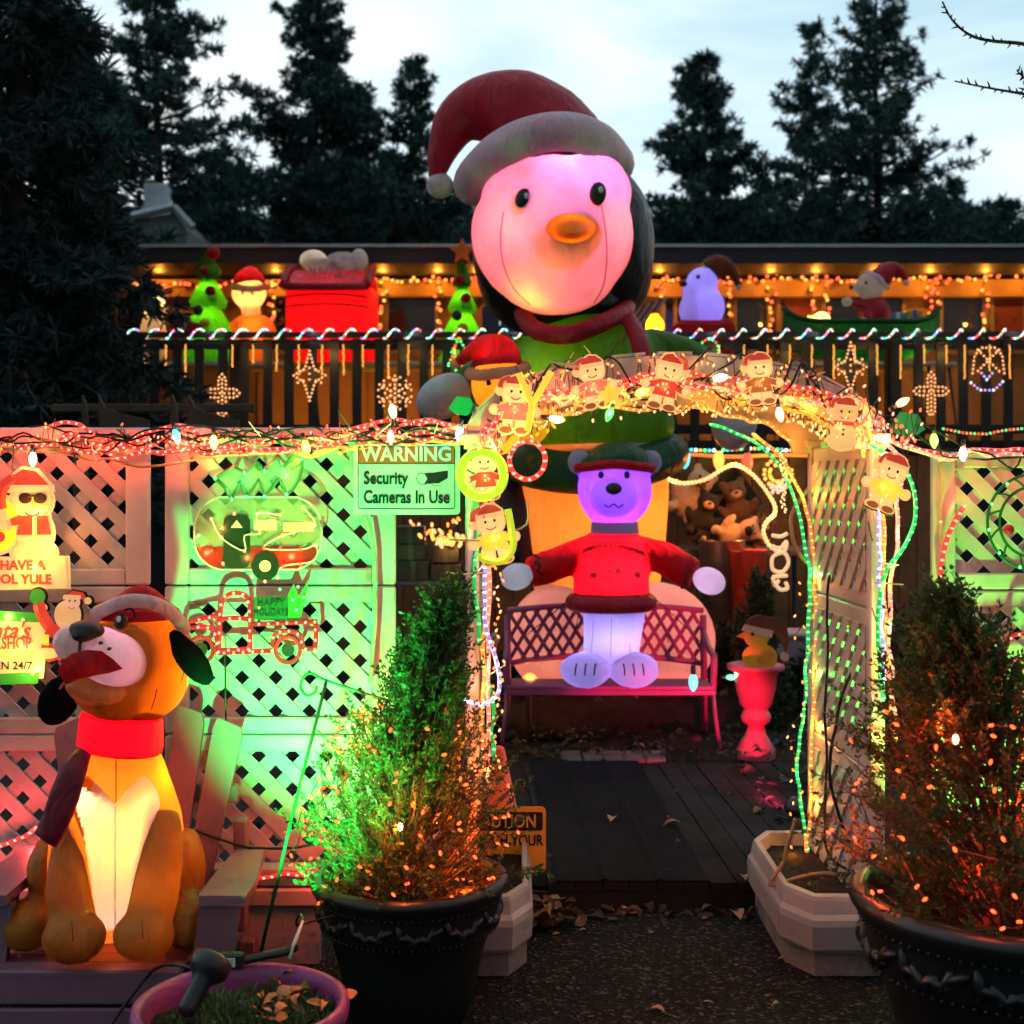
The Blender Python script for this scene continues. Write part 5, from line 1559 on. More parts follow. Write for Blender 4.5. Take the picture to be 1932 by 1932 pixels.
# ears
for (u, v, y, ru, rv, ro) in ((362, 1246, -.03, 27, 58, -38), (110, 1322, .0, 38, 52, 28)):
    mb = MB(); D.E(mb, u, v, y, ru, rv, .028, ro); D.E(mb, u + (-22 if u > 200 else 26), v - 34, y + .01, ru * .6, 30, .025, ro); weld(mb, 'ear', mat('matte black cloth', (.006, .006, .006), .95, .2, 20, .4, 40, spec=0.02), dg_, .011, 3)
# hat: red cap low over the brow with a wide pale brim
hat(D, dg_, [(268, 1166, .08, 78), (268, 1146, .08, 68), (270, 1128, .08, 46), (272, 1118, .09, 18)],
    [(184, 1160, .05, 13), (206, 1146, -.05, 15), (242, 1134, -.09, 16), (288, 1138, -.085, 16), (325, 1158, -.03, 16), (346, 1186, .04, 15), (320, 1172, .16, 14), (255, 1150, .2, 14)], None, F_red, fabric('pale hat brim', (.72, .55, .58), .45, .5, 18))
for pts in ([(152, 1322, -.09), (178, 1330, -.12), (205, 1336, -.13)], [(285, 1340, -.06), (292, 1318, -.09), (296, 1300, -.10)], [(330, 1310, .02), (342, 1285, .02), (350, 1255, .03)]):
    D.line('seam', pts, 1.0, M_seam, dg_)
lamp(D.p(255, 1250, .06), (1.0, 0.36, 0.04), 4.2, .03, dg_); lamp(D.p(195, 1235, -.08), (1.0, .40, .62), 1.9, .03, dg_); lamp(D.p(200, 1300, -.05), (1.0, .55, .1), 1.2, .03, dg_)
lamp(D.p(230, 1385, .02), (1.0, 0.05, .10), 3.8, .03, dg_)
lamp(D.p(190, 1500, .02), (1.0, .36, .48), 1.5, .03, dg_); lamp(D.p(255, 1580, .03), (1.0, .66, .08), 1.8, .03, dg_); lamp(D.p(225, 1690, .04), (1.0, .5, .3), .8, .03, dg_)

lamp(D.p(285, 1470, .03), (1.0, .36, .02), 2.2, .03, dg_); lamp(D.p(320, 1590, .05), (1.0, .36, .02), 2.0, .03, dg_); lamp(D.p(150, 1470, .03), (1.0, .30, .02), 1.2, .03, dg_)
lamp(D.p(252, 1585, -.09), (1.0, .75, .08), .55, .02, dg_); lamp(D.p(185, 1500, -.05), (1.0, .35, .5), .35, .02, dg_)

def face_seam(uvs):
    # follow the cloth: drop each point onto the face skin from the front
    o = [q for q in gp.children if q.name.startswith('face')][0]
    co = np.empty(len(o.data.vertices) * 3, dtype=np.float32); o.data.vertices.foreach_get('co', co); co = co.reshape(-1, 3) + np.array(o.location + gp.location)
    uu = 966 + co[:, 0] * FP / co[:, 1]; vv = HOR + (EYE - co[:, 2]) * FP / co[:, 1]
    pts = []
    for u, v in uvs:
        m = (np.hypot(uu - u, vv - v) < 9)
        if m.any(): y = co[m, 1].min(); pts.append(P(u, v, y - .002))
    if len(pts) > 2: MB().tube(catmull(pts, 3), .0035, 5).build('seam', mat('pale pink seam', (.35, .16, .14), .8, .1, 10), gp)
face_seam([(1120, 345), (1135, 390), (1143, 440), (1145, 490), (1138, 540), (1120, 572)])
face_seam([(950, 400), (944, 450), (950, 500), (970, 545), (1000, 575)])
for u in (1104, 1196):
    for du in (-22, -4, 14):
        s_ = 1 if u > 1150 else -1
        B.line('toe_line', [(u + du * s_ + 2 * s_, 1252, -.262), (u + du * s_ + 4 * s_, 1262, -.272), (u + du * s_ + 5 * s_, 1274, -.266)], 1.6, M_coal, pb)
B.line('seam', [(1120, 1170, -.115), (1118, 1200, -.11), (1114, 1238, -.11)], 0.5, M_seam, pb); B.line('seam', [(1190, 1170, -.115), (1190, 1200, -.11), (1188, 1238, -.11)], 0.5, M_seam, pb)
lamp(D.p(215, 1735, -.02), (.75, .35, 1.0), .8, .02, dg_)

for u, v in ((135, 1680), (292, 1670)): lamp(D.p(u, v, -.13), (1.0, .42, .05), .45, .02, dg_)

# ================================================================== light strings
def jig(pts, amp, seed, step=0.05):
    r = random.Random(seed)
    c = resample(catmull(pts, 6), step)
    return catmull([p + Vector((r.gauss(0, amp), r.gauss(0, amp * 0.5), r.gauss(0, amp))) for p in c], 3)
E_pinkw = emit('pinkish rope bulb', (1.0, 0.36, 0.24), 2.3)
E_warm = emit('warm white bulb', (1.0, 0.42, 0.16), 2.3)
E_amber = emit('amber bulb', (1.0, 0.24, 0.03), 3.0)
E_yel = emit('yellow bulb', (1.0, 0.42, 0.06), 2.3)
E_green = emit('green bulb', (0.12, 1.0, 0.25), 3.0)
E_redb = emit('red bulb', (1.0, 0.09, 0.03), 3.4)
E_blue = emit('blue bulb', (0.18, 0.3, 1.0), 3.5)
E_cool = emit('cool white bulb', (0.8, 0.85, 1.0), 3.5)
E_pink = emit('pink bulb', (1.0, 0.25, 0.5), 2.6)
E_teal = emit('teal bulb', (0.08, 0.75, 0.72), 2.6)
T_red = lit_plastic('red rope tube', (0.85, 0.035, 0.03), 0.95)
T_warm = lit_plastic('warm rope tube', (0.90, 0.22, 0.03), 1.0)
T_pink = lit_plastic('pink rope tube', (0.85, 0.25, 0.20), 0.8)
T_green = lit_plastic('green rope tube', (0.012, 0.45, 0.08), 0.8)
T_clear = clear_tube('clear rope tube', (0.85, 0.7, 0.45), 0.45)
M_beige = mat('beige cord', (0.42, 0.26, 0.13), 0.6, 0.2, 10)
M_bwire = mat('black wire', (0.006, 0.007, 0.006), 0.5, 0.2, 10)

def rope(label, pts, tube, bulb, cat='rope light', r=0.0068, gap=0.026, lamps=None, group=None, amp=0.006, seed=1, br=0.0052):
    t = thing('rope_light', label, cat, tuple(pts[0]), group)
    c = jig(pts, amp, seed)
    MB().tube(c, r, 7).build('tube', tube, t, True)
    mb = MB()
    for p in resample(c, gap):
        mb.ell(p + Vector((0, -r * 0.75, 0)), (br * 1.25, br * 0.8, br * 0.85), None, 6, 4)
    tag(mb.build('bulbs', bulb, t, True), kind='stuff')
    if lamps:
        col, pw, st = lamps
        for p in resample(c, st)[0:]:
            lamp(p + Vector((0, -0.028, rng.uniform(-.01, .01))), col, pw, 0.006, t, 'bulb_light')
    return t
def PP(lst, Y): return [P(u, v, Y) for u, v in lst]
def minis(label, fn, n, seed, mats, br=0.0042, lamps=None, wire=M_wire):
    r = random.Random(seed); t = None
    pts = [fn(i / n, r) for i in range(n)]
    t = thing('mini_lights', label, 'string light', tuple(pts[0]), 'strings of mini lights')
    mb = MB()
    for p in pts: mb.ell(p, (br, br, br * 1.7), Matrix.Rotation(r.uniform(-.8, .8), 3, 'Y'), 6, 4, r.randrange(len(mats)))
    tag(mb.build('bulbs', list(mats), t, True), kind='stuff')
    sp_ = [p + Vector((0, .006, .008)) for p in pts]
    MB().tube(catmull(sp_, 2), 0.0016, 4).build('wire', wire, t)
    if lamps:
        for p in pts[::lamps[2]]: lamp(p + Vector((0, -.02, 0)), lamps[0], lamps[1], .005, t, 'bulb_light')
    return t
Yf = 4.415
grp = 'rope lights along the top of the fence'
WR = (1.0, 0.055, 0.022)
rope('red rope light running straight along the left fence top', PP([(-60, 842), (60, 838), (150, 849), (240, 854), (320, 850), (400, 838), (480, 848), (560, 843), (640, 832), (720, 827), (800, 819), (885, 822)], Yf), T_red, E_pinkw, lamps=(WR, 1.4, 0.24), group=grp, seed=2)
rope('red rope light humped over the gap between the fence panels', PP([(-60, 852), (100, 846), (200, 842), (262, 822), (310, 806), (342, 799), (372, 818), (440, 851), (520, 854), (600, 846), (680, 826), (760, 806), (830, 800), (900, 806)], Yf - 0.012), T_red, E_pinkw, lamps=(WR, 1.4, 0.4), group=grp, seed=3)
rope('red rope light rising to a crest near the left fence corner', PP([(88, 806), (128, 797), (170, 812), (220, 836), (300, 848), (380, 856), (470, 858), (560, 846), (640, 815), (700, 800), (780, 797), (870, 800)], Yf - 0.02), T_red, E_pinkw, lamps=((1.0, .10, .03), 1.6, 0.45), group=grp, seed=4)
rope('pale amber rope light bundled above the warning sign', PP([(570, 858), (650, 846), (740, 839), (820, 838), (880, 833), (960, 822)], Yf - 0.026), T_warm, E_yel, lamps=((1.0, 0.5, .06), .6, 0.35), group=grp, seed=5)
rope('clear yellowish rope light crossing above the warning sign', PP([(640, 852), (720, 828), (800, 812), (870, 806), (930, 800)], Yf - 0.03), T_clear, E_yel, group=grp, seed=6)
rope('red rope light on top of the right fence panel', PP([(1650, 822), (1720, 846), (1790, 856), (1860, 846), (1932, 852), (2010, 850)], 4.40), T_red, E_pinkw, lamps=((1.0, .06, .03), 1.4, 0.3), group=grp, seed=7)
rope('pink rope light sagging below the right fence top', PP([(1640, 812), (1700, 840), (1780, 866), (1850, 858), (1932, 862), (2010, 858)], 4.39), T_pink, E_pinkw, lamps=((1.0, .12, .05), 1.2, 0.4), group=grp, seed=8)
rope('slack red rope light looping loosely over the left fence top', PP([(-60, 830), (40, 848), (140, 826), (230, 846), (330, 826), (420, 846), (520, 824), (610, 842), (700, 812), (790, 828), (880, 812)], Yf - 0.03), T_red, E_pinkw, group=grp, seed=9, amp=.012)
minis('red and amber mini lights wound along the left fence top', lambda f, r: P(-20 + 910 * f, 836 - 16 * f + r.gauss(0, 12), Yf - .035), 120, 31, [E_redb, E_amber, E_pinkw], br=.0036)
# unlit cords
def cord(label, pts, r, m, group, seed, amp=0.004, name='cord'):
    o = MB().tube(jig(pts, amp, seed), r, 6).build(name, m, None, True)
    return tag(o, label, 'cord', group)
cord('beige cord sagging in a long curve under the left fence lights', PP([(60, 848), (140, 858), (230, 876), (300, 880), (400, 862), (520, 852)], Yf - .03), 0.005, M_beige, 'loose cords on the fence', 1)
cord('thick beige cord looping up behind the big white bulb', PP([(-20, 842), (60, 848), (130, 842), (175, 828), (215, 820), (245, 822)], Yf - .03), 0.008, M_beige, 'loose cords on the fence', 2)
for i, (lst, lab) in enumerate([([(-40, 812), (90, 836), (200, 818), (300, 828), (420, 812), (540, 830), (660, 822), (780, 824), (900, 800)], 'black bulb cord woven along the left fence lights'),
        ([(-40, 830), (60, 826), (180, 846), (280, 812), (380, 830), (500, 816), (620, 836), (760, 812), (880, 830)], 'second black bulb cord twisting through the left fence ropes'),
        ([(300, 806), (380, 818), (460, 836), (560, 822), (650, 838), (740, 824), (860, 812)], 'thin black cord from the fence gap to the arch'),
        ([(1600, 800), (1660, 790), (1700, 812), (1760, 838), (1830, 868), (1880, 862), (1960, 880)], 'black bulb cord drooping below the right fence top'),
        ([(1480, 780), (1540, 770), (1600, 776), (1650, 800), (1690, 790), (1740, 826), (1800, 856)], 'black cord tangle at the right shoulder of the arch'),
        ([(-40, 822), (40, 842), (120, 820), (210, 848), (300, 822), (390, 846), (480, 820), (570, 840), (680, 812), (800, 830), (900, 812)], 'loosely looping black cord over the whole left fence top'),
        ([(60, 800), (150, 826), (260, 838), (360, 800), (450, 824), (560, 806), (650, 828), (750, 800), (850, 822)], 'black cord looping above the left fence ropes'),
        ([(1640, 780), (1680, 812), (1720, 790), (1780, 830), (1850, 842), (1900, 866), (1960, 850)], 'black cord looping above the right fence ropes')]):
    cord(lab, PP(lst, Yf - 0.035), 0.0036, M_bwire, 'black bulb cords', 10 + i, 0.010)
# zip ties and tie wraps standing out of the bundles
def zips(label, n, fn, seed, m, parent_loc, group):
    t = thing('cable_ties', label, 'cable ties', parent_loc, group)
    r = random.Random(seed)
    for i in range(n):
        p = fn(i / max(1, n - 1)); d = Vector((r.gauss(0, .5), -0.6, r.gauss(.2, .8))).normalized()
        L = r.uniform(0.05, 0.11)
        MB().tube(catmull([p, p + d * L * .5 + Vector((0, 0, r.gauss(0, .006))), p + d * L], 3), [0.0024] * 7, 4).build('tie', m[i % len(m)], t)
M_ztie = mat('clear nylon tie', (0.6, 0.5, 0.36), 0.4, 0.1, 10)
zips('black and clear cable ties sticking out of the left fence lights', 26, lambda f: P(-10 + 900 * f, 834 - 14 * f, Yf - .03), 4, [M_bwire, M_bwire, M_ztie], tuple(P(400, 835, Yf)), 'cable ties')

# ---- the arch
def arch_strand(f, dy=0.0, k0=0, k1=None):
    out = []
    for a, b_ in zip(o0[k0:k1], i0[k0:k1]):
        q = a.lerp(b_, f); out.append(Vector((q.x, q.y - 0.02 + dy, q.z)))
    return out[::2] if (len(out) > 6) else out
grp = 'rope lights over the arch'
AW = (1.0, 0.26, 0.025)
rope('warm rope light along the lower edge of the arch', arch_strand(1.02), T_warm, E_warm, lamps=(AW, 0.75, 0.19), group=grp, seed=11, amp=.008)
rope('warm rope light along the middle of the arch front', arch_strand(0.78, -.012), T_warm, E_warm, lamps=(AW, 0.5, 0.3), group=grp, seed=12, amp=.010)
rope('red rope light along the arch front behind the figures', arch_strand(0.62, -.02, 0, 20), T_red, E_pinkw, lamps=((1, .2, .08), 0.45, 0.3), group=grp, seed=13, amp=.010)
rope('pinkish rope light winding over the arch crown', arch_strand(0.88, -.024), T_pink, E_warm, group=grp, seed=14, amp=.014)
rope('amber rope light bunched under the arch crown', arch_strand(1.14, -.018), T_warm, E_amber, group=grp, seed=15, amp=.012)
rope('red rope light at the right shoulder of the arch', arch_strand(0.55, -.02, 17), T_red, E_pinkw, group=grp, seed=16, amp=.014)
def back_strand(f, k0, k1):
    return [Vector((a.lerp(b_, f).x, a.y - 0.03, a.lerp(b_, f).z)) for a, b_ in zip(o1[k0:k1], i1[k0:k1])][::2]
rope('warm rope light along the far rim of the arch', back_strand(1.05, 6, 27), T_warm, E_warm, lamps=(AW, 0.45, 0.3), group=grp, seed=17)
rope('red rope light twisted over the left half of the arch', arch_strand(0.74, -.03, 2, 18), T_red, E_pinkw, group=grp, seed=19, amp=.016)
rope('deep orange rope light sagging along the right half of the arch', arch_strand(0.70, -.03, 12), T_red, E_amber, group=grp, seed=20, amp=.016)
rope('clear rope light bundled loosely on the arch front', arch_strand(0.95, -.035), T_clear, E_warm, group=grp, seed=18, amp=.016)
Yr = 4.965
grp = 'rope lights on the arch posts'
gpath = [(1340, 800), (1400, 822), (1445, 850), (1482, 900), (1504, 960), (1520, 1040), (1528, 1100), (1524, 1200), (1520, 1300), (1508, 1400), (1504, 1450), (1514, 1540), (1530, 1642)]
rope('bright green rope light down the inner right post', PP(gpath, Yr - .02), T_green, E_green, lamps=((.1, 1, .2), 0.28, 0.35), group=grp, seed=21, amp=.002)
rope('warm rope light beside the green one on the inner right post', PP([(1420, 822), (1470, 858), (1500, 905), (1520, 960), (1535, 1040), (1537, 1100), (1538, 1200), (1536, 1300), (1530, 1420), (1528, 1540), (1520, 1600), (1545, 1650)], Yr - .03), T_warm, E_warm, lamps=(AW, 1.1, 0.28), group=grp, seed=22, amp=.002)
rope('green rope light bowing out from the outer right post', PP([(1640, 838), (1690, 868), (1716, 905), (1728, 950), (1722, 1000), (1698, 1042), (1672, 1078), (1660, 1130), (1656, 1200), (1660, 1260), (1666, 1315)], 4.18), T_green, E_green, lamps=((.1, 1, .2), 0.3, 0.3), group=grp, seed=23, amp=.002)
rope('pink rope light hanging beside the outer right post', PP([(1665, 834), (1696, 880), (1694, 960), (1692, 1020), (1684, 1070), (1676, 1120), (1680, 1200), (1684, 1300), (1690, 1370)], 4.19), T_pink, E_pinkw, lamps=((1, .4, .3), 0.45, 0.3), group=grp, seed=24, amp=.003)
rope('warm rope light down the outer right post', PP([(1640, 800), (1655, 870), (1664, 950), (1668, 1040), (1668, 1130), (1674, 1220), (1680, 1320), (1688, 1400)], 4.2), T_warm, E_warm, lamps=(AW, 1.6, 0.22), group=grp, seed=25, amp=.004)
rope('violet white rope light down the outer right post', PP([(1652, 930), (1658, 1000), (1660, 1090), (1664, 1180), (1668, 1280)], 4.185), lit_plastic('violet tube', (.5, .4, .9), .5), E_cool, lamps=((.6, .5, 1), 0.3, 0.35), group=grp, seed=26, amp=.004)
rope('warm rope light down the left arch post', PP([(905, 838), (916, 900), (912, 990), (916, 1080), (912, 1180), (914, 1280), (910, 1380), (915, 1460)], 4.2), T_warm, E_warm, lamps=(AW, 0.6, 0.25), group=grp, seed=27, amp=.004)
rope('red pink rope light down the left arch post', PP([(925, 846), (928, 920), (920, 1010), (924, 1100), (920, 1200), (922, 1300), (918, 1400), (924, 1470)], 4.19), T_pink, E_pinkw, lamps=((1, .3, .2), 0.45, 0.3), group=grp, seed=28, amp=.004)
rope('violet white rope light on the left arch post', PP([(914, 1040), (918, 1100), (912, 1160), (926, 1210), (938, 1262), (944, 1300), (930, 1322), (905, 1330), (880, 1318)], 4.17), MATS['violet tube'], E_cool, lamps=((.7, .5, 1), 0.3, 0.3), group=grp, seed=29, amp=.003)
rope('green rope light behind the left arch post', PP([(898, 850), (900, 950), (897, 1060), (902, 1200), (930, 1350), (928, 1440)], 4.22), T_green, E_green, group=grp, seed=30, amp=.004, gap=.05)
rope('short red rope light bent on the right lattice panel', PP([(1788, 1180), (1776, 1110), (1776, 1060), (1788, 1010), (1806, 975), (1818, 955)], 4.415), T_red, E_pinkw, lamps=((1, .15, .08), .3, .25), group=grp, seed=31, amp=.001, r=.009, br=.006)
rope('clear rope light hanging straight on the right lattice stile', PP([(1772, 868), (1776, 920), (1774, 980), (1780, 1060), (1784, 1100)], 4.42), T_clear, E_warm, group=grp, seed=32, amp=.002, gap=.2)
# red rope bent into a ring by the left shoulder
ring = [P(995 + 34 * math.cos(a), 868 + 38 * math.sin(a), 4.16) for a in np.linspace(-2.3, 4.2, 18)]
rope('red rope light bent into a ring under the left arch shoulder', ring, T_red, E_pinkw, group=grp, seed=33, amp=.001, r=.008, br=.006, lamps=((1, .2, .1), .3, .3))
# green-lit clear tube hanging down the left panel
cord('pale green lit tube hanging down the stile under the warning sign', PP([(690, 840), (668, 852), (664, 890), (676, 940), (700, 1010), (708, 1090), (706, 1180), (700, 1290)], 4.40), 0.0085, mat('clear hose', (.35, .42, .3), .2, .1, 10), 'loose cords on the fence', 40, .001)
# mini lights in festoons under the arch and along posts
def arch_pt(f, lo, hi, r, dy=-.05, zdrop=0.0):
    k = f * (len(i0) - 1.001); a = i0[int(k)].lerp(i0[int(k) + 1], k % 1)
    return Vector((a.x, a.y + dy + r.gauss(0, .02), a.z + r.uniform(lo, hi)))
minis('amber mini lights dangling under the front of the arch', lambda f, r: arch_pt(0.15 + 0.5 * f, -.075, .01, r), 90, 1, [E_amber, E_warm], lamps=(AW, .3, 22))
minis('warm mini lights piled on the right shoulder of the arch', lambda f, r: arch_pt(0.62 + 0.3 * f, -.03, .06, r, .25), 120, 2, [E_warm, E_warm, E_amber], lamps=(AW, .5, 20))
minis('red mini lights tangled at the outer right shoulder', lambda f, r: P(1600 + 130 * f + r.gauss(0, 10), 800 + r.gauss(0, 22) + 20 * f, 4.2 + r.gauss(0, .02)), 70, 3, [E_redb, E_pinkw], lamps=((1, .2, .1), .3, 18))
minis('warm mini lights down the inner side of the left post', lambda f, r: P(938 + r.gauss(0, 7), 1060 + 400 * f, 4.25 + r.gauss(0, .02)), 34, 4, [E_amber, E_warm], lamps=(AW, .25, 8))
minis('warm mini lights down the inner side of the right post', lambda f, r: P(1500 + r.gauss(0, 8) + (18 if f < .5 else -4), 1100 + 540 * f, 4.93), 26, 5, [E_amber, E_warm], lamps=(AW, .25, 8))
minis('warm icicle of mini lights hanging at the inner right shoulder', lambda f, r: P(1478 + r.gauss(0, 3), 850 + 120 * f, 4.85), 26, 6, [E_warm], wire=M_bwire)
minis('orange and red mini lights scattered over the front of the arch', lambda f, r: arch_pt(f * .97, -.02, .12, r, -.05), 150, 7, [E_amber, E_redb, E_amber, E_warm], br=.0038)
zips('black and clear cable ties bristling along the arch', 40, lambda f: arch_pt(f * .98, -.02, .12, rng, -.02), 9, [M_bwire, M_bwire, M_ztie], tuple(o0[14]), 'cable ties')
zips('cable ties down the right side posts of the arch', 14, lambda f: P(1655 + rng.gauss(0, 10), 860 + 520 * f, 4.19), 10, [M_bwire, M_ztie], tuple(P(1655, 1100, 4.2)), 'cable ties')
zips('cable ties down the left post of the arch', 10, lambda f: P(912 + rng.gauss(0, 8), 900 + 480 * f, 4.19), 12, [M_bwire, M_ztie], tuple(P(912, 1100, 4.2)), 'cable ties')
def arch_cord(lab, f0, f1, seed):
    r = random.Random(seed)
    cord(lab, [arch_pt(f0 + (f1 - f0) * i / 12, -.02, .14, r, -.05) for i in range(13)], .0036, M_bwire, 'black bulb cords', seed, .012)
arch_cord('black bulb cord snaking over the left half of the arch', .02, .55, 51); arch_cord('black bulb cord snaking over the crown of the arch', .3, .8, 52); arch_cord('black bulb cord over the right half of the arch', .55, 1.0, 53)
cord('black power cord hanging in front of the right lattice side', PP([(1566, 1085), (1560, 1120), (1562, 1240), (1556, 1340), (1560, 1440), (1556, 1540), (1562, 1610), (1600, 1640), (1660, 1660)], 4.5), .0045, M_bwire, 'black power cords', 60, .001)
cord('black power cord curving across the right lattice side', PP([(1650, 1180), (1630, 1230), (1596, 1290), (1574, 1380), (1566, 1470), (1590, 1560), (1620, 1620), (1640, 1650)], 4.45), .0055, M_bwire, 'black power cords', 61, .001)
cord('tan power cord bent over the rim of the right planter', PP([(1500, 1545), (1488, 1590), (1470, 1640), (1452, 1655), (1456, 1675), (1490, 1660), (1540, 1648), (1585, 1650)], 4.5), .007, M_beige, None, 62, .002)
cord('black cords running from the chair back toward the left pot', PP([(370, 1568), (430, 1590), (500, 1602), (560, 1600), (620, 1590)], 4.25), .0045, M_bwire, 'black power cords', 63, .002)
cord('thin black cord hanging from the truck light to the chair', PP([(424, 1235), (425, 1300), (426, 1360), (425, 1400)], 4.38), .003, M_bwire, 'black power cords', 64, .0005)

# ---- big ceramic bulbs on the cords
def big_bulb(label, u, v, Y, col, st, tilt=180, s=0.82, pw=0.35):
    q = P(u, v, Y)
    t = thing('light_bulb', label, 'light bulb', tuple(q), 'large coloured bulbs')
    d = Matrix.Rotation(R(tilt), 3, 'Y') @ Vector((0, 0, 1))
    key = 'bulb %.2f %.2f %.2f %.1f' % (*col, st)
    along(q, d, [(0.0072 * s, -0.016 * s), (0.013 * s, -0.004 * s), (0.0165 * s, 0.010 * s), (0.0155 * s, 0.022 * s), (0.010 * s, 0.036 * s), (0.004 * s, 0.044 * s), (0.0, 0.046 * s)], 14).build('globe', lit_plastic(key, col, st), t, True)
    along(q, d, [(0.0, -0.046 * s), (0.0085 * s, -0.046 * s), (0.0095 * s, -0.030 * s), (0.0085 * s, -0.014 * s), (0.0, -0.012 * s)], 12).build('socket', M_bwire, t, True)
    if pw: lamp(q + d * .012 * s + Vector((0, -.022, 0)), tuple(c for c in col), pw, .008, t, 'bulb_light')
WH = (1.0, .78, .38)
for a in [('big warm white bulb hanging above the left plaque', 62, 860, 4.36, WH, 3, 180), ('teal bulb at the left edge of the camper panel', 331, 817, 4.37, (.1, .8, .7), 1.6, 165), ('peach bulb hanging left of the small tree light', 403, 828, 4.37, (1, .5, .2), 2, 178),
          ('yellow green bulb hanging above the camper', 576, 838, 4.37, (.4, .95, .1), 1.8, 165), ('warm white bulb standing up behind the warning sign', 742, 782, 4.37, WH, 3, -10), ('pink bulb hanging over the warning sign', 737, 818, 4.36, (1, .3, .25), 1.6, 178),
          ('teal white bulb at the left foot of the arch curve', 868, 812, 4.34, (.25, .9, .8), 2.5, 190), ('warm bulb low on the left side of the arch', 1043, 790, 4.17, (1, .7, .3), 2.6, 100), ('green yellow bulb beside the skating figure at the crown', 1205, 742, 4.17, (.65, .95, .1), 2, 70),
          ('bright white bulb lying on the arch crown', 1352, 714, 4.17, WH, 5, 80), ('pink bulb under the third figure on the arch', 1470, 775, 4.17, (1, .45, .4), 1.8, 170), ('orange bulb standing on the outer right shoulder', 1697, 762, 4.2, (1, .4, .2), 2, 60),
          ('green bulb hanging at the left end of the right fence', 1762, 825, 4.36, (.35, 1, .1), 2, 178), ('warm white bulb on the right fence top', 1817, 850, 4.36, WH, 3, 180), ('small green bulb low on the arch crown', 1152, 775, 4.17, (.1, .9, .15), 1.2, 200), ]:
    big_bulb(*a)
MB_leafs = [('green plastic lamp shade leaf at the left arch shoulder', 872, 765, 4.3, 26, 20, -20), ('green plastic leaf panel at the right arch shoulder', 1712, 800, 4.28, 34, 26, 10)]
for lab, u, v, Y, a, b_, ro in MB_leafs:
    c = [P(u + a * x, v + b_ * z, Y) for x, z in ((-1, .3), (-.4, -.9), (.6, -.7), (1, .4), (.3, 1), (-.5, .8))]
    tag(MB().prism(c, (0, .004, 0)).build('plastic_leaf', mat('green plastic', (.02, .28, .12), .4, .1, 10), None), lab, 'leaf')

# ================================================================== light-up plaques
class Plaque:
    def __init__(s, name, label, cat, u, v, Y, size, rot=0, group=None):
        s.c = P(u, v, Y); s.k = size * Y / FP; s.rot = Matrix.Rotation(R(rot), 3, 'Y')
        s.t = thing(name, label, cat, tuple(s.c), group)
        s.back = []
    def w(s, x, z, d=0.0): return s.c + s.rot @ Vector((x * s.k, 0, z * s.k)) + Vector((0, -d, 0))
    def poly(s, name, pts, m, d, th=0.002, back=True, par=None):
        if back: s.back.append([tuple(p) for p in pts])
        return MB().prism([s.w(x, z, d) for x, z in pts], (0, th, 0)).build(name, m, par or s.t)
    def disc(s, name, x, z, rx, rz, m, d, th=0.002, back=True, n=22, rot=0.0, par=None):
        pts = [(x + rx * math.cos(a) * math.cos(rot) - rz * math.sin(a) * math.sin(rot), z + rx * math.cos(a) * math.sin(rot) + rz * math.sin(a) * math.cos(rot)) for a in [2 * math.pi * i / n for i in range(n)]]
        return s.poly(name, pts, m, d, th, back, par)
    def line(s, name, pts, r, m, d, n=4):
        MB().tube(catmull([s.w(x, z, d) for x, z in pts], n), r * s.k, 5).build(name, m, s.t)
    def finish(s, m, grow=0.035):
        mb = MB()
        for i, pts in enumerate(s.back):
            cx = sum(p[0] for p in pts) / len(pts); cz = sum(p[1] for p in pts) / len(pts)
            out = []
            for x, z in pts:
                L = math.hypot(x - cx, z - cz) or 1
                out.append(s.w(cx + (x - cx) * (1 + grow / L), cz + (z - cz) * (1 + grow / L), -0.001 - 0.0003 * i))
            mb.prism(out, (0, .003, 0))
        mb.build('backing', m, s.t)
Q_cream = lit_plastic('plaque cream', (0.90, 0.52, 0.20), 0.65)
Q_skin = lit_plastic('plaque gingerbread', (0.95, 0.56, 0.22), 0.8)
Q_pale = lit_plastic('plaque snow', (0.90, 0.58, 0.25), 0.42)
Q_red = lit_plastic('plaque red', (0.62, 0.055, 0.03), 0.5)
Q_pink = lit_plastic('plaque pink', (0.80, 0.17, 0.12), 0.55)
Q_brown = lit_plastic('plaque brown', (0.40, 0.12, 0.03), 0.45)
Q_gold = lit_plastic('plaque gold', (0.95, 0.60, 0.05), 0.7)
Q_lime = lit_plastic('plaque lime', (0.55, 0.72, 0.03), 0.7)
Q_green = lit_plastic('plaque green', (0.05, 0.33, 0.03), 0.45)
Q_dark = mat('plaque ink', (0.02, 0.012, 0.008), 0.5, 0.1, 10)
def arc(cx, cz, r, a0, a1, n=8): return [(cx + r * math.cos(a0 + (a1 - a0) * i / n), cz + r * math.sin(a0 + (a1 - a0) * i / n)) for i in range(n + 1)]
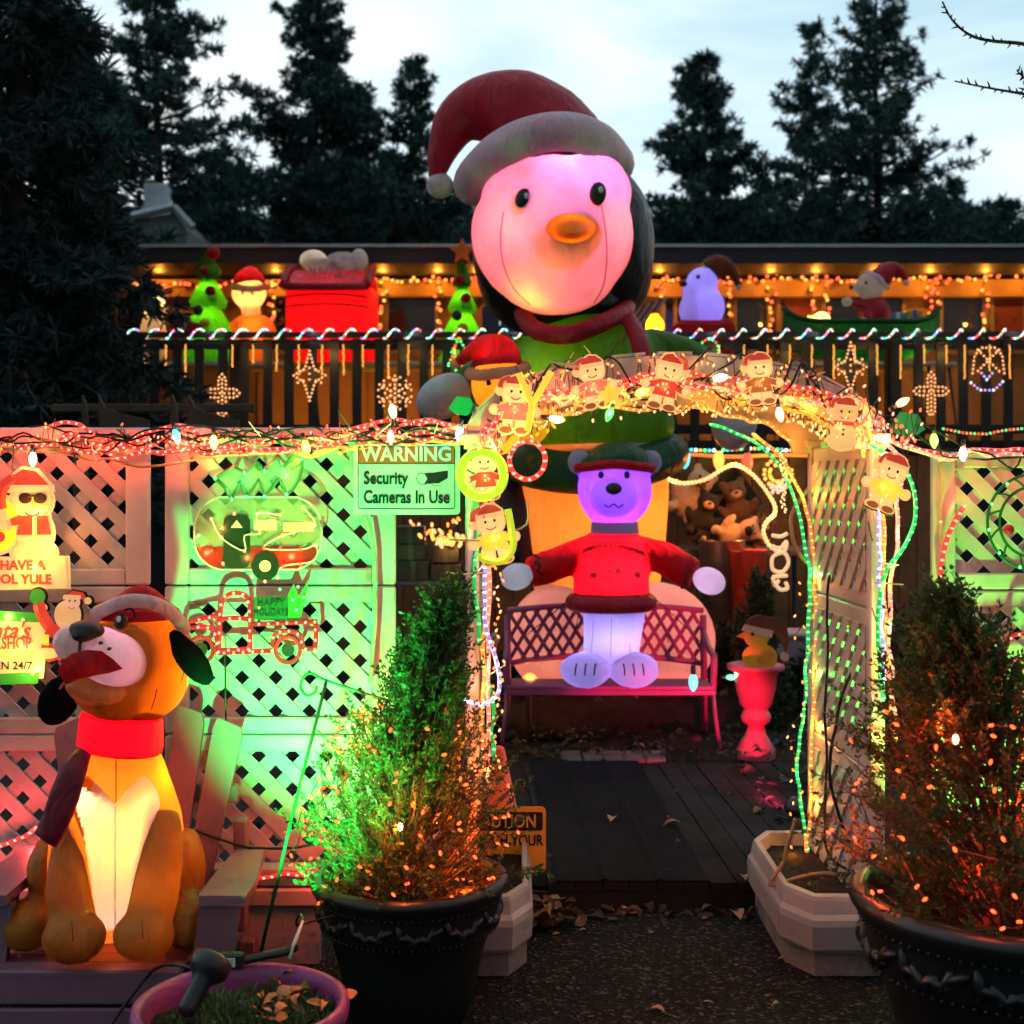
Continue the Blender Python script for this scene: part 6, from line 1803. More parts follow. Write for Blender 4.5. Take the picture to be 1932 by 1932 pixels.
def figure(label, u, v, Y, size, rot, coat, item=None, skin=Q_skin, snow=False, skates=False, flip=1):
    """round gingerbread or snow figure in a red cap, about one unit tall"""
    p = Plaque('light_plaque', label, 'light plaque', u, v, Y, size, rot, 'light-up figures on the arch')
    f = flip
    head = (0.0, 0.20)
    p.disc('head', 0, .20, .20, .185, Q_pale if snow else skin, .002)
    if snow:
        p.disc('body', 0, -.08, .20, .20, Q_pale, .001); p.poly('scarf', [(-.17, .05), (.17, .05), (.18, -.02), (-.18, -.02)], coat, .004)
        p.disc('base', 0, -.30, .23, .15, Q_pale, .0015)
        p.poly('nose', [(.02 * f, .21), (.02 * f, .15), (.16 * f, .18)], Q_gold, .005, back=False)
        for z in (-.10, -.18): p.disc('button', 0, z, .022, .022, Q_dark, .004, back=False, n=10)
        p.line('arm', [(-.17, -.05), (-.27, .02), (-.34, .0)], .018, Q_brown, .002); p.line('arm', [(.17, -.05), (.27, .02), (.34, .06)], .018, Q_brown, .002)
    else:
        p.poly('body', [(-.13, .04), (.13, .04), (.19, -.22), (-.19, -.22)], coat, .003)
        for sg in (-1, 1):
            p.poly('arm', [(sg * .12, .03), (sg * .30, -.04), (sg * .33, -.11), (sg * .27, -.13), (sg * .13, -.08)], coat, .0025)
            p.disc('hand', sg * .315, -.08, .055, .055, skin, .0035)
            p.poly('leg', [(sg * .03, -.20), (sg * .16, -.20), (sg * .17, -.36), (sg * .04, -.36)], skin, .002)
            p.disc('boot', sg * .12, -.385, .095, .05, Q_brown, .0035)
            if skates: p.line('skate', [(sg * .02, -.45), (sg * .10, -.465), (sg * .23, -.45)], .012, Q_dark, .004)
        for z in (-.02, -.11): p.disc('button', 0, z, .02, .02, Q_pale, .006, back=False, n=10)
    # face
    for sg in (-1, 1): p.disc('eye', sg * .07, .215, .018, .024, Q_dark, .005, back=False, n=10)
    p.line('smile', arc(0, .19, .10, -2.4, -.75), .010, Q_red, .005)
    # cap
    p.poly('cap', [(-.19, .30), (-.13, .42), (0, .47), (.10 * f, .45), (.20 * f, .36) if f > 0 else (.13, .42), (.19, .30)], Q_red, .004)
    p.poly('cap_brim', [(-.205, .27), (.205, .27), (.195, .335), (-.195, .335)], Q_cream, .006)
    p.line('cap_tail', [(-.10 * f, .43), (-.22 * f, .38), (-.25 * f, .26)], .045, Q_red, .003)
    p.disc('pompom', -.25 * f, .22, .05, .05, Q_cream, .005, n=14)
    if item == 'star':
        pts = []
        for i in range(10):
            a = math.pi / 2 + i * math.pi / 5; r = .24 if i % 2 == 0 else .11
            pts.append((.24 + r * math.cos(a), -.25 + r * math.sin(a)))
        p.poly('star', pts, Q_gold, .008, .002)
    if item in ('Y', 'J', 'O'):
        if item == 'Y':
            for a, b_ in (((.22, -.38), (.26, .02)), ((.26, .02), (.02, .50)), ((.26, .02), (.52, .56))): p.line('letter_bar', [a, ((a[0] + b_[0]) / 2, (a[1] + b_[1]) / 2), b_], .055, Q_gold, .012)
        if item == 'J': p.line('letter_bar', [(.30, .34), (.29, .05), (.25, -.25), (.05, -.40), (-.20, -.32), (-.24, -.22)], .058, Q_lime, .012)
        if item == 'O':
            ringp = [(.30 * math.cos(a) * 1.25 - .05, .34 * math.sin(a) * 1.15 + 0.0) for a in np.linspace(0, 2 * math.pi, 22)]
            p.line('wreath_ring', ringp, .095, Q_lime, -.004)
            for a in (2.2, 2.8, 3.5, 4.1): p.disc('berry', .375 * math.cos(a) - .05, .39 * math.sin(a), .03, .03, Q_red, .008, back=False, n=10)
    p.finish(Q_cream)
    lamp(p.w(0, -.05, .05), (1, .45, .10), .10, .01, p.t, 'bulb_light')
    for i in range(4): MB().ell(p.w(rng.uniform(-.15, .15), rng.uniform(-.3, .3), .006), (.004, .003, .005), None, 6, 4).build('bulb', E_warm, p.t)
    return p
figure('light-up gingerbread child holding a golden letter Y', 972, 765, 4.15, 122, 4, Q_pink, 'Y')
figure('light-up gingerbread girl in pink coat holding a yellow star', 1120, 722, 4.15, 110, -10, Q_pink, 'star')
figure('light-up gingerbread skater in a red coat at the arch crown', 1258, 722, 4.14, 118, 13, Q_red, None, skates=True, flip=-1)
figure('light-up gingerbread skater in a brown coat right of the crown', 1435, 716, 4.16, 108, -5, Q_brown, None, skates=True)
figure('pale light-up snowman in a red cap on the right shoulder', 1592, 800, 4.15, 108, 6, Q_red, None, snow=True)
figure('light-up gingerbread skater hanging on the outer right post', 1676, 912, 4.12, 122, 20, Q_gold, None, skates=True)
figure('light-up gingerbread child inside a lime wreath on the left post', 915, 895, 4.13, 108, -4, Q_red, 'O')
figure('light-up gingerbread child holding a lime letter J', 930, 1010, 4.12, 126, -12, Q_gold, 'J')
# clear twist ties at the plaques
for lab, pts in (('white twist tie sticking out left of the wreath figure', [(905, 1020), (870, 1022), (846, 1018)]), ('clear tie looping right of the letter J figure', [(955, 1005), (985, 1000), (998, 975), (995, 945)]), ('white tie pointing left below the letter J figure', [(915, 1082), (880, 1084), (842, 1080)]), ('white stick tie pointing left from the star figure', [(1095, 692), (1060, 686), (1037, 682)])):
    cord(lab, PP(pts, 4.11), .0035, M_ztie, 'loose twist ties', 70, .0005, 'twist_tie')

# ---- cool yule plaque at the left edge
p = Plaque('light_plaque', 'glowing plaque of a snowman in sunglasses over the words cool yule', 'light plaque', 40, 985, 4.36, 200, 0)
p.disc('tree', -.22, -.02, .20, .26, Q_lime, .0)
p.disc('bauble', -.20, -.14, .05, .05, Q_red, .003, back=False)
p.disc('head', .10, .20, .185, .17, Q_pale, .003); p.disc('body', .12, -.10, .17, .19, Q_pale, .002); p.disc('base', .12, -.29, .20, .12, Q_pale, .0025)
p.poly('coat', [(.0, .06), (.25, .06), (.29, -.12), (-.04, -.12)], Q_red, .005)
p.poly('coat_trim', [(.115, .06), (.15, .06), (.155, -.12), (.11, -.12)], Q_pale, .007, back=False)
p.disc('mitten', -.13, -.02, .07, .06, Q_pale, .005); p.line('sleeve', [(.0, .03), (-.08, .0)], .045, Q_red, .004)
for x in (.045, .185): p.disc('sunglass_lens', x, .225, .062, .052, Q_dark, .008, back=False)
p.line('sunglass_bridge', [(.08, .24), (.12, .25), (.15, .24)], .012, Q_dark, .009)
p.poly('nose', [(.10, .19), (.10, .14), (.27, .155)], Q_gold, .009, back=False)
p.line('smile', arc(.11, .14, .08, -2.5, -.6), .008, Q_red, .006)
p.poly('cap', [(-.10, .30), (-.10, .42), (.02, .50), (.14, .48), (.26, .36), (.27, .31)], Q_red, .006); p.poly('cap_brim', [(-.10, .28), (.28, .29), (.27, .35), (-.10, .35)], Q_pale, .009)
p.line('cap_tail', [(-.06, .42), (-.17, .34), (-.20, .22), (-.19, .12)], .06, Q_red, .004); p.disc('pompom', -.18, .06, .06, .06, Q_pale, .006)
p.poly('word_panel', [(-.52, -.34), (.42, -.33), (.43, -.62), (-.52, -.64)], Q_pale, .004)
p.finish(Q_pale)
text('lettering', 'HAVE A', tuple(p.w(.02, -.41, .009)), .043, Q_red, p.t, bold=.0014, sx=1.0)
text('lettering', 'COOL YULE', tuple(p.w(-.04, -.54, .009)), .043, Q_red, p.t, bold=.0014, sx=1.0)
lamp(p.w(.1, .1, .06), (1, .30, .06), 1.1, .012, p.t, 'bulb_light'); lamp(p.w(.1, -.45, .06), (1, .28, .05), 1.2, .012, p.t, 'bulb_light'); lamp(p.w(.3, -.2, .05), (1, .28, .05), 1.2, .012, p.t, 'bulb_light')
for (x, z) in ((.3, -.5), (-.1, -.5), (.1, -.2), (.1, .3), (-.2, .1)): MB().ell(p.w(x, z, .004), (.005, .004, .006), None, 6, 4).build('bulb', E_warm, p.t)

# ---- workshop sign with the bearded man
p = Plaque('workshop_sign', 'lit workshop sign with green bands and a waving bearded figure', 'sign', 0, 1220, 4.33, 150, 0)
p.poly('board', [(-.75, .44), (.62, .40), (.55, -.40), (-.75, -.50)], Q_cream, .002)
p.poly('green_band', [(-.75, .50), (.60, .42), (.60, .30), (-.75, .36)], Q_green, .005); p.poly('green_band', [(-.75, -.36), (.50, -.32), (.48, -.46), (-.75, -.50)], Q_green, .005)
for z in (-.06, -.11): p.poly('rule', [(-.6, z), (.5, z), (.5, z - .014), (-.6, z - .014)], Q_gold, .005, back=False)
text('lettering', "Santa's", tuple(p.w(.02, .20, .006)), .075, Q_red, p.t, bold=.001, sx=.9, shear=.35)
text('lettering', 'WORKSHOP', tuple(p.w(-.02, .04, .006)), .054, Q_red, p.t, bold=.001, sx=.72)
text('lettering', 'OPEN 24/7', tuple(p.w(.09, -.24, .006)), .036, Q_dark, p.t, bold=.0003, sx=1.0)
# figure
p.disc('beard', .86, .40, .17, .19, Q_pale, .008); p.disc('face', .92, .56, .10, .08, lit_plastic('plaque face', (.9, .5, .3), .6), .010)
p.poly('cap', [(.80, .62), (.92, .71), (1.06, .68), (1.12, .58), (1.02, .60)], Q_red, .011); p.poly('cap_brim', [(.80, .60), (1.03, .60), (1.03, .65), (.82, .66)], Q_pale, .013); p.disc('pompom', 1.12, .58, .045, .045, Q_pale, .013)
p.disc('mitten', .48, .63, .10, .10, Q_green, .008); p.line('arm', [(.50, .55), (.54, .42), (.64, .25)], .08, Q_red, .006); p.disc('cuff', .52, .49, .09, .06, Q_pale, .010)
p.poly('torso', [(.60, .30), (1.0, .25), (.96, .02), (.54, .05)], Q_red, .006); p.poly('belt', [(.56, .13), (.98, .08), (.97, .02), (.55, .06)], Q_dark, .010); p.poly('buckle', [(.55, .16), (.63, .155), (.63, .02), (.55, .03)], Q_gold, .012)
p.poly('legs', [(.54, .05), (.96, .02), (.90, -.18), (.62, -.20), (.50, -.10)], Q_red, .005); p.disc('coat_hem', .60, -.08, .16, .07, Q_pale, .011)
for sx in (-.03, .04): p.disc('eye', .92 + sx, .58, .012, .014, Q_dark, .013, back=False, n=8)
p.line('smile', arc(.92, .53, .045, -2.6, -.5), .008, Q_red, .014)
p.finish(Q_dark, .02)
lamp(p.w(.2, -.05, .07), (1, .5, .1), .5, .012, p.t, 'bulb_light'); lamp(p.w(.05, .36, .05), (.8, .9, .2), .4, .012, p.t, 'bulb_light'); lamp(p.w(.42, -.3, .05), (.9, .8, .2), .4, .01, p.t, 'bulb_light')
for (x, z) in ((.30, .34), (.2, -.08), (-.1, -.08), (.42, -.34)): MB().ell(p.w(x, z, .008), (.006, .004, .006), None, 6, 4).build('bulb', E_warm, p.t)

# ---- warning sign
sY = 4.385
a_, b_ = P(667, 838, sY), P(868, 971, sY)
ws = thing('warning_sign', 'white warning sign about security cameras on the lattice fence', 'sign', tuple((a_ + b_) / 2))
MB().prism(round_rect(a_.x, b_.x, b_.z, a_.z, .012, sY), (0, .003, 0)).build('plate', mat('white sign plate', (.62, .63, .62), .4, .05, 6), ws)
x0, x1 = P(676, 0, sY).x, P(858, 0, sY).x
zt_, zm, zb = P(0, 843, sY).z, P(0, 875, sY).z, P(0, 960, sY).z
MB().prism(round_rect(x0, x1, zm, zt_, .004, sY - .0015), (0, .001, 0)).build('header', mat('orange red header', (.55, .085, .012), .4, .05, 6), ws)
br_ = MB(); ol = round_rect(x0, x1, zb, zt_, .008, sY - .002); br_.tube(ol, .0013, 4, closed=True); br_.tube([Vector((x0, sY - .002, zm)), Vector((x1, sY - .002, zm))], .0013, 4); br_.build('border_line', M_blk, ws)
M_ws = mat('white sign ink', (.66, .67, .66), .4, .05, 6)
text('lettering', 'WARNING', (P(767, 0, sY).x, sY - .003, P(0, 858, sY).z), .066, M_ws, ws, bold=.0016, sx=.93)
text('lettering', 'Security', (P(686, 0, sY).x, sY - .003, P(0, 903, sY).z), .060, M_blk, ws, bold=.0014, sx=.75, align='LEFT')
text('lettering', 'Cameras In Use', (P(767, 0, sY).x, sY - .003, P(0, 939, sY).z), .060, M_blk, ws, bold=.0014, sx=.735)
cw = lambda pts, y: [P(u, v, sY - y) for u, v in pts]
MB().prism(cw([(812, 893), (823, 891), (845, 888), (845, 902), (828, 912), (812, 912)], .0022), (0, .001, 0)).build('camera_icon', M_blk, ws)
MB().tube(catmull(cw([(797, 893), (808, 899), (806, 912), (794, 914), (786, 905), (789, 895)], .003), 4, True), .0011, 4, closed=True).build('camera_icon', M_blk, ws)
MB().prism(cw([(800, 893), (814, 892), (818, 904), (812, 913), (800, 913), (806, 903)], .0024), (0, .001, 0)).build('camera_icon', M_blk, ws)
MB().tube(cw([(812, 912), (818, 916), (832, 917)], .003), .001, 4).build('camera_icon', M_blk, ws)

# ---- camper light
p = Plaque('camper_light', 'lit camper trailer silhouette on the middle lattice panel', 'light ornament', 487, 1010, 4.39, 240, 0)
Q_film = clear_tube('clear film', (.85, .85, .6), .22); Q_rfilm = lit_plastic('red film', (.30, .015, .01), .25); Q_dfilm = mat('dark film', (.02, .02, .012), .3, .2, 8)
def rrp(x0, x1, z0, z1, r, n=6):
    o = []
    for cx, cz, s in ((x1 - r, z1 - r, 0), (x0 + r, z1 - r, 1), (x0 + r, z0 + r, 2), (x1 - r, z0 + r, 3)):
        for i in range(n + 1):
            a = (s + i / n) * math.pi / 2; o.append((cx + r * math.cos(a), cz + r * math.sin(a)))
    return o
shell = rrp(-.5, .5, -.27, .30, .24)
p.poly('shell', shell, Q_film, .0, back=False)
p.poly('lower_panel', [(-.48, -.09), (-.27, -.09), (-.27, -.26), (-.33, -.26), (-.44, -.20), (-.49, -.10)], Q_rfilm, .004, back=False); p.poly('lower_panel', [(-.06, -.09), (.49, -.09), (.44, -.20), (.33, -.26), (-.06, -.26)], Q_rfilm, .004, back=False)
p.poly('door', rrp(-.27, -.06, -.26, .16, .06), Q_dfilm, .006, back=False)
p.poly('door_window', [(-.21, .06), (-.12, .06), (-.165, .12)], Q_cream, .008, back=False)
p.poly('window', [(-.03, .04), (.15, .04), (.15, .12), (-.03, .12)], lit_plastic('camper window', (.7, .65, .2), .35), .006, back=False); p.poly('window', [(.20, .03), (.44, .03), (.44, .10), (.20, .10)], MATS['camper window'], .006, back=False)
p.disc('wheel', .06, -.24, .11, .115, Q_dfilm, .009, back=False); p.disc('hub', .06, -.24, .045, .045, Q_cream, .012, back=False)
p.line('outline', shell + shell[:2], .008, mat('white frame wire', (.6, .6, .5), .4, .1, 8), .004)
for (x, z, m) in [(-.36, .13, E_warm), (-.18, .17, E_warm), (0, .17, E_warm), (.18, .16, E_warm), (.36, .22, E_warm), (.45, .08, E_warm), (.20, .0, E_yel), (.02, .02, E_warm), (-.28, -.02, E_warm), (-.10, -.12, E_warm), (-.45, -.10, E_redb), (-.36, -.12, E_redb), (-.46, .0, E_pinkw),
                  (.05, -.10, E_redb), (.18, -.10, E_redb), (.34, -.11, E_redb), (.46, -.08, E_pinkw), (.20, -.24, E_redb), (.34, -.23, E_redb), (-.27, -.22, E_warm), (.16, -.33, E_warm), (.06, -.36, E_warm), (-.04, -.32, E_warm), (.28, .02, E_warm), (.38, .05, E_yel)]:
    MB().ell(p.w(x, z, .014), (.0055, .0045, .0065), None, 8, 5).build('bulb', m, p.t, True)
p.line('lead_wire', [(-.36, .13), (-.28, -.02), (-.10, -.12), (-.10, .0), (.02, .02), (.0, .17), (.18, .16)], .006, MATS['white frame wire'], .013); p.line('lead_wire', [(.36, .22), (.45, .08), (.20, .0), (.05, -.10), (.34, -.11), (.46, -.08), (.44, -.2), (.20, -.24), (.16, -.33)], .006, MATS['white frame wire'], .013)
for (x, z) in ((-.3, .05), (.1, .12), (.38, .10), (-.1, -.18)): lamp(p.w(x, z, .045), (1, .45, .10), .2, .008, p.t, 'bulb_light')
for (x, z) in ((-.42, -.14), (.25, -.17)): lamp(p.w(x, z, .04), (1, .15, .05), .4, .008, p.t, 'bulb_light')
# tree light tied on the camper roof
p = Plaque('tree_light', 'green fir tree light lying on its side above the camper', 'light ornament', 492, 912, 4.39, 170, 4)
M_gfr = mat('green frame', (.01, .12, .03), .4, .2, 8)
out = [(-.5, .02), (-.38, -.08), (-.30, -.2), (-.22, .0), (-.14, -.16), (-.02, .04), (.06, -.14), (.20, .06), (.30, -.10), (.42, .08), (.44, .30), (.34, .34), (.24, .18), (.16, .30), (.04, .14), (-.06, .24), (-.18, .10), (-.30, .16), (-.5, .02)]
p.poly('branches_plate', out[:-1], Q_film, .0, back=False)
p.line('outline', out, .022, M_gfr, .004, 2)
for i in range(0, len(out) - 1, 2): MB().ell(p.w(*out[i], .012), (.0055, .0045, .0065), None, 8, 5).build('bulb', E_green, p.t, True)
for (x, z) in ((-.2, .0), (.25, .1)): lamp(p.w(x, z, .04), (.2, 1, .3), .35, .008, p.t, 'bulb_light')
# pick-up truck light
def truck(label, du, dv, words=True):
    p = Plaque('truck_light', label, 'light ornament', 480 + du, 1185 + dv, 4.385, 245, 0, 'red truck lights')
    T_tr = lit_plastic('red truck tube', (.42, .012, .02), .3)
    paths = [[(-.5, .05), (-.32, .09), (-.26, .11)], [(-.26, .11), (-.24, .22), (-.17, .27), (-.08, .26), (-.04, .20), (-.03, .06)], [(-.5, .05), (-.52, -.04), (-.50, -.12)], [(-.5, .0), (-.36, .01), (-.29, -.06), (-.28, -.19)],
             [(-.30, -.19), (-.05, -.18), (.14, -.17)], [(-.26, .11), (-.27, -.18)], [(-.03, .06), (-.03, -.17)], [(-.26, .07), (-.14, .08), (-.03, .07)], [(-.03, .03), (.2, .04), (.47, .05)], [(.47, .07), (.475, -.06), (.47, -.17)],
             [(.14, -.14), (.16, -.05), (.25, -.02), (.35, -.05), (.38, -.15), (.47, -.16)], [(-.27, -.17), (-.13, -.165), (-.04, -.16)]]
    for q in paths: p.line('tube', q, .020, T_tr, .004, 4)
    for cx in (.26, -.41):
        p.line('wheel', [(cx + .095 * math.cos(a), -.165 + .10 * math.sin(a)) for a in np.linspace(0, 2 * math.pi, 14)], .018, T_tr, .008, 2)
        p.disc('hub', cx, -.165, .05, .055, Q_dfilm, .004, back=False)
    for q in paths:
        c = resample(catmull([p.w(x, z, .014) for x, z in q], 4), .028)
        for b_ in c[1:]: MB().ell(b_, (.005, .004, .0055), None, 6, 4).build('bulb', E_pinkw, p.t, True)
    p.poly('bed_tree', [(.01, .09), (.06, .20), (.10, .14), (.16, .26), (.22, .18), (.30, .34), (.34, .24), (.42, .38), (.36, .10), (.34, .06), (.02, .06)], Q_green, -.002, back=False)
    p.poly('bed_banner', [(.0, .24), (.26, .24), (.26, .07), (.0, .07)], mat('dark green banner', (.012, .08, .02), .5, .1, 8), .004, back=False)
    if words:
        text('lettering', 'HAPPY', tuple(p.w(.13, .195, .008)), .034, Q_dark, p.t, bold=.0006, sx=.9); text('lettering', 'HOLIDAYS', tuple(p.w(.13, .12, .008)), .034, Q_dark, p.t, bold=.0006, sx=.72)
    for (x, z) in ((.30, .22), (.2, .3), (.34, .32), (.33, .14), (.38, .24), (.04, .16)): MB().ell(p.w(x, z, .010), (.005, .004, .0055), None, 6, 4).build('bulb', E_green if x > .1 else E_yel, p.t, True)
    for (x, z) in ((-.35, .02), (-.05, -.1), (.26, -.1), (-.15, .18)): lamp(p.w(x, z, .05), (1, .10, .05), .14, .008, p.t, 'bulb_light')
truck('red pick-up truck light carrying a green tree on the lattice', 0, 0)
truck('second red truck light cut off by the right picture edge', 1478, 78)
# wreath light at the right edge
p = Plaque('wreath_light', 'green wire wreath with red balls on the right lattice panel', 'light ornament', 1948, 985, 4.40, 190, 0)
for rr in (.45, .33): p.line('ring', [(rr * math.cos(a), rr * math.sin(a) * 1.05) for a in np.linspace(0, 2 * math.pi, 26)], .016, M_gfr, .004, 2)
for a in np.arange(.3, 6.3, .5): p.line('spoke', [(.33 * math.cos(a), .345 * math.sin(a)), (.39 * math.cos(a + .1), .41 * math.sin(a + .1)), (.45 * math.cos(a + .2), .47 * math.sin(a + .2))], .012, M_gfr, .006)
for a in np.arange(0, 6.3, .55): MB().ell(p.w(.45 * math.cos(a), .47 * math.sin(a), .012), (.005, .004, .006), None, 6, 4).build('bulb', E_green, p.t, True)
for (x, z) in ((-.26, -.07), (-.06, -.24), (.15, .1), (.0, .28)): MB().ell(p.w(x, z, .025), (.017, .017, .017), None, 16, 10).build('ball', mat('glossy red ball', (.45, .012, .012), .15, .1, 5), p.t, True)
# flood lamps hidden behind the right shrub and behind the arch foot
for lab, q, tg, col, pw, ang in (('small black flood lamp on the ground behind the right pot throwing green light', P(1850, 1760, 4.05), P(1900, 1010, 4.46), (.12, 1.0, .08), 210, 95),
                                 ('small black flood lamp beside the boardwalk throwing pink light on the bench', P(1502, 1560, 5.9), P(1270, 1330, 7.5), (1.0, .02, .12), 210, 46)):
    q = Vector((q.x, q.y, max(q.z, .14))); d = (Vector(tg) - q).normalized()
    t = thing('flood_lamp', lab, 'lamp', tuple(q), 'small flood lamps')
    along(q, d, [(0, -.06), (.02, -.06), (.03, -.02), (.045, .0), (.045, .03), (.04, .03), (.038, .012), (0, .012)], 18).build('housing', M_blk, t, True)
    MB().tube([q, Vector((q.x, q.y, .02))], .008, 8).build('spike', M_blk, t)
    spot(q + d * .05, tg, col, pw, ang, .6, .03, t)

rope('red rope light lying on the trough left of the dog', PP([(-30, 1602), (20, 1590), (60, 1570), (78, 1562)], 4.33), T_red, E_pinkw, group='rope lights along the top of the fence', seed=91, lamps=((1, .05, .05), 2.4, .2))
rope('red rope light lying on the trough between chair and left pot', PP([(470, 1652), (520, 1646), (570, 1642), (610, 1646)], 4.33), T_red, E_pinkw, group='rope lights along the top of the fence', seed=92, lamps=((1, .05, .04), 1.0, .2))

# ================================================================== behind the arch: board fence, stacked goods, plush
M_bf = mat('warm board fence', (0.16, 0.085, 0.035), 0.8, 0.35, 4, 0.4, 25)
FB = 10.7
bfn = thing('board_fence', 'warm brown upright board fence behind the bench', 'fence', (0, FB, 0))
zt_ = P(0, 858, FB).z
for i, x in enumerate(np.arange(P(640, 0, FB).x, P(1800, 0, FB).x, 0.148)):
    MB().bbox((x, FB + rng.uniform(-.004, .004), (zt_ + .0) / 2 + rng.uniform(-.01, .01)), (0.140, 0.02, zt_), .004).build('board', M_bf, bfn)
for z in (zt_ - .12, 0.6): MB().bbox((P(1220, 0, FB).x, FB + .035, z), (P(1800, 0, FB).x - P(640, 0, FB).x, .04, .08), .005).build('rail', M_bf, bfn)
MB().bbox((P(1220, 0, FB).x, FB - .01, zt_ + .03), (P(1800, 0, FB).x - P(640, 0, FB).x + .1, .10, .03), .005).build('cap_rail', M_dark, bfn)
# eave string of multicolour bulbs over the fence
sl = thing('string_light', 'multicoloured string of bulbs along the top of the board fence', 'string light', tuple(P(1400, 845, 10.5)))
c = resample(catmull(PP([(1270, 846), (1340, 850), (1420, 846), (1500, 850), (1560, 846)], 10.5), 6), .035)
MB().tube(c, .006, 5).build('wire', M_bwire, sl)
mb = MB()
for i, q in enumerate(c): mb.ell(q + Vector((0, -.01, 0)), (.014, .012, .014), None, 6, 4, i % 4)
tag(mb.build('bulbs', [E_teal, E_cool, E_yel, E_green], sl, True), kind='stuff')
c2 = [q + Vector((0, -.02, -.05 + .012 * math.sin(i * .3))) for i, q in enumerate(c)]
MB().tube(c2, .016, 6).build('bead_garland', T_warm, sl, True)
for (lab, u, v, col) in (('teal faceted bulb hanging under the arch behind', 1292, 856, (.08, .75, .8)), ('amber faceted bulb hanging under the arch behind', 1356, 860, (1, .5, .08)), ('red faceted bulb hanging under the arch behind', 1410, 864, (1, .08, .04))):
    big_bulb(lab, u, v, 10.3, col, 1.6, 180, 2.6, 3.0)
# rope of beads and its coiled word
bdp = [(1262, 905), (1290, 912), (1330, 905), (1368, 882), (1392, 878), (1425, 900), (1458, 945), (1462, 968), (1446, 985), (1440, 1005), (1452, 1030), (1470, 1040)]
c = resample(catmull(PP(bdp, 9.4), 6), .028)
bg_ = thing('bead_garland', 'lit bead garland waving across the board fence', 'garland', tuple(c[0]))
mb = MB()
for q in c: mb.ell(q, (.016, .016, .016), None, 7, 5)
tag(mb.build('beads', lit_plastic('bead', (1.0, .62, .30), .9), bg_, True), kind='stuff')
for q in c[::18]: lamp(q + Vector((0, -.05, 0)), (1, .26, .015), 10, .015, bg_, 'bulb_light')
nz_ = thing('rope_word_light', 'coiled pale rope sculpture hanging by the right post', 'light ornament', tuple(P(1475, 1040, 8.9)))
def rw(lst, r=.013): MB().tube(catmull(PP(lst, 8.9), 6), r, 7).build('rope', lit_plastic('pale rope', (1.0, .62, .34), .75), nz_, True)
rw([(1456, 1010), (1474, 1012), (1486, 1006)]); rw([(1456, 1030), (1472, 1034), (1484, 1022), (1480, 1040), (1462, 1046)]); rw([(1458, 1050), (1478, 1042), (1488, 1060), (1478, 1078), (1460, 1076), (1456, 1062), (1458, 1050)]); rw([(1458, 1088), (1486, 1086)]); rw([(1458, 1088), (1462, 1104), (1470, 1094)]); rw([(1462, 1100), (1472, 1112), (1486, 1110), (1482, 1098)])
cord('tan cord looping down behind the right arch post', PP([(1540, 908), (1520, 930), (1500, 960), (1492, 990), (1500, 1030), (1516, 1055), (1535, 1070)], 5.2), .009, M_beige, None, 80, .001)
# wreath light on the fence
wt = thing('wreath_light', 'small green wreath light with a red bow on the board fence', 'light ornament', tuple(P(1465, 900, 10.4)))
mb = MB(); mb2 = MB()
for i in range(30):
    a = i * .55; r_ = 26 if i % 2 else 16
    mb.ell(P(1468 + r_ * math.cos(a), 893 + r_ * math.sin(a), 10.4), (.016, .014, .016), None, 6, 4)
for i in range(26): mb2.ell(P(1464 + rng.gauss(0, 13), 918 + rng.gauss(0, 6), 10.38), (.014, .012, .014), None, 6, 4)
tag(mb.build('ring_bulbs', E_yel, wt, True), kind='stuff'); tag(mb2.build('bow_bulbs', E_pinkw, wt, True), kind='stuff')
lamp(P(1464, 912, 10.25), (1, .25, .08), 4, .02, wt, 'bulb_light'); lamp(P(1464, 880, 10.25), (.8, 1, .1), 3, .02, wt, 'bulb_light')
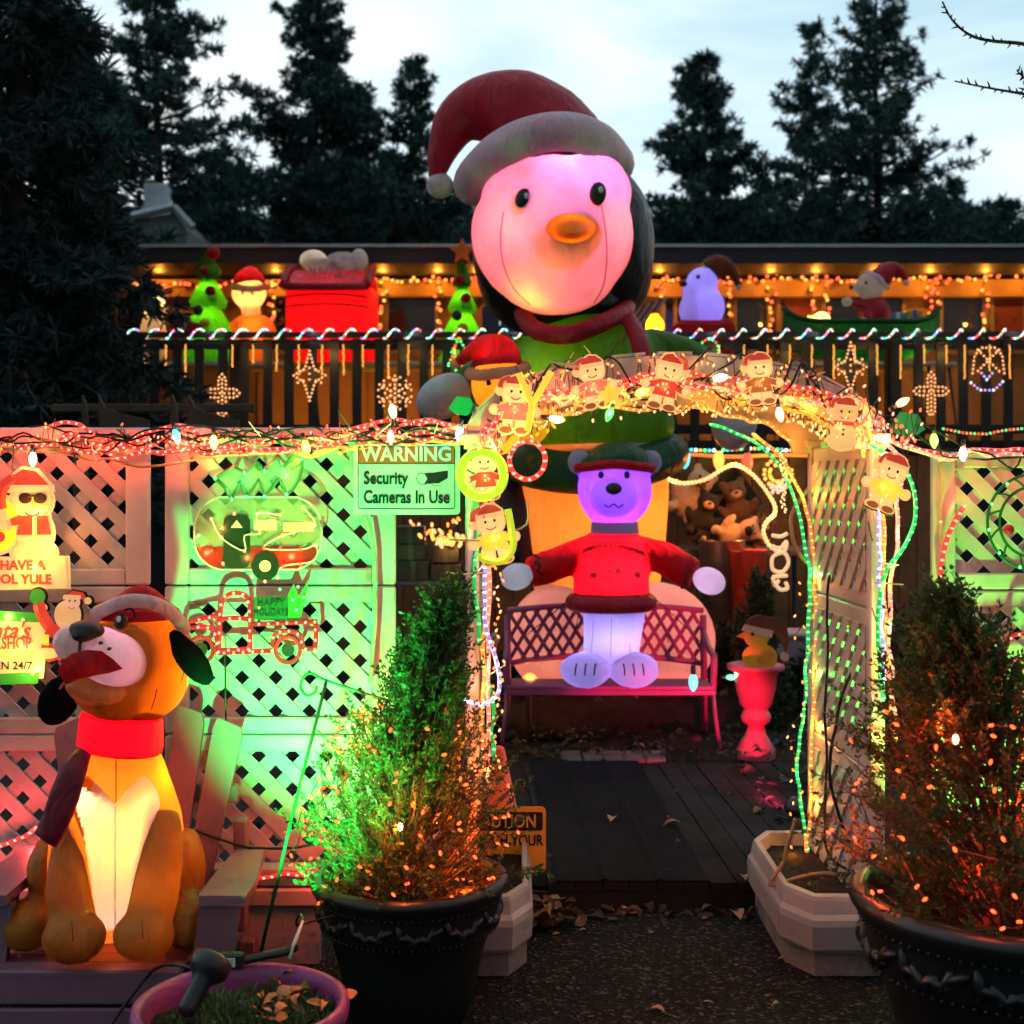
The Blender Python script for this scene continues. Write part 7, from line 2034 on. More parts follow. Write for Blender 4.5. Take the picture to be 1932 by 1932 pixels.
# table and heaped plush toys
M_tb = mat('grey folding table', (0.06, 0.06, 0.065), .5, .2, 6)
tbl = thing('folding_table', 'dark folding table loaded with plush toys behind the arch', 'table', tuple(P(1370, 1300, 9.9)))
q = P(1375, 1040, 9.9)
MB().bbox((q.x, 9.95, q.z), (1.25, .6, .05), .008).build('table_top', M_tb, tbl)
for sx in (-.55, .55):
    for sy in (-.22, .22): MB().tube([Vector((q.x + sx, 9.95 + sy, q.z)), Vector((q.x + sx, 9.95 + sy, .06))], .018, 8).build('leg', M_tb, tbl)
def plush(label, u, v, Y, s, m, m2, rot=0, seed=1):
    """a soft toy bear lying or slumped: body, head with round ears, four stubby limbs"""
    t = thing('plush_bear', label, 'plush toy', tuple(P(u, v, Y)), 'plush toys heaped behind the arch')
    Rm = Matrix.Rotation(R(rot), 3, 'Y'); c = P(u, v, Y)
    w = lambda x, y, z: c + Rm @ Vector((x * s, y * s, z * s))
    mb = MB(); mb.ell(w(0, 0, 0), (.5 * s, .42 * s, .55 * s), Rm, 16, 10); mb.ell(w(0, -.1, .75), (.42 * s, .4 * s, .38 * s), Rm, 16, 10)
    for sx in (-1, 1):
        mb.ell(w(sx * .32, -.05, 1.08), (.15 * s, .1 * s, .15 * s), Rm, 10, 6); mb.ell(w(sx * .52, -.2, .12), (.17 * s, .2 * s, .34 * s), Rm @ Matrix.Rotation(sx * .5, 3, 'Y'), 10, 6); mb.ell(w(sx * .34, -.42, -.45), (.2 * s, .36 * s, .19 * s), Rm, 10, 6)
    weld(mb, 'body', m, t, .06 * s, 3)
    mb = MB(); mb.ell(w(0, -.45, .68), (.2 * s, .14 * s, .15 * s), Rm, 10, 6); mb.build('muzzle', m2, t, True)
    mb = MB(); mb.ell(w(0, -.58, .74), (.07 * s, .05 * s, .05 * s), Rm, 8, 5); mb.build('nose', M_coal, t, True)
    for sx in (-1, 1): MB().ell(w(sx * .15, -.47, .86), (.045 * s, .03 * s, .05 * s), Rm, 8, 5).build('eye', M_coal, t, True)
M_pw = mat('cream plush', (.55, .36, .22), .95, .2, 30, .6, 90); M_pk = mat('black plush', (.012, .011, .010), .95, .3, 30, .6, 90); M_pbn = mat('brown plush', (.16, .07, .025), .95, .2, 30, .6, 90)
plush('black plush bear slumped at the front of the heap', 1322, 985, 9.7, .20, M_pk, M_pw, 20)
plush('cream plush bear lying across the heap', 1375, 1010, 9.65, .20, M_pw, M_pk, 75)
plush('brown plush bear at the back of the heap', 1395, 968, 10.0, .22, M_pbn, M_pw, -15)
plush('cream plush bear propped behind the black one', 1295, 945, 10.1, .24, M_pw, M_pbn, 35)
plush('small black plush bear hanging over the table edge', 1345, 1028, 9.6, .13, M_pk, M_pw, -60)
plush('tan plush bear tucked in at the right of the heap', 1425, 1012, 9.75, .15, M_pbn, M_pw, 40)
plush('grey white plush bear sitting on the ground left of the arch', 868, 1215, 8.6, .33, mat('grey plush', (.30, .31, .33), .95, .2, 30, .5, 60), M_pk, 15)
tp = thing('tent_roof', 'dark tilted awning shape over the plush toys', 'awning', tuple(P(1380, 930, 10.2)))
MB().prism([P(1285, 935, 10.2), P(1390, 880, 10.3), P(1440, 950, 10.2), P(1420, 962, 10.2), P(1388, 912, 10.3), P(1300, 950, 10.2)], (0, .5, 0)).build('canvas', mat('dark canvas', (.03, .02, .012), .9, .3, 6), tp)
bn_ = thing('metal_bin', 'dull steel bin catching orange light under the table', 'bin', tuple(P(1370, 1100, 9.5)))
q = P(1362, 1100, 9.5); MB().lathe((q.x, q.y, .06), [(.0, 0), (.15, 0), (.165, P(0, 1020, 9.5).z - .06), (.17, P(0, 1018, 9.5).z - .06), (.15, P(0, 1019, 9.5).z - .08)], 28).build('drum', mat('galvanised steel', (.35, .30, .24), .35, .25, 6, metal=.8), bn_, True)
rb_ = thing('red_bucket', 'red plastic bucket right of the steel bin', 'bucket', tuple(P(1418, 1110, 9.3)))
q = P(1412, 1100, 9.3); MB().lathe((q.x, q.y, .06), [(0, .0), (.09, .0), (.125, P(0, 1040, 9.3).z - .06), (.132, P(0, 1037, 9.3).z - .06), (.115, P(0, 1040, 9.3).z - .08)], 24).build('pail', mat('red plastic', (.55, .05, .02), .4, .1, 6), rb_, True)
pl_ = thing('storage_tote', 'pale plastic tote on the ground behind the urn', 'tote', tuple(P(1480, 1160, 9.0)))
q = P(1478, 1140, 9.0); MB().bbox((q.x, q.y, .30), (.36, .3, .48), .02).build('tub', mat('pale lilac plastic', (.35, .30, .36), .4, .1, 6), pl_); MB().bbox((q.x, q.y, .56), (.40, .34, .04), .012).build('lid', MATS['pale lilac plastic'], pl_)
# shelf of boxes seen in the gap left of the arch
sh = thing('shelf_rack', 'dark shelf rack stacked with boxes left of the arch', 'shelf', tuple(P(815, 1300, 8.6)))
for v in (1097, 1290): MB().bbox(P(812, v, 8.6), (.52, .36, .03), .005).build('shelf_board', mat('grey shelf', (.10, .10, .11), .5, .2, 6), sh)
for u in (742, 885): MB().bbox((P(u, 0, 8.6).x, 8.6, .6), (.03, .34, 1.2), .004).build('upright', MATS['grey shelf'], sh)
for i, (u, v, w, h, lab) in enumerate([(782, 1075, 58, 38, 'dark green carton at the bottom left of the shelf stack'), (845, 1078, 60, 32, 'dark brown carton at the bottom right of the shelf stack'), (778, 1040, 56, 30, 'dark green carton in the second row of the shelf stack'), (842, 1044, 52, 32, 'olive carton under the small lights'), (776, 1008, 54, 32, 'topmost dark carton on the left of the shelf stack')]):
    q = P(u, v, 8.55); k_ = 8.55 / FP
    ct = thing('carton', lab, 'box', tuple(q), 'cartons on the shelf rack')
    MB().bbox(q, (w * k_, .26, h * k_), .006).build('case', mat('dark carton %d' % (i % 2), ((.03, .04, .025), (.045, .032, .02))[i % 2], .7, .2, 6), ct)
    MB().box(q + Vector((0, -.1305, 0)), (w * k_ * .16, .002, h * k_ * .98)).build('tape', mat('carton tape', (.07, .06, .035), .4, .2, 6), ct)
minis('yellow mini lights heaped on the olive carton', lambda f, r: P(842 + r.gauss(0, 16), 1018 + r.gauss(0, 6), 8.42 + r.gauss(0, .03)), 34, 21, [E_yel, E_warm], .013, lamps=((1, .6, .15), 1.0, 12))
minis('warm lights hanging above the shelf boxes', lambda f, r: P(765 + 110 * f, 985 + r.uniform(-8, 34), 8.5 + r.gauss(0, .03)), 22, 22, [E_amber, E_warm], .010, lamps=((1, .5, .12), .8, 10))
# globe lamp and small lights by the bench
gl = thing('globe_light', 'small amber globe lamp on the ground behind the bench seat', 'lamp', tuple(P(1000, 1282, 7.95)))
MB().ell(P(1000, 1282, 7.95), (.045, .045, .04), None, 20, 12).build('globe', lit_plastic('amber globe', (1, .45, .08), 1.2), gl, True)
MB().tube([P(1000, 1290, 7.95), Vector((P(1000, 0, 7.95).x, 7.95, .06))], .012, 8).build('stake', M_blk, gl)
lamp(P(1000, 1280, 7.85), (1, .45, .1), 1.5, .03, gl)
big_bulb('turquoise bulb hung on the right arm of the bench', 1308, 1280, 7.38, (.1, .7, .9), 2, 180, 1.6, .8)
big_bulb('small green bulb lying between bench and urn', 1375, 1278, 7.38, (.1, .9, .4), 2, 90, 1.0, .4)

# ================================================================== deck decorations
DF = 13.9
Dk = Fig(DF)
zdk = 2.0
vdk = HOR + (EYE - zdk) * FP / DF
def drop_to_deck(F, v): return v
# long tables behind the railing
for lab, ua, ub in (('long trestle table with a white top behind the left railing', 250, 905), ('long trestle table with a white top behind the right railing', 1215, 1790)):
    qa, qb = P(ua, 690, DF - .1), P(ub, 690, DF - .1)
    t = thing('trestle_table', lab, 'table', ((qa.x + qb.x) / 2, DF, zdk), 'trestle tables on the deck')
    MB().bbox(((qa.x + qb.x) / 2, DF, qa.z), (qb.x - qa.x, .7, .045), .006).build('table_top', mat('white table top', (.38, .36, .33), .5, .1, 6), t)
    for x in np.linspace(qa.x + .15, qb.x - .15, 3):
        MB().tube([Vector((x - .1, DF - .25, qa.z)), Vector((x - .18, DF - .3, zdk))], .014, 6).build('leg', M_blk, t); MB().tube([Vector((x + .1, DF - .25, qa.z)), Vector((x + .18, DF - .3, zdk))], .014, 6).build('leg', M_blk, t)
def inflat_tree(label, u, vt, vb, hw, star, seed):
    t = thing('inflatable_tree', label, 'inflatable', tuple(Dk.p(u, vb)), 'inflatable trees on the deck')
    h = vb - vt; mb = MB(); prof = []
    k = Dk.k
    for i in range(4):
        a, b_ = i / 4, (i + 1) / 4
        r0, r1 = hw * (1 - a * .80), hw * (1 - b_ * .92) * .66
        prof += [(r0 * k * .9, (a + .0) * h * k), (r0 * k, (a + .05) * h * k), (r1 * k, (b_ - .01) * h * k)]
    prof += [(hw * .12 * k, .99 * h * k), (0, h * k)]
    base = Dk.p(u, vb)
    MB().lathe(base, prof, 28).build('body', fabric('tree nylon', (.07, .30, .02), .55), t, True)
    r = random.Random(seed)
    for (a, z, col) in ((-1.3, .22, F_orange), (-1.9, .45, M_coal), (-1.2, .62, F_red), (-1.75, .80, F_red), (-1.5, .33, F_yel)):
        rr = hw * (1 - z * .86) * k * .98
        MB().ell(base + Vector((rr * math.cos(a), rr * math.sin(a), z * h * k)), (.055, .05, .055), None, 12, 8).build('ornament', col, t, True)
    if star:
        c = base + Vector((0, 0, h * k + .09)); pts = []
        for i in range(10):
            aa = math.pi / 2 + i * math.pi / 5; rr = .14 if i % 2 == 0 else .065
            pts.append(c + Vector((rr * math.cos(aa), 0, rr * math.sin(aa))))
        MB().prism(pts, (0, .05, 0)).build('star', F_orange, t)
    else: MB().ell(base + Vector((0.06, -.04, h * k * .96)), (.07, .07, .07), None, 14, 9).build('top_ball', F_red, t, True)
    for z in (.2, .42, .66): lamp(base + Vector((0, -.05, z * h * k)), (.75, 1, .06), 4.0 if z < .6 else 2.5, .04, t)
inflat_tree('tall lit green inflatable tree with a red ball on top', 393, 470, 688, 60, False, 1)
inflat_tree('narrow lit green inflatable tree with an orange star', 872, 490, 688, 46, True, 2)
# gingerbread figure with hat on the deck
t = thing('inflatable_gingerbread', 'lit gingerbread figure in a red hat standing on the deck', 'inflatable', tuple(Dk.p(472, 690)))
mb = MB(); Dk.E(mb, 470, 553, 0, 33, 31, .17); Dk.E(mb, 474, 590, 0, 20, 14, .1); weld(mb, 'head', F_cream, t, .03, 4)
mb = MB(); Dk.E(mb, 478, 642, 0, 36, 50, .17); Dk.T(mb, [(462, 602, 0, 12), (448, 612, -.08, 12), (436, 618, -.14, 11)], 12); Dk.T(mb, [(492, 602, 0, 12), (508, 618, -.06, 12), (512, 640, -.1, 11)], 12); weld(mb, 'body', F_orange, t, .03, 4)
hat(Dk, t, [(470, 534, 0, 31), (468, 520, 0, 27), (466, 510, 0, 17), (464, 505, 0, 6)], [(440, 540, 0, 6), (455, 544, -.15, 6), (470, 545, -.2, 6), (486, 544, -.15, 6), (500, 540, 0, 6), (470, 536, .18, 6)], None, F_red, F_cream)
for u in (458, 476): 
    mb = MB(); Dk.E(mb, u, 552, -.165, 2.6, 3.2, .01); mb.build('eye', M_coal, t, True)
lamp(Dk.p(470, 555), (1, .5, .16), 5, .04, t); lamp(Dk.p(478, 625), (1, .45, .1), 5, .04, t); lamp(Dk.p(468, 524), (1, .2, .1), 3, .03, t)
# small bear cub at the dark end
t = thing('inflatable_bear', 'small cream bear cub peering from the dark end of the deck', 'inflatable', tuple(Dk.p(292, 690)))
mb = MB(); Dk.E(mb, 290, 577, 0, 23, 20, .12); Dk.E(mb, 304, 580, -.05, 13, 11, .09); Dk.E(mb, 276, 560, 0, 8, 8, .04); Dk.E(mb, 300, 559, 0, 8, 8, .04); Dk.E(mb, 290, 636, .02, 26, 54, .15); weld(mb, 'body', F_cream, t, .025, 4)
mb = MB(); Dk.E(mb, 313, 577, -.11, 5, 5, .03); mb.build('nose', M_coal, t, True)
lamp(Dk.p(290, 577), (1, .7, .35), 6, .03, t)
gf = thing('gift_parcel', 'red wrapped parcel lying on the deck beside the inflatable tree', 'parcel', tuple(Dk.p(350, 622)))
MB().bbox(Dk.p(352, 618, -.2), (.30, .22, .14), .02, Matrix.Rotation(.3, 3, 'Y')).build('box', F_red, gf); MB().bbox(Dk.p(352, 618, -.2), (.05, .235, .15), .01, Matrix.Rotation(.3, 3, 'Y')).build('ribbon', F_white, gf)
# red inflatable house with snow on its roof
t = thing('inflatable_house', 'glowing red inflatable house with snow heaped on its roof', 'inflatable', tuple(Dk.p(628, 690)))
k = Dk.k; c = Dk.p(628, 0); w2 = 75 * k; d2 = .45
zb_, ze, zr_ = Dk.p(0, 686).z, Dk.p(0, 552).z, Dk.p(0, 508).z
bow = lambda x, z: -.10 * (1 - (x / w2) ** 2)
mb = MB(); nx_, vs, fs = 14, [], []
rowz = [zb_, zb_ + .05, (zb_ * 2 + ze) / 3, (zb_ + 2 * ze) / 3, ze]
loop = []
for i in range(nx_ + 1): loop.append((-w2 + 2 * w2 * i / nx_, -d2 - .10 * (1 - (2 * i / nx_ - 1) ** 2)))
for i in range(1, 8): loop.append((w2 + .05 * math.sin(math.pi * i / 8), -d2 + 2 * d2 * i / 8))
for i in range(nx_ + 1): loop.append((w2 - 2 * w2 * i / nx_, d2))
for i in range(1, 8): loop.append((-w2 - .05 * math.sin(math.pi * i / 8), d2 - 2 * d2 * i / 8))
for z in rowz:
    s_ = .96 if z == zb_ else 1.0
    for x, y in loop: vs.append((c.x + x * s_, DF + y * s_, z))
n = len(loop)
for i in range(len(rowz) - 1):
    for j in range(n): fs.append((i * n + j, i * n + (j + 1) % n, (i + 1) * n + (j + 1) % n, (i + 1) * n + j))
fs.append(tuple(range(n))[::-1])
F_rh = fabric('house red nylon', (.62, .012, .02), .55, .2)
MB().add(vs, fs).build('wall', F_rh, t, True)
# roof: two bulging slopes, front one tall and curved
vs, fs = [], []
for i in range(9):
    f = i / 8
    for x in np.linspace(-w2 * 1.02, w2 * 1.02, 11):
        yy = -d2 - .14 + (d2 + .14) * f; zz = ze - .02 + (zr_ - ze) * math.sin(f * math.pi / 2)
        vs.append((c.x + x, DF + yy, zz))
for i in range(8):
    for j in range(10): fs.append((i * 11 + j, i * 11 + j + 1, (i + 1) * 11 + j + 1, (i + 1) * 11 + j))
rfh = MB().add(vs, fs).build('roof', F_dred, t, True)
vs2 = [(x, 2 * DF - y + .0, z) for x, y, z in vs]
MB().add(vs2, [f[::-1] for f in fs]).build('roof', F_dred, t, True)
for sx in (-1, 1):
    MB().tube(catmull([Vector((c.x + sx * w2, DF - d2 - .15, ze - .01)), Vector((c.x + sx * w2 * 1.02, DF - d2 * .7, ze + (zr_ - ze) * .6)), Vector((c.x + sx * w2 * .98, DF, zr_ + .01))], 6), .045, 10).build('roof_edge', F_red, t, True)
MB().tube([Vector((c.x - w2, DF - d2 - .15, ze - .02)), Vector((c.x, DF - d2 - .19, ze - .03)), Vector((c.x + w2, DF - d2 - .15, ze - .02))], .04, 10).build('eave_roll', F_dred, t, True)
for v in (572, 590):
    z = Dk.p(0, v).z
    MB().tube([Vector((c.x + x, DF - d2 - .106 * (1 - (x / w2) ** 2) - .004, z + .02 * (1 - (x / w2) ** 2))) for x in np.linspace(-w2, w2, 14)], .007, 5).build('board_line', M_coal, t)
for (u, v, ru, rv, lab) in ((592, 492, 26, 20, 'snow_heap'), (648, 494, 34, 18, 'snow_heap'), (678, 490, 16, 20, 'snow_heap'), (612, 500, 40, 12, 'snow_heap')):
    mb = MB(); Dk.E(mb, u, v, -.06, ru, rv, .2); mb.build(lab, F_white, t, True)
text('lettering', 'MERRY', (c.x - .02, DF - d2 * .78, Dk.p(0, 521).z), .12, fabric('pink lettering', (.6, .2, .22), .3), t, rot=Matrix.Rotation(R(-35), 4, 'X'), bold=.002)
text('lettering', 'CHRISTMAS', (c.x - .02, DF - d2 * .98, Dk.p(0, 533).z), .12, MATS['pink lettering'], t, rot=Matrix.Rotation(R(-25), 4, 'X'), bold=.002)
lamp(Vector((c.x + .05, DF - .1, (zb_ + ze) / 2 + .1)), (1, .16, .10), 26, .06, t); lamp(Vector((c.x - .2, DF - .1, zb_ + .25)), (1, .12, .06), 14, .06, t)
lamp(Dk.p(592, 492, -.06), (1, .7, .4), 3, .03, t)
# violet bear sitting with a striped cap
t = thing('inflatable_bear', 'violet lit seated bear in a striped nightcap on the deck', 'inflatable', tuple(Dk.p(1325, 640)))
mb = MB(); Dk.E(mb, 1328, 580, 0, 40, 40, .22, 10); Dk.E(mb, 1300, 585, -.1, 20, 28, .12); Dk.E(mb, 1325, 532, -.02, 30, 28, .17); Dk.E(mb, 1306, 538, -.08, 17, 14, .11); Dk.E(mb, 1345, 511, .02, 9, 9, .04); Dk.E(mb, 1300, 556, -.12, 11, 20, .07, -30)
weld(mb, 'body', F_bear, t, .028, 4)
mb = MB(); Dk.E(mb, 1289, 535, -.15, 7.5, 6, .04); mb.build('nose', M_coal, t, True); mb = MB(); Dk.E(mb, 1317, 522, -.185, 4, 4.5, .015); mb.build('eye', M_coal, t, True)
c_ = [(1340, 512, -.02, 24), (1352, 503, -.02, 23), (1366, 502, -.02, 18), (1378, 510, -.02, 13), (1388, 524, -.02, 8), (1394, 540, -.02, 5)]
pts = catmull([Dk.p(a, b_, y) for a, b_, y, r in c_], 4); rad = [float(np.interp(i / 4, range(6), [q[3] * Dk.k for q in c_])) for i in range(len(pts))]
hb = None
for i in range(0, len(pts) - 1):
    o = MB().tube([pts[i], pts[i + 1]], [rad[i], rad[i + 1]], 16).build('cap_stripe', F_red if i % 2 else F_dgreen, t, True)
MB().ell(pts[-1], (.035, .035, .035), None, 10, 7).build('pompom', F_white, t, True)
MB().bbox(Dk.p(1325, 648, -.05), (.62, .5, .44), .05).build('cushion_base', F_red, t)
lamp(Dk.p(1328, 575), (.22, .16, 1), 2.6, .05, t); lamp(Dk.p(1322, 532), (.25, .18, 1), 1.3, .04, t)
# green canoe with a bear in a red suit
t = thing('inflatable_canoe', 'long green inflatable canoe behind the right railing', 'inflatable', tuple(Dk.p(1625, 690)))
vs, fs = [], []; NS = 20
for i in range(NS + 1):
    f = i / NS * 2 - 1; u = 1625 + 148 * f
    hw_ = .30 * (1 - abs(f) ** 2.6) + .012; top = 612 - 32 * abs(f) ** 6; bot = 682 - 26 * abs(f) ** 3
    a = Dk.p(u, top); b_ = Dk.p(u, bot)
    for kx in range(9):
        an = math.pi * kx / 8
        vs.append((a.x, DF - hw_ * math.cos(an) if True else 0, a.z + (b_.z - a.z) * math.sin(an) ** .7))
for i in range(NS):
    for kx in range(8): fs.append((i * 9 + kx, (i + 1) * 9 + kx, (i + 1) * 9 + kx + 1, i * 9 + kx + 1))
MB().add(vs, fs).build('hull', F_dgreen, t, True)
for sgn in (-1, 1):
    MB().tube([Vector((vs[i * 9 + (0 if sgn < 0 else 8)])) for i in range(NS + 1)], .025, 8).build('gunwale', F_dgreen, t, True)
lamp(Dk.p(1720, 655), (.6, 1, .1), 9, .04, t); lamp(Dk.p(1590, 655), (.4, 1, .15), 4, .04, t)
t = thing('inflatable_bear', 'white bear in a red suit and cap riding in the canoe', 'inflatable', tuple(Dk.p(1648, 640)))
mb = MB(); Dk.E(mb, 1642, 540, -.02, 29, 27, .16); Dk.E(mb, 1622, 544, -.09, 15, 12, .1); Dk.E(mb, 1664, 520, .03, 9, 9, .04); weld(mb, 'head', F_white, t, .025, 4)
mb = MB(); Dk.E(mb, 1606, 536 + 6, -.17, 4.5, 4, .03); mb.build('nose', M_coal, t, True); mb = MB(); Dk.E(mb, 1634, 533, -.17, 2.5, 3, .01); mb.build('eye', M_coal, t, True)
mb = MB(); Dk.E(mb, 1650, 592, 0, 30, 34, .17); Dk.T(mb, [(1632, 575, -.05, 11), (1615, 574, -.12, 10), (1604, 572, -.14, 9)], 10); Dk.T(mb, [(1640, 590, -.12, 10), (1634, 602, -.2, 9)], 10); weld(mb, 'suit', F_dred, t, .025, 4)
for (u, v, y) in ((1598, 569, -.15), (1630, 608, -.22)):
    mb = MB(); Dk.E(mb, u, v, y, 10, 9, .05); mb.build('mitten', F_white, t, True)
hat(Dk, t, [(1660, 526, .02, 22), (1672, 514, .02, 19), (1686, 508, .02, 14), (1700, 514, .02, 8), (1708, 528, .02, 4)], [(1640, 514, 0, 5), (1650, 520, -.13, 5), (1664, 534, -.14, 5), (1676, 542, 0, 5), (1664, 528, .14, 5)], (1710, 534, .02, 6))
tk = thing('carton', 'plain carton carrying the glowing duckling behind the rail', 'box', tuple(Dk.p(1235, 688)))
MB().bbox(Dk.p(1235, 661, -.25), (.26, .26, .32), .008).build('case', mat('dark carton 0', (.03, .04, .025), .7, .2, 6), tk)
t = thing('inflatable_duckling', 'glowing yellow duckling in a red cap left of the violet bear', 'inflatable', tuple(Dk.p(1235, 640)))
mb = MB(); Dk.E(mb, 1235, 614, -.3, 18, 17, .1); Dk.E(mb, 1234, 598, -.3, 10, 9, .06); weld(mb, 'body', F_yel, t, .02, 3)
mb = MB(); Dk.T(mb, [(1235, 593, -.3, 9), (1235, 586, -.3, 6), (1237, 580, -.3, 2)], 10); mb.build('cap', F_red, t, True); lamp(Dk.p(1235, 613, -.3), (1, .85, .15), 5, .02, t)
t = thing('inflatable_bear', 'small glowing cream cub lying in the bow of the canoe', 'inflatable', tuple(Dk.p(1548, 615)))
mb = MB(); Dk.E(mb, 1550, 602, -.1, 17, 13, .1); Dk.E(mb, 1532, 606, -.1, 11, 9, .07); Dk.E(mb, 1526, 597, -.1, 4, 4, .02); Dk.E(mb, 1538, 596, -.1, 4, 4, .02); weld(mb, 'body', F_cream, t, .02, 3); lamp(Dk.p(1548, 602, -.1), (1, .65, .15), 5, .02, t)
for i, (lab, u, v, col, c2_) in enumerate((('blue wrapped parcel in the stern of the canoe', 1690, 606, (.05, .2, .4), (.6, .6, .6)), ('yellow wrapped parcel in the stern of the canoe', 1722, 602, (.5, .3, .02), (.05, .1, .4)))):
    t = thing('gift_parcel', lab, 'parcel', tuple(Dk.p(u, v)), 'parcels in the canoe')
    MB().bbox(Dk.p(u, v, .05), (.17, .16, .16), .008).build('box', mat('wrap %d' % i, col, .4, .1, 5), t); MB().bbox(Dk.p(u, v, .05), (.04, .17, .17), .004).build('ribbon', mat('ribbon %d' % i, c2_, .4, .1, 5), t)
# striped candy panel and a lit word board behind the penguin
cp = thing('striped_panel', 'red and white striped candy panel leaning beside the penguin', 'panel', tuple(P(1215, 640, 13.6)))
for i in range(7):
    q = P(1190 + i * 8, 606 - i * 3, 13.6)
    MB().bbox(q, (.028, .03, .36), .004, Matrix.Rotation(R(35), 3, 'Y')).build('stripe', mat('candy red', (.2, .02, .02), .6, .1, 6) if i % 2 else mat('candy pale', (.35, .25, .2), .6, .1, 6), cp)
wb = thing('word_board', 'dark blue board with white lettering half hidden behind the penguin', 'sign', tuple(P(960, 610, 13.7)))
q = P(960, 605, 13.7); MB().bbox(q, (.55, .03, .30), .005).build('board', mat('dark blue board', (.02, .025, .06), .5, .1, 6), wb); text('lettering', 'MA', (q.x + .01, 13.68, q.z), .17, lit_plastic('board ink', (.8, .8, .9), .4), wb)

# ---- strings of bulbs round the house windows
def bulbs_along(t, lst, Y, step, mats, r, jit=4, seed=1, w=True):
    rr = random.Random(seed); mb = MB(); wr = MB()
    for path in lst:
        c = resample([P(u, v, Y) for u, v in path], step)
        c = [q + Vector((rr.gauss(0, jit * Y / FP), rr.uniform(-.03, .03), rr.gauss(0, jit * Y / FP))) for q in c]
        for q in c: mb.ell(q, (r, r * .8, r), None, 6, 4, rr.randrange(len(mats)))
        wr.tube([q + Vector((0, .01, .01)) for q in c], .005, 4)
    tag(mb.build('bulbs', list(mats), t, True), kind='stuff')
    if w: wr.build('wire', M_bwire, t)
HYf = HY - .27
t = thing('string_light', 'red and yellow bulb string round the left house windows', 'string light', tuple(P(760, 530, HYf)), 'bulb strings on the house wall')
bulbs_along(t, [[(250, 540), (440, 536)], [(510, 532), (610, 530), (700, 528), (720, 530), (900, 526)], [(515, 532), (512, 640)], [(722, 534), (719, 620)], [(826, 530), (828, 620)]], HYf, .06, [E_redb, E_amber, E_yel, E_redb], .021, 3, 1)
for u in (300, 520, 640, 722, 826, 900): lamp(P(u, 526, HYf - .16), (1, .33, .03), 8, .02, t, 'bulb_light')
t = thing('string_light', 'red and yellow bulb string round the right house windows', 'string light', tuple(P(1600, 530, HYf)), 'bulb strings on the house wall')
bulbs_along(t, [[(1243, 525), (1300, 528), (1400, 530), (1480, 524), (1600, 532), (1740, 524), (1800, 530), (1880, 520), (1960, 528)], [(1246, 530), (1242, 625)], [(1380, 535), (1378, 620)], [(1452, 540), (1455, 630)], [(1530, 535), (1534, 590), (1545, 625)], [(1566, 530), (1560, 590)], [(1752, 530), (1758, 570), (1750, 630)], [(1766, 535), (1770, 620)], [(1858, 525), (1862, 570), (1856, 630)], [(1648, 530), (1650, 545)]], HYf, .06, [E_redb, E_amber, E_yel, E_redb, E_amber], .021, 3.5, 2)
for u in (1245, 1340, 1455, 1540, 1650, 1755, 1860, 1940): lamp(P(u, 526, HYf - .16), (1, .33, .03), 8, .02, t, 'bulb_light')
for u in (1255, 1455, 1545, 1755, 1858): lamp(P(u, 600, HYf - .08), (1, .42, .06), 3.5, .02, t, 'bulb_light')
# garland twisted round the handrail
t = thing('string_light', 'multicoloured rope of lights spiralling along the deck handrail', 'string light', tuple(P(1000, 632, DY)))
mb = MB(); r_ = random.Random(5); Ml = [E_cool, E_green, E_blue, E_pink, E_redb, E_teal, E_yel]
zr2 = P(0, 630, DY).z
for i in range(1150):
    u = 245 + i * 1.48; ph = (u - 245) / 41.0 * 2 * math.pi
    if math.cos(ph) < -.75: continue
    x = P(u, 0, DY).x
    q = Vector((x, DY - .065 * math.cos(ph) - .01, zr2 + .045 * math.sin(ph) - .0))
    col_ = Ml[int(u / 5.0 + r_.random() * .8) % 7] if i % 6 else E_cool
    mb.ell(q, (.0085, .0085, .0085), None, 5, 3, Ml.index(col_))
tag(mb.build('bulbs', Ml, t, True), kind='stuff')
MB().tube([Vector((P(245 + i * 8.2, 0, DY).x, DY - .06 * math.cos(i * 8.2 / 41 * 6.283), zr2 + .042 * math.sin(i * 8.2 / 41 * 6.283))) for i in range(207)], .006, 5).build('tube', clear_tube('clear pvc', (.7, .75, .8), .4), t)
for u in np.arange(400, 1930, 190): lamp(P(u, 622, DY - .12), (.8, .85, 1), .5, .02, t, 'bulb_light')
# icicle drops
t = thing('icicle_lights', 'warm icicle light drops hanging in a row below the deck rail', 'string light', tuple(P(1000, 650, DY)))
r_ = random.Random(9)
ts_ = [195, 232, 270, 318, 352] + list(np.arange(440, 905, 41.5)) + list(np.arange(1275, 1940, 42.2))
for u in ts_:
    if 455 < u < 470: continue
    u += r_.uniform(-5, 5); L = r_.randint(5, 9); mb = MB()
    for j in range(L * 2):
        mb.ell(P(u + r_.uniform(-.8, .8), 652 + j * 3.6, DY - .06), (.0072, .0065, .0082), None, 6, 4)
    o = mb.build('icicle', E_yel, t, True)
MB().tube([P(u, 648, DY - .06) for u in (180, 700, 1200, 1940)], .005, 4).build('wire', M_bwire, t)
for u in np.arange(480, 1930, 145): lamp(P(u, 668, DY - .14), (1, .55, .12), 1.6, .02, t, 'bulb_light')
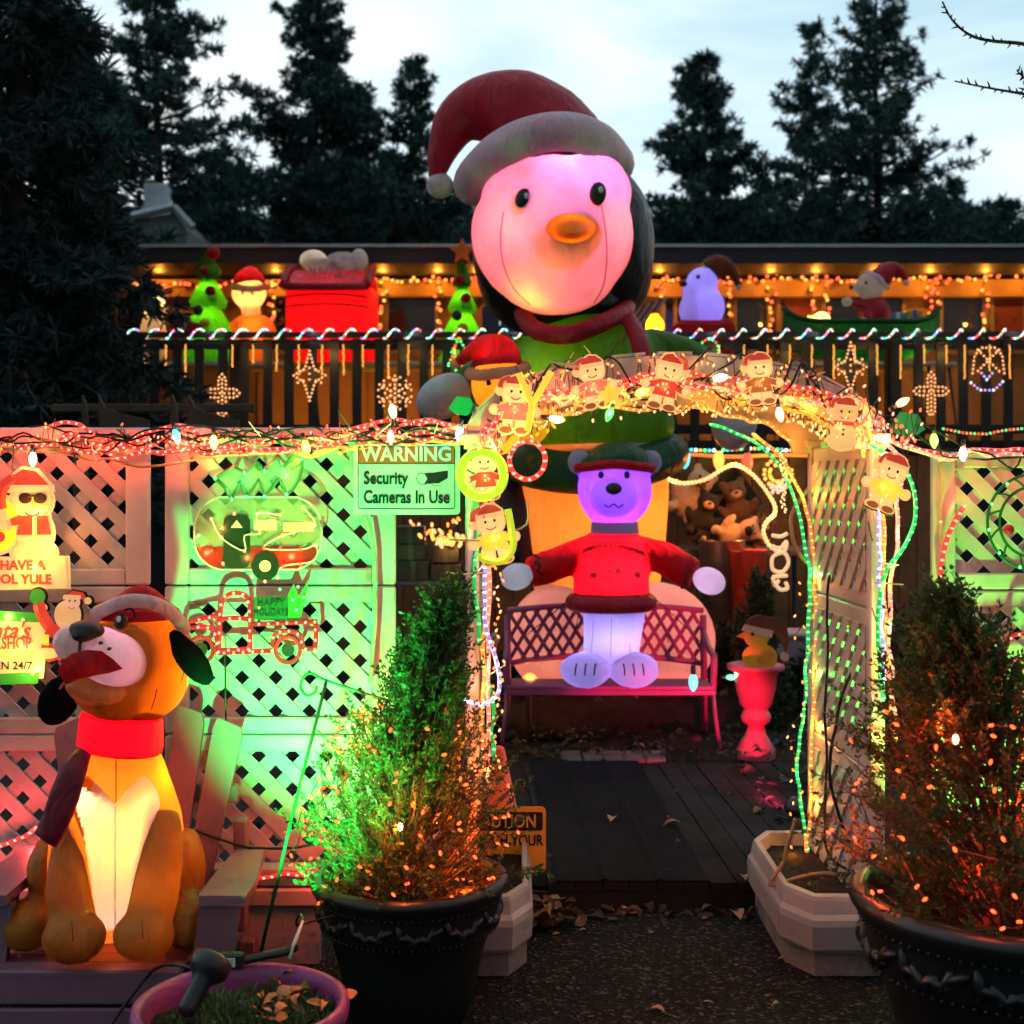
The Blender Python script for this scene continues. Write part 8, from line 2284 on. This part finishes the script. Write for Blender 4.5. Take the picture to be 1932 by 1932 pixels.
# under-rail glow on the ochre wall
# lit shapes hung on the balusters
def lit_shape(name, label, u, v, paths, Y=DY - .08, mats=(E_warm,), r=.0105, step=.038, pw=1.2, col=(1, .6, .2)):
    t = thing(name, label, 'light ornament', tuple(P(u, v, Y)), 'lit wire shapes on the railing')
    mb = MB(); wr = MB(); n = 0
    for path in paths:
        c = resample([P(u + a, v + b_, Y) for a, b_ in path], step)
        for q in c: mb.ell(q, (r, r * .8, r), None, 6, 4, n % len(mats)); n += 1
        wr.tube([q + Vector((0, .012, 0)) for q in c], .004, 4)
    tag(mb.build('bulbs', list(mats), t, True), kind='stuff'); wr.build('frame', M_bwire, t)
    if pw: lamp(P(u, v, Y - .1), col, pw, .03, t, 'bulb_light')
star4 = lambda: [[(0, -46), (9, -12), (30, 0), (10, 14), (0, 48), (-10, 14), (-30, 0), (-9, -12), (0, -46)], [(-22, -14), (-12, -10)], [(22, -14), (12, -10)], [(-22, 14), (-12, 10)], [(22, 14), (12, 10)], [(0, -14), (0, 8)]]
lit_shape('star_light', 'warm lit four pointed star on the left railing', 584, 708, star4())
lit_shape('star_light', 'warm lit four pointed star on the right railing', 1605, 692, star4())
cross = [[(0, -36), (7, -28), (7, -8), (26, -8), (33, 0), (26, 8), (7, 8), (7, 40), (0, 46), (-7, 40), (-7, 8), (-26, 8), (-33, 0), (-26, -8), (-7, -8), (-7, -28), (0, -36)], [(0, -26), (0, 36)], [(-22, 0), (22, 0)]]
lit_shape('cross_light', 'warm lit cross low on the left railing', 419, 742, cross); lit_shape('cross_light', 'warm lit cross on the right railing', 1757, 738, cross)
fl_ = []
for i in range(6):
    a = i * math.pi / 3 + math.pi / 6; d_ = (math.cos(a), math.sin(a)); e_ = (-d_[1], d_[0])
    fl_ += [[(0, 0), (d_[0] * 33, d_[1] * 33)], [(d_[0] * 16 + e_[0] * 9, d_[1] * 16 + e_[1] * 9), (d_[0] * 10, d_[1] * 10), (d_[0] * 16 - e_[0] * 9, d_[1] * 16 - e_[1] * 9)], [(d_[0] * 30 + e_[0] * 10, d_[1] * 30 + e_[1] * 10), (d_[0] * 24, d_[1] * 24), (d_[0] * 30 - e_[0] * 10, d_[1] * 30 - e_[1] * 10)]]
lit_shape('snowflake_light', 'warm lit snowflake on the left railing', 745, 742, fl_)
lit_shape('tree_light', 'small green lit tree outline on the railing left of the penguin', 866, 670, [[(0, -32), (-14, -6), (-8, -6), (-22, 20), (-6, 20), (-6, 30), (6, 30), (6, 20), (22, 20), (8, -6), (14, -6), (0, -32)]], mats=(E_green, E_green, E_redb, E_yel), pw=.5, col=(.4, 1, .2))
lit_shape('wreath_light', 'small green lit wreath on the railing right of the penguin', 1338, 660, [[(18 * math.cos(a), 20 * math.sin(a)) for a in np.linspace(0, 6.28, 16)], [(-12, 22), (0, 14), (12, 22)]], mats=(E_green, E_green, E_redb), pw=.5, col=(.4, 1, .2))
lit_shape('bell_light', 'warm and violet lit bell shape at the right end of the railing', 1865, 690, [[(-30, 14), (-26, -20), (-12, -34), (12, -34), (26, -20), (30, 14)], [(-20, -30), (20, 10)], [(20, -30), (-20, 10)]], pw=1.0)
lit_shape('bell_light', 'small violet lit clapper shape under the bell at right', 1862, 712, [[(-30, 10), (-14, 24), (14, 24), (30, 8)], [(-10, -8), (0, 4), (10, -8)]], mats=(E_cool, E_pink, E_blue), pw=0)
lit_shape('bulb_garland', 'string of tiny bulbs below the bell on the railing', 1840, 815, [[(-60, -6), (-20, 2), (20, 4), (60, -4), (110, -8)]], mats=(E_green, E_redb, E_warm, E_warm), pw=0)
# warm fill lamps added on the deck floor to light the lower wall
for i, u in enumerate((560, 700, 820, 1420, 1600, 1780)):
    q = P(u, 735, HY - .8); q.z = zdk + .12
    t = thing('fill_lantern', '%s amber lantern from the cedar in the row added to light the wall' % ('first second third fourth fifth sixth'.split()[i]), 'fill_lantern', tuple(q), 'fill lanterns added on the deck floor')
    MB().lathe(q + Vector((0, 0, -.12)), [(0, 0), (.06, 0), (.06, .02), (.045, .03)], 16).build('base', M_blk, t, True); MB().lathe(q + Vector((0, 0, -.09)), [(.04, 0), (.045, .1), (.04, .12), (0, .12)], 16).build('glass', lit_plastic('lantern glass', (1, .5, .1), 1.0), t, True); MB().lathe(q + Vector((0, 0, .03)), [(.055, 0), (.03, .04), (0, .05)], 16).build('cap', M_blk, t, True)
    lamp(q + Vector((0, .09, .02)), (1, .36, .03), 14, .02, t)
# rustic pointed boards beyond the left panels
M_rus = mat('rustic board', (.07, .045, .03), .85, .3, 6, .4, 20)
for i, (u, lab) in enumerate(((185, 'swooping rustic board with a pointed end, leftmost behind the fence'), (355, 'swooping rustic board with a pointed end, nearer the deck cross'))):
    pts = [(u - 10, 806), (u - 8, 770), (u + 10, 746), (u + 22, 772), (u + 50, 782), (u + 90, 790), (u + 110, 806)]
    tag(MB().prism(PP([(u - 30, 745), (u - 22, 768), (u - 18, 830), (u - 34, 830)], 8.0), (0, .03, 0)).build('fence_board', M_rus, None), 'narrow pointed upright beside the swooping board' + (' at far left' if i == 0 else ' near the cross'), 'board', 'rustic boards')
    tag(MB().prism(PP([(u, 745), (u + 12, 768), (u + 40, 780), (u + 95, 792), (u + 95, 840), (u + 4, 840)], 7.95), (0, .03, 0)).build('fence_board', M_rus, None), lab, 'board', 'rustic boards')
tag(MB().bbox(P(290, 770, 8.2), (1.25, .05, .05), .005).build('fence_rail', M_rus, None), 'dark horizontal rail behind the rustic pointed boards', 'board')
for u in (150, 420): tag(MB().bbox((P(u, 0, 8.2).x, 8.22, .95), (.08, .06, 1.9), .005).build('fence_post', M_rus, None), 'dark post carrying the rustic rail' + (' on the left' if u < 200 else ' on the right'), 'post', 'rustic posts')
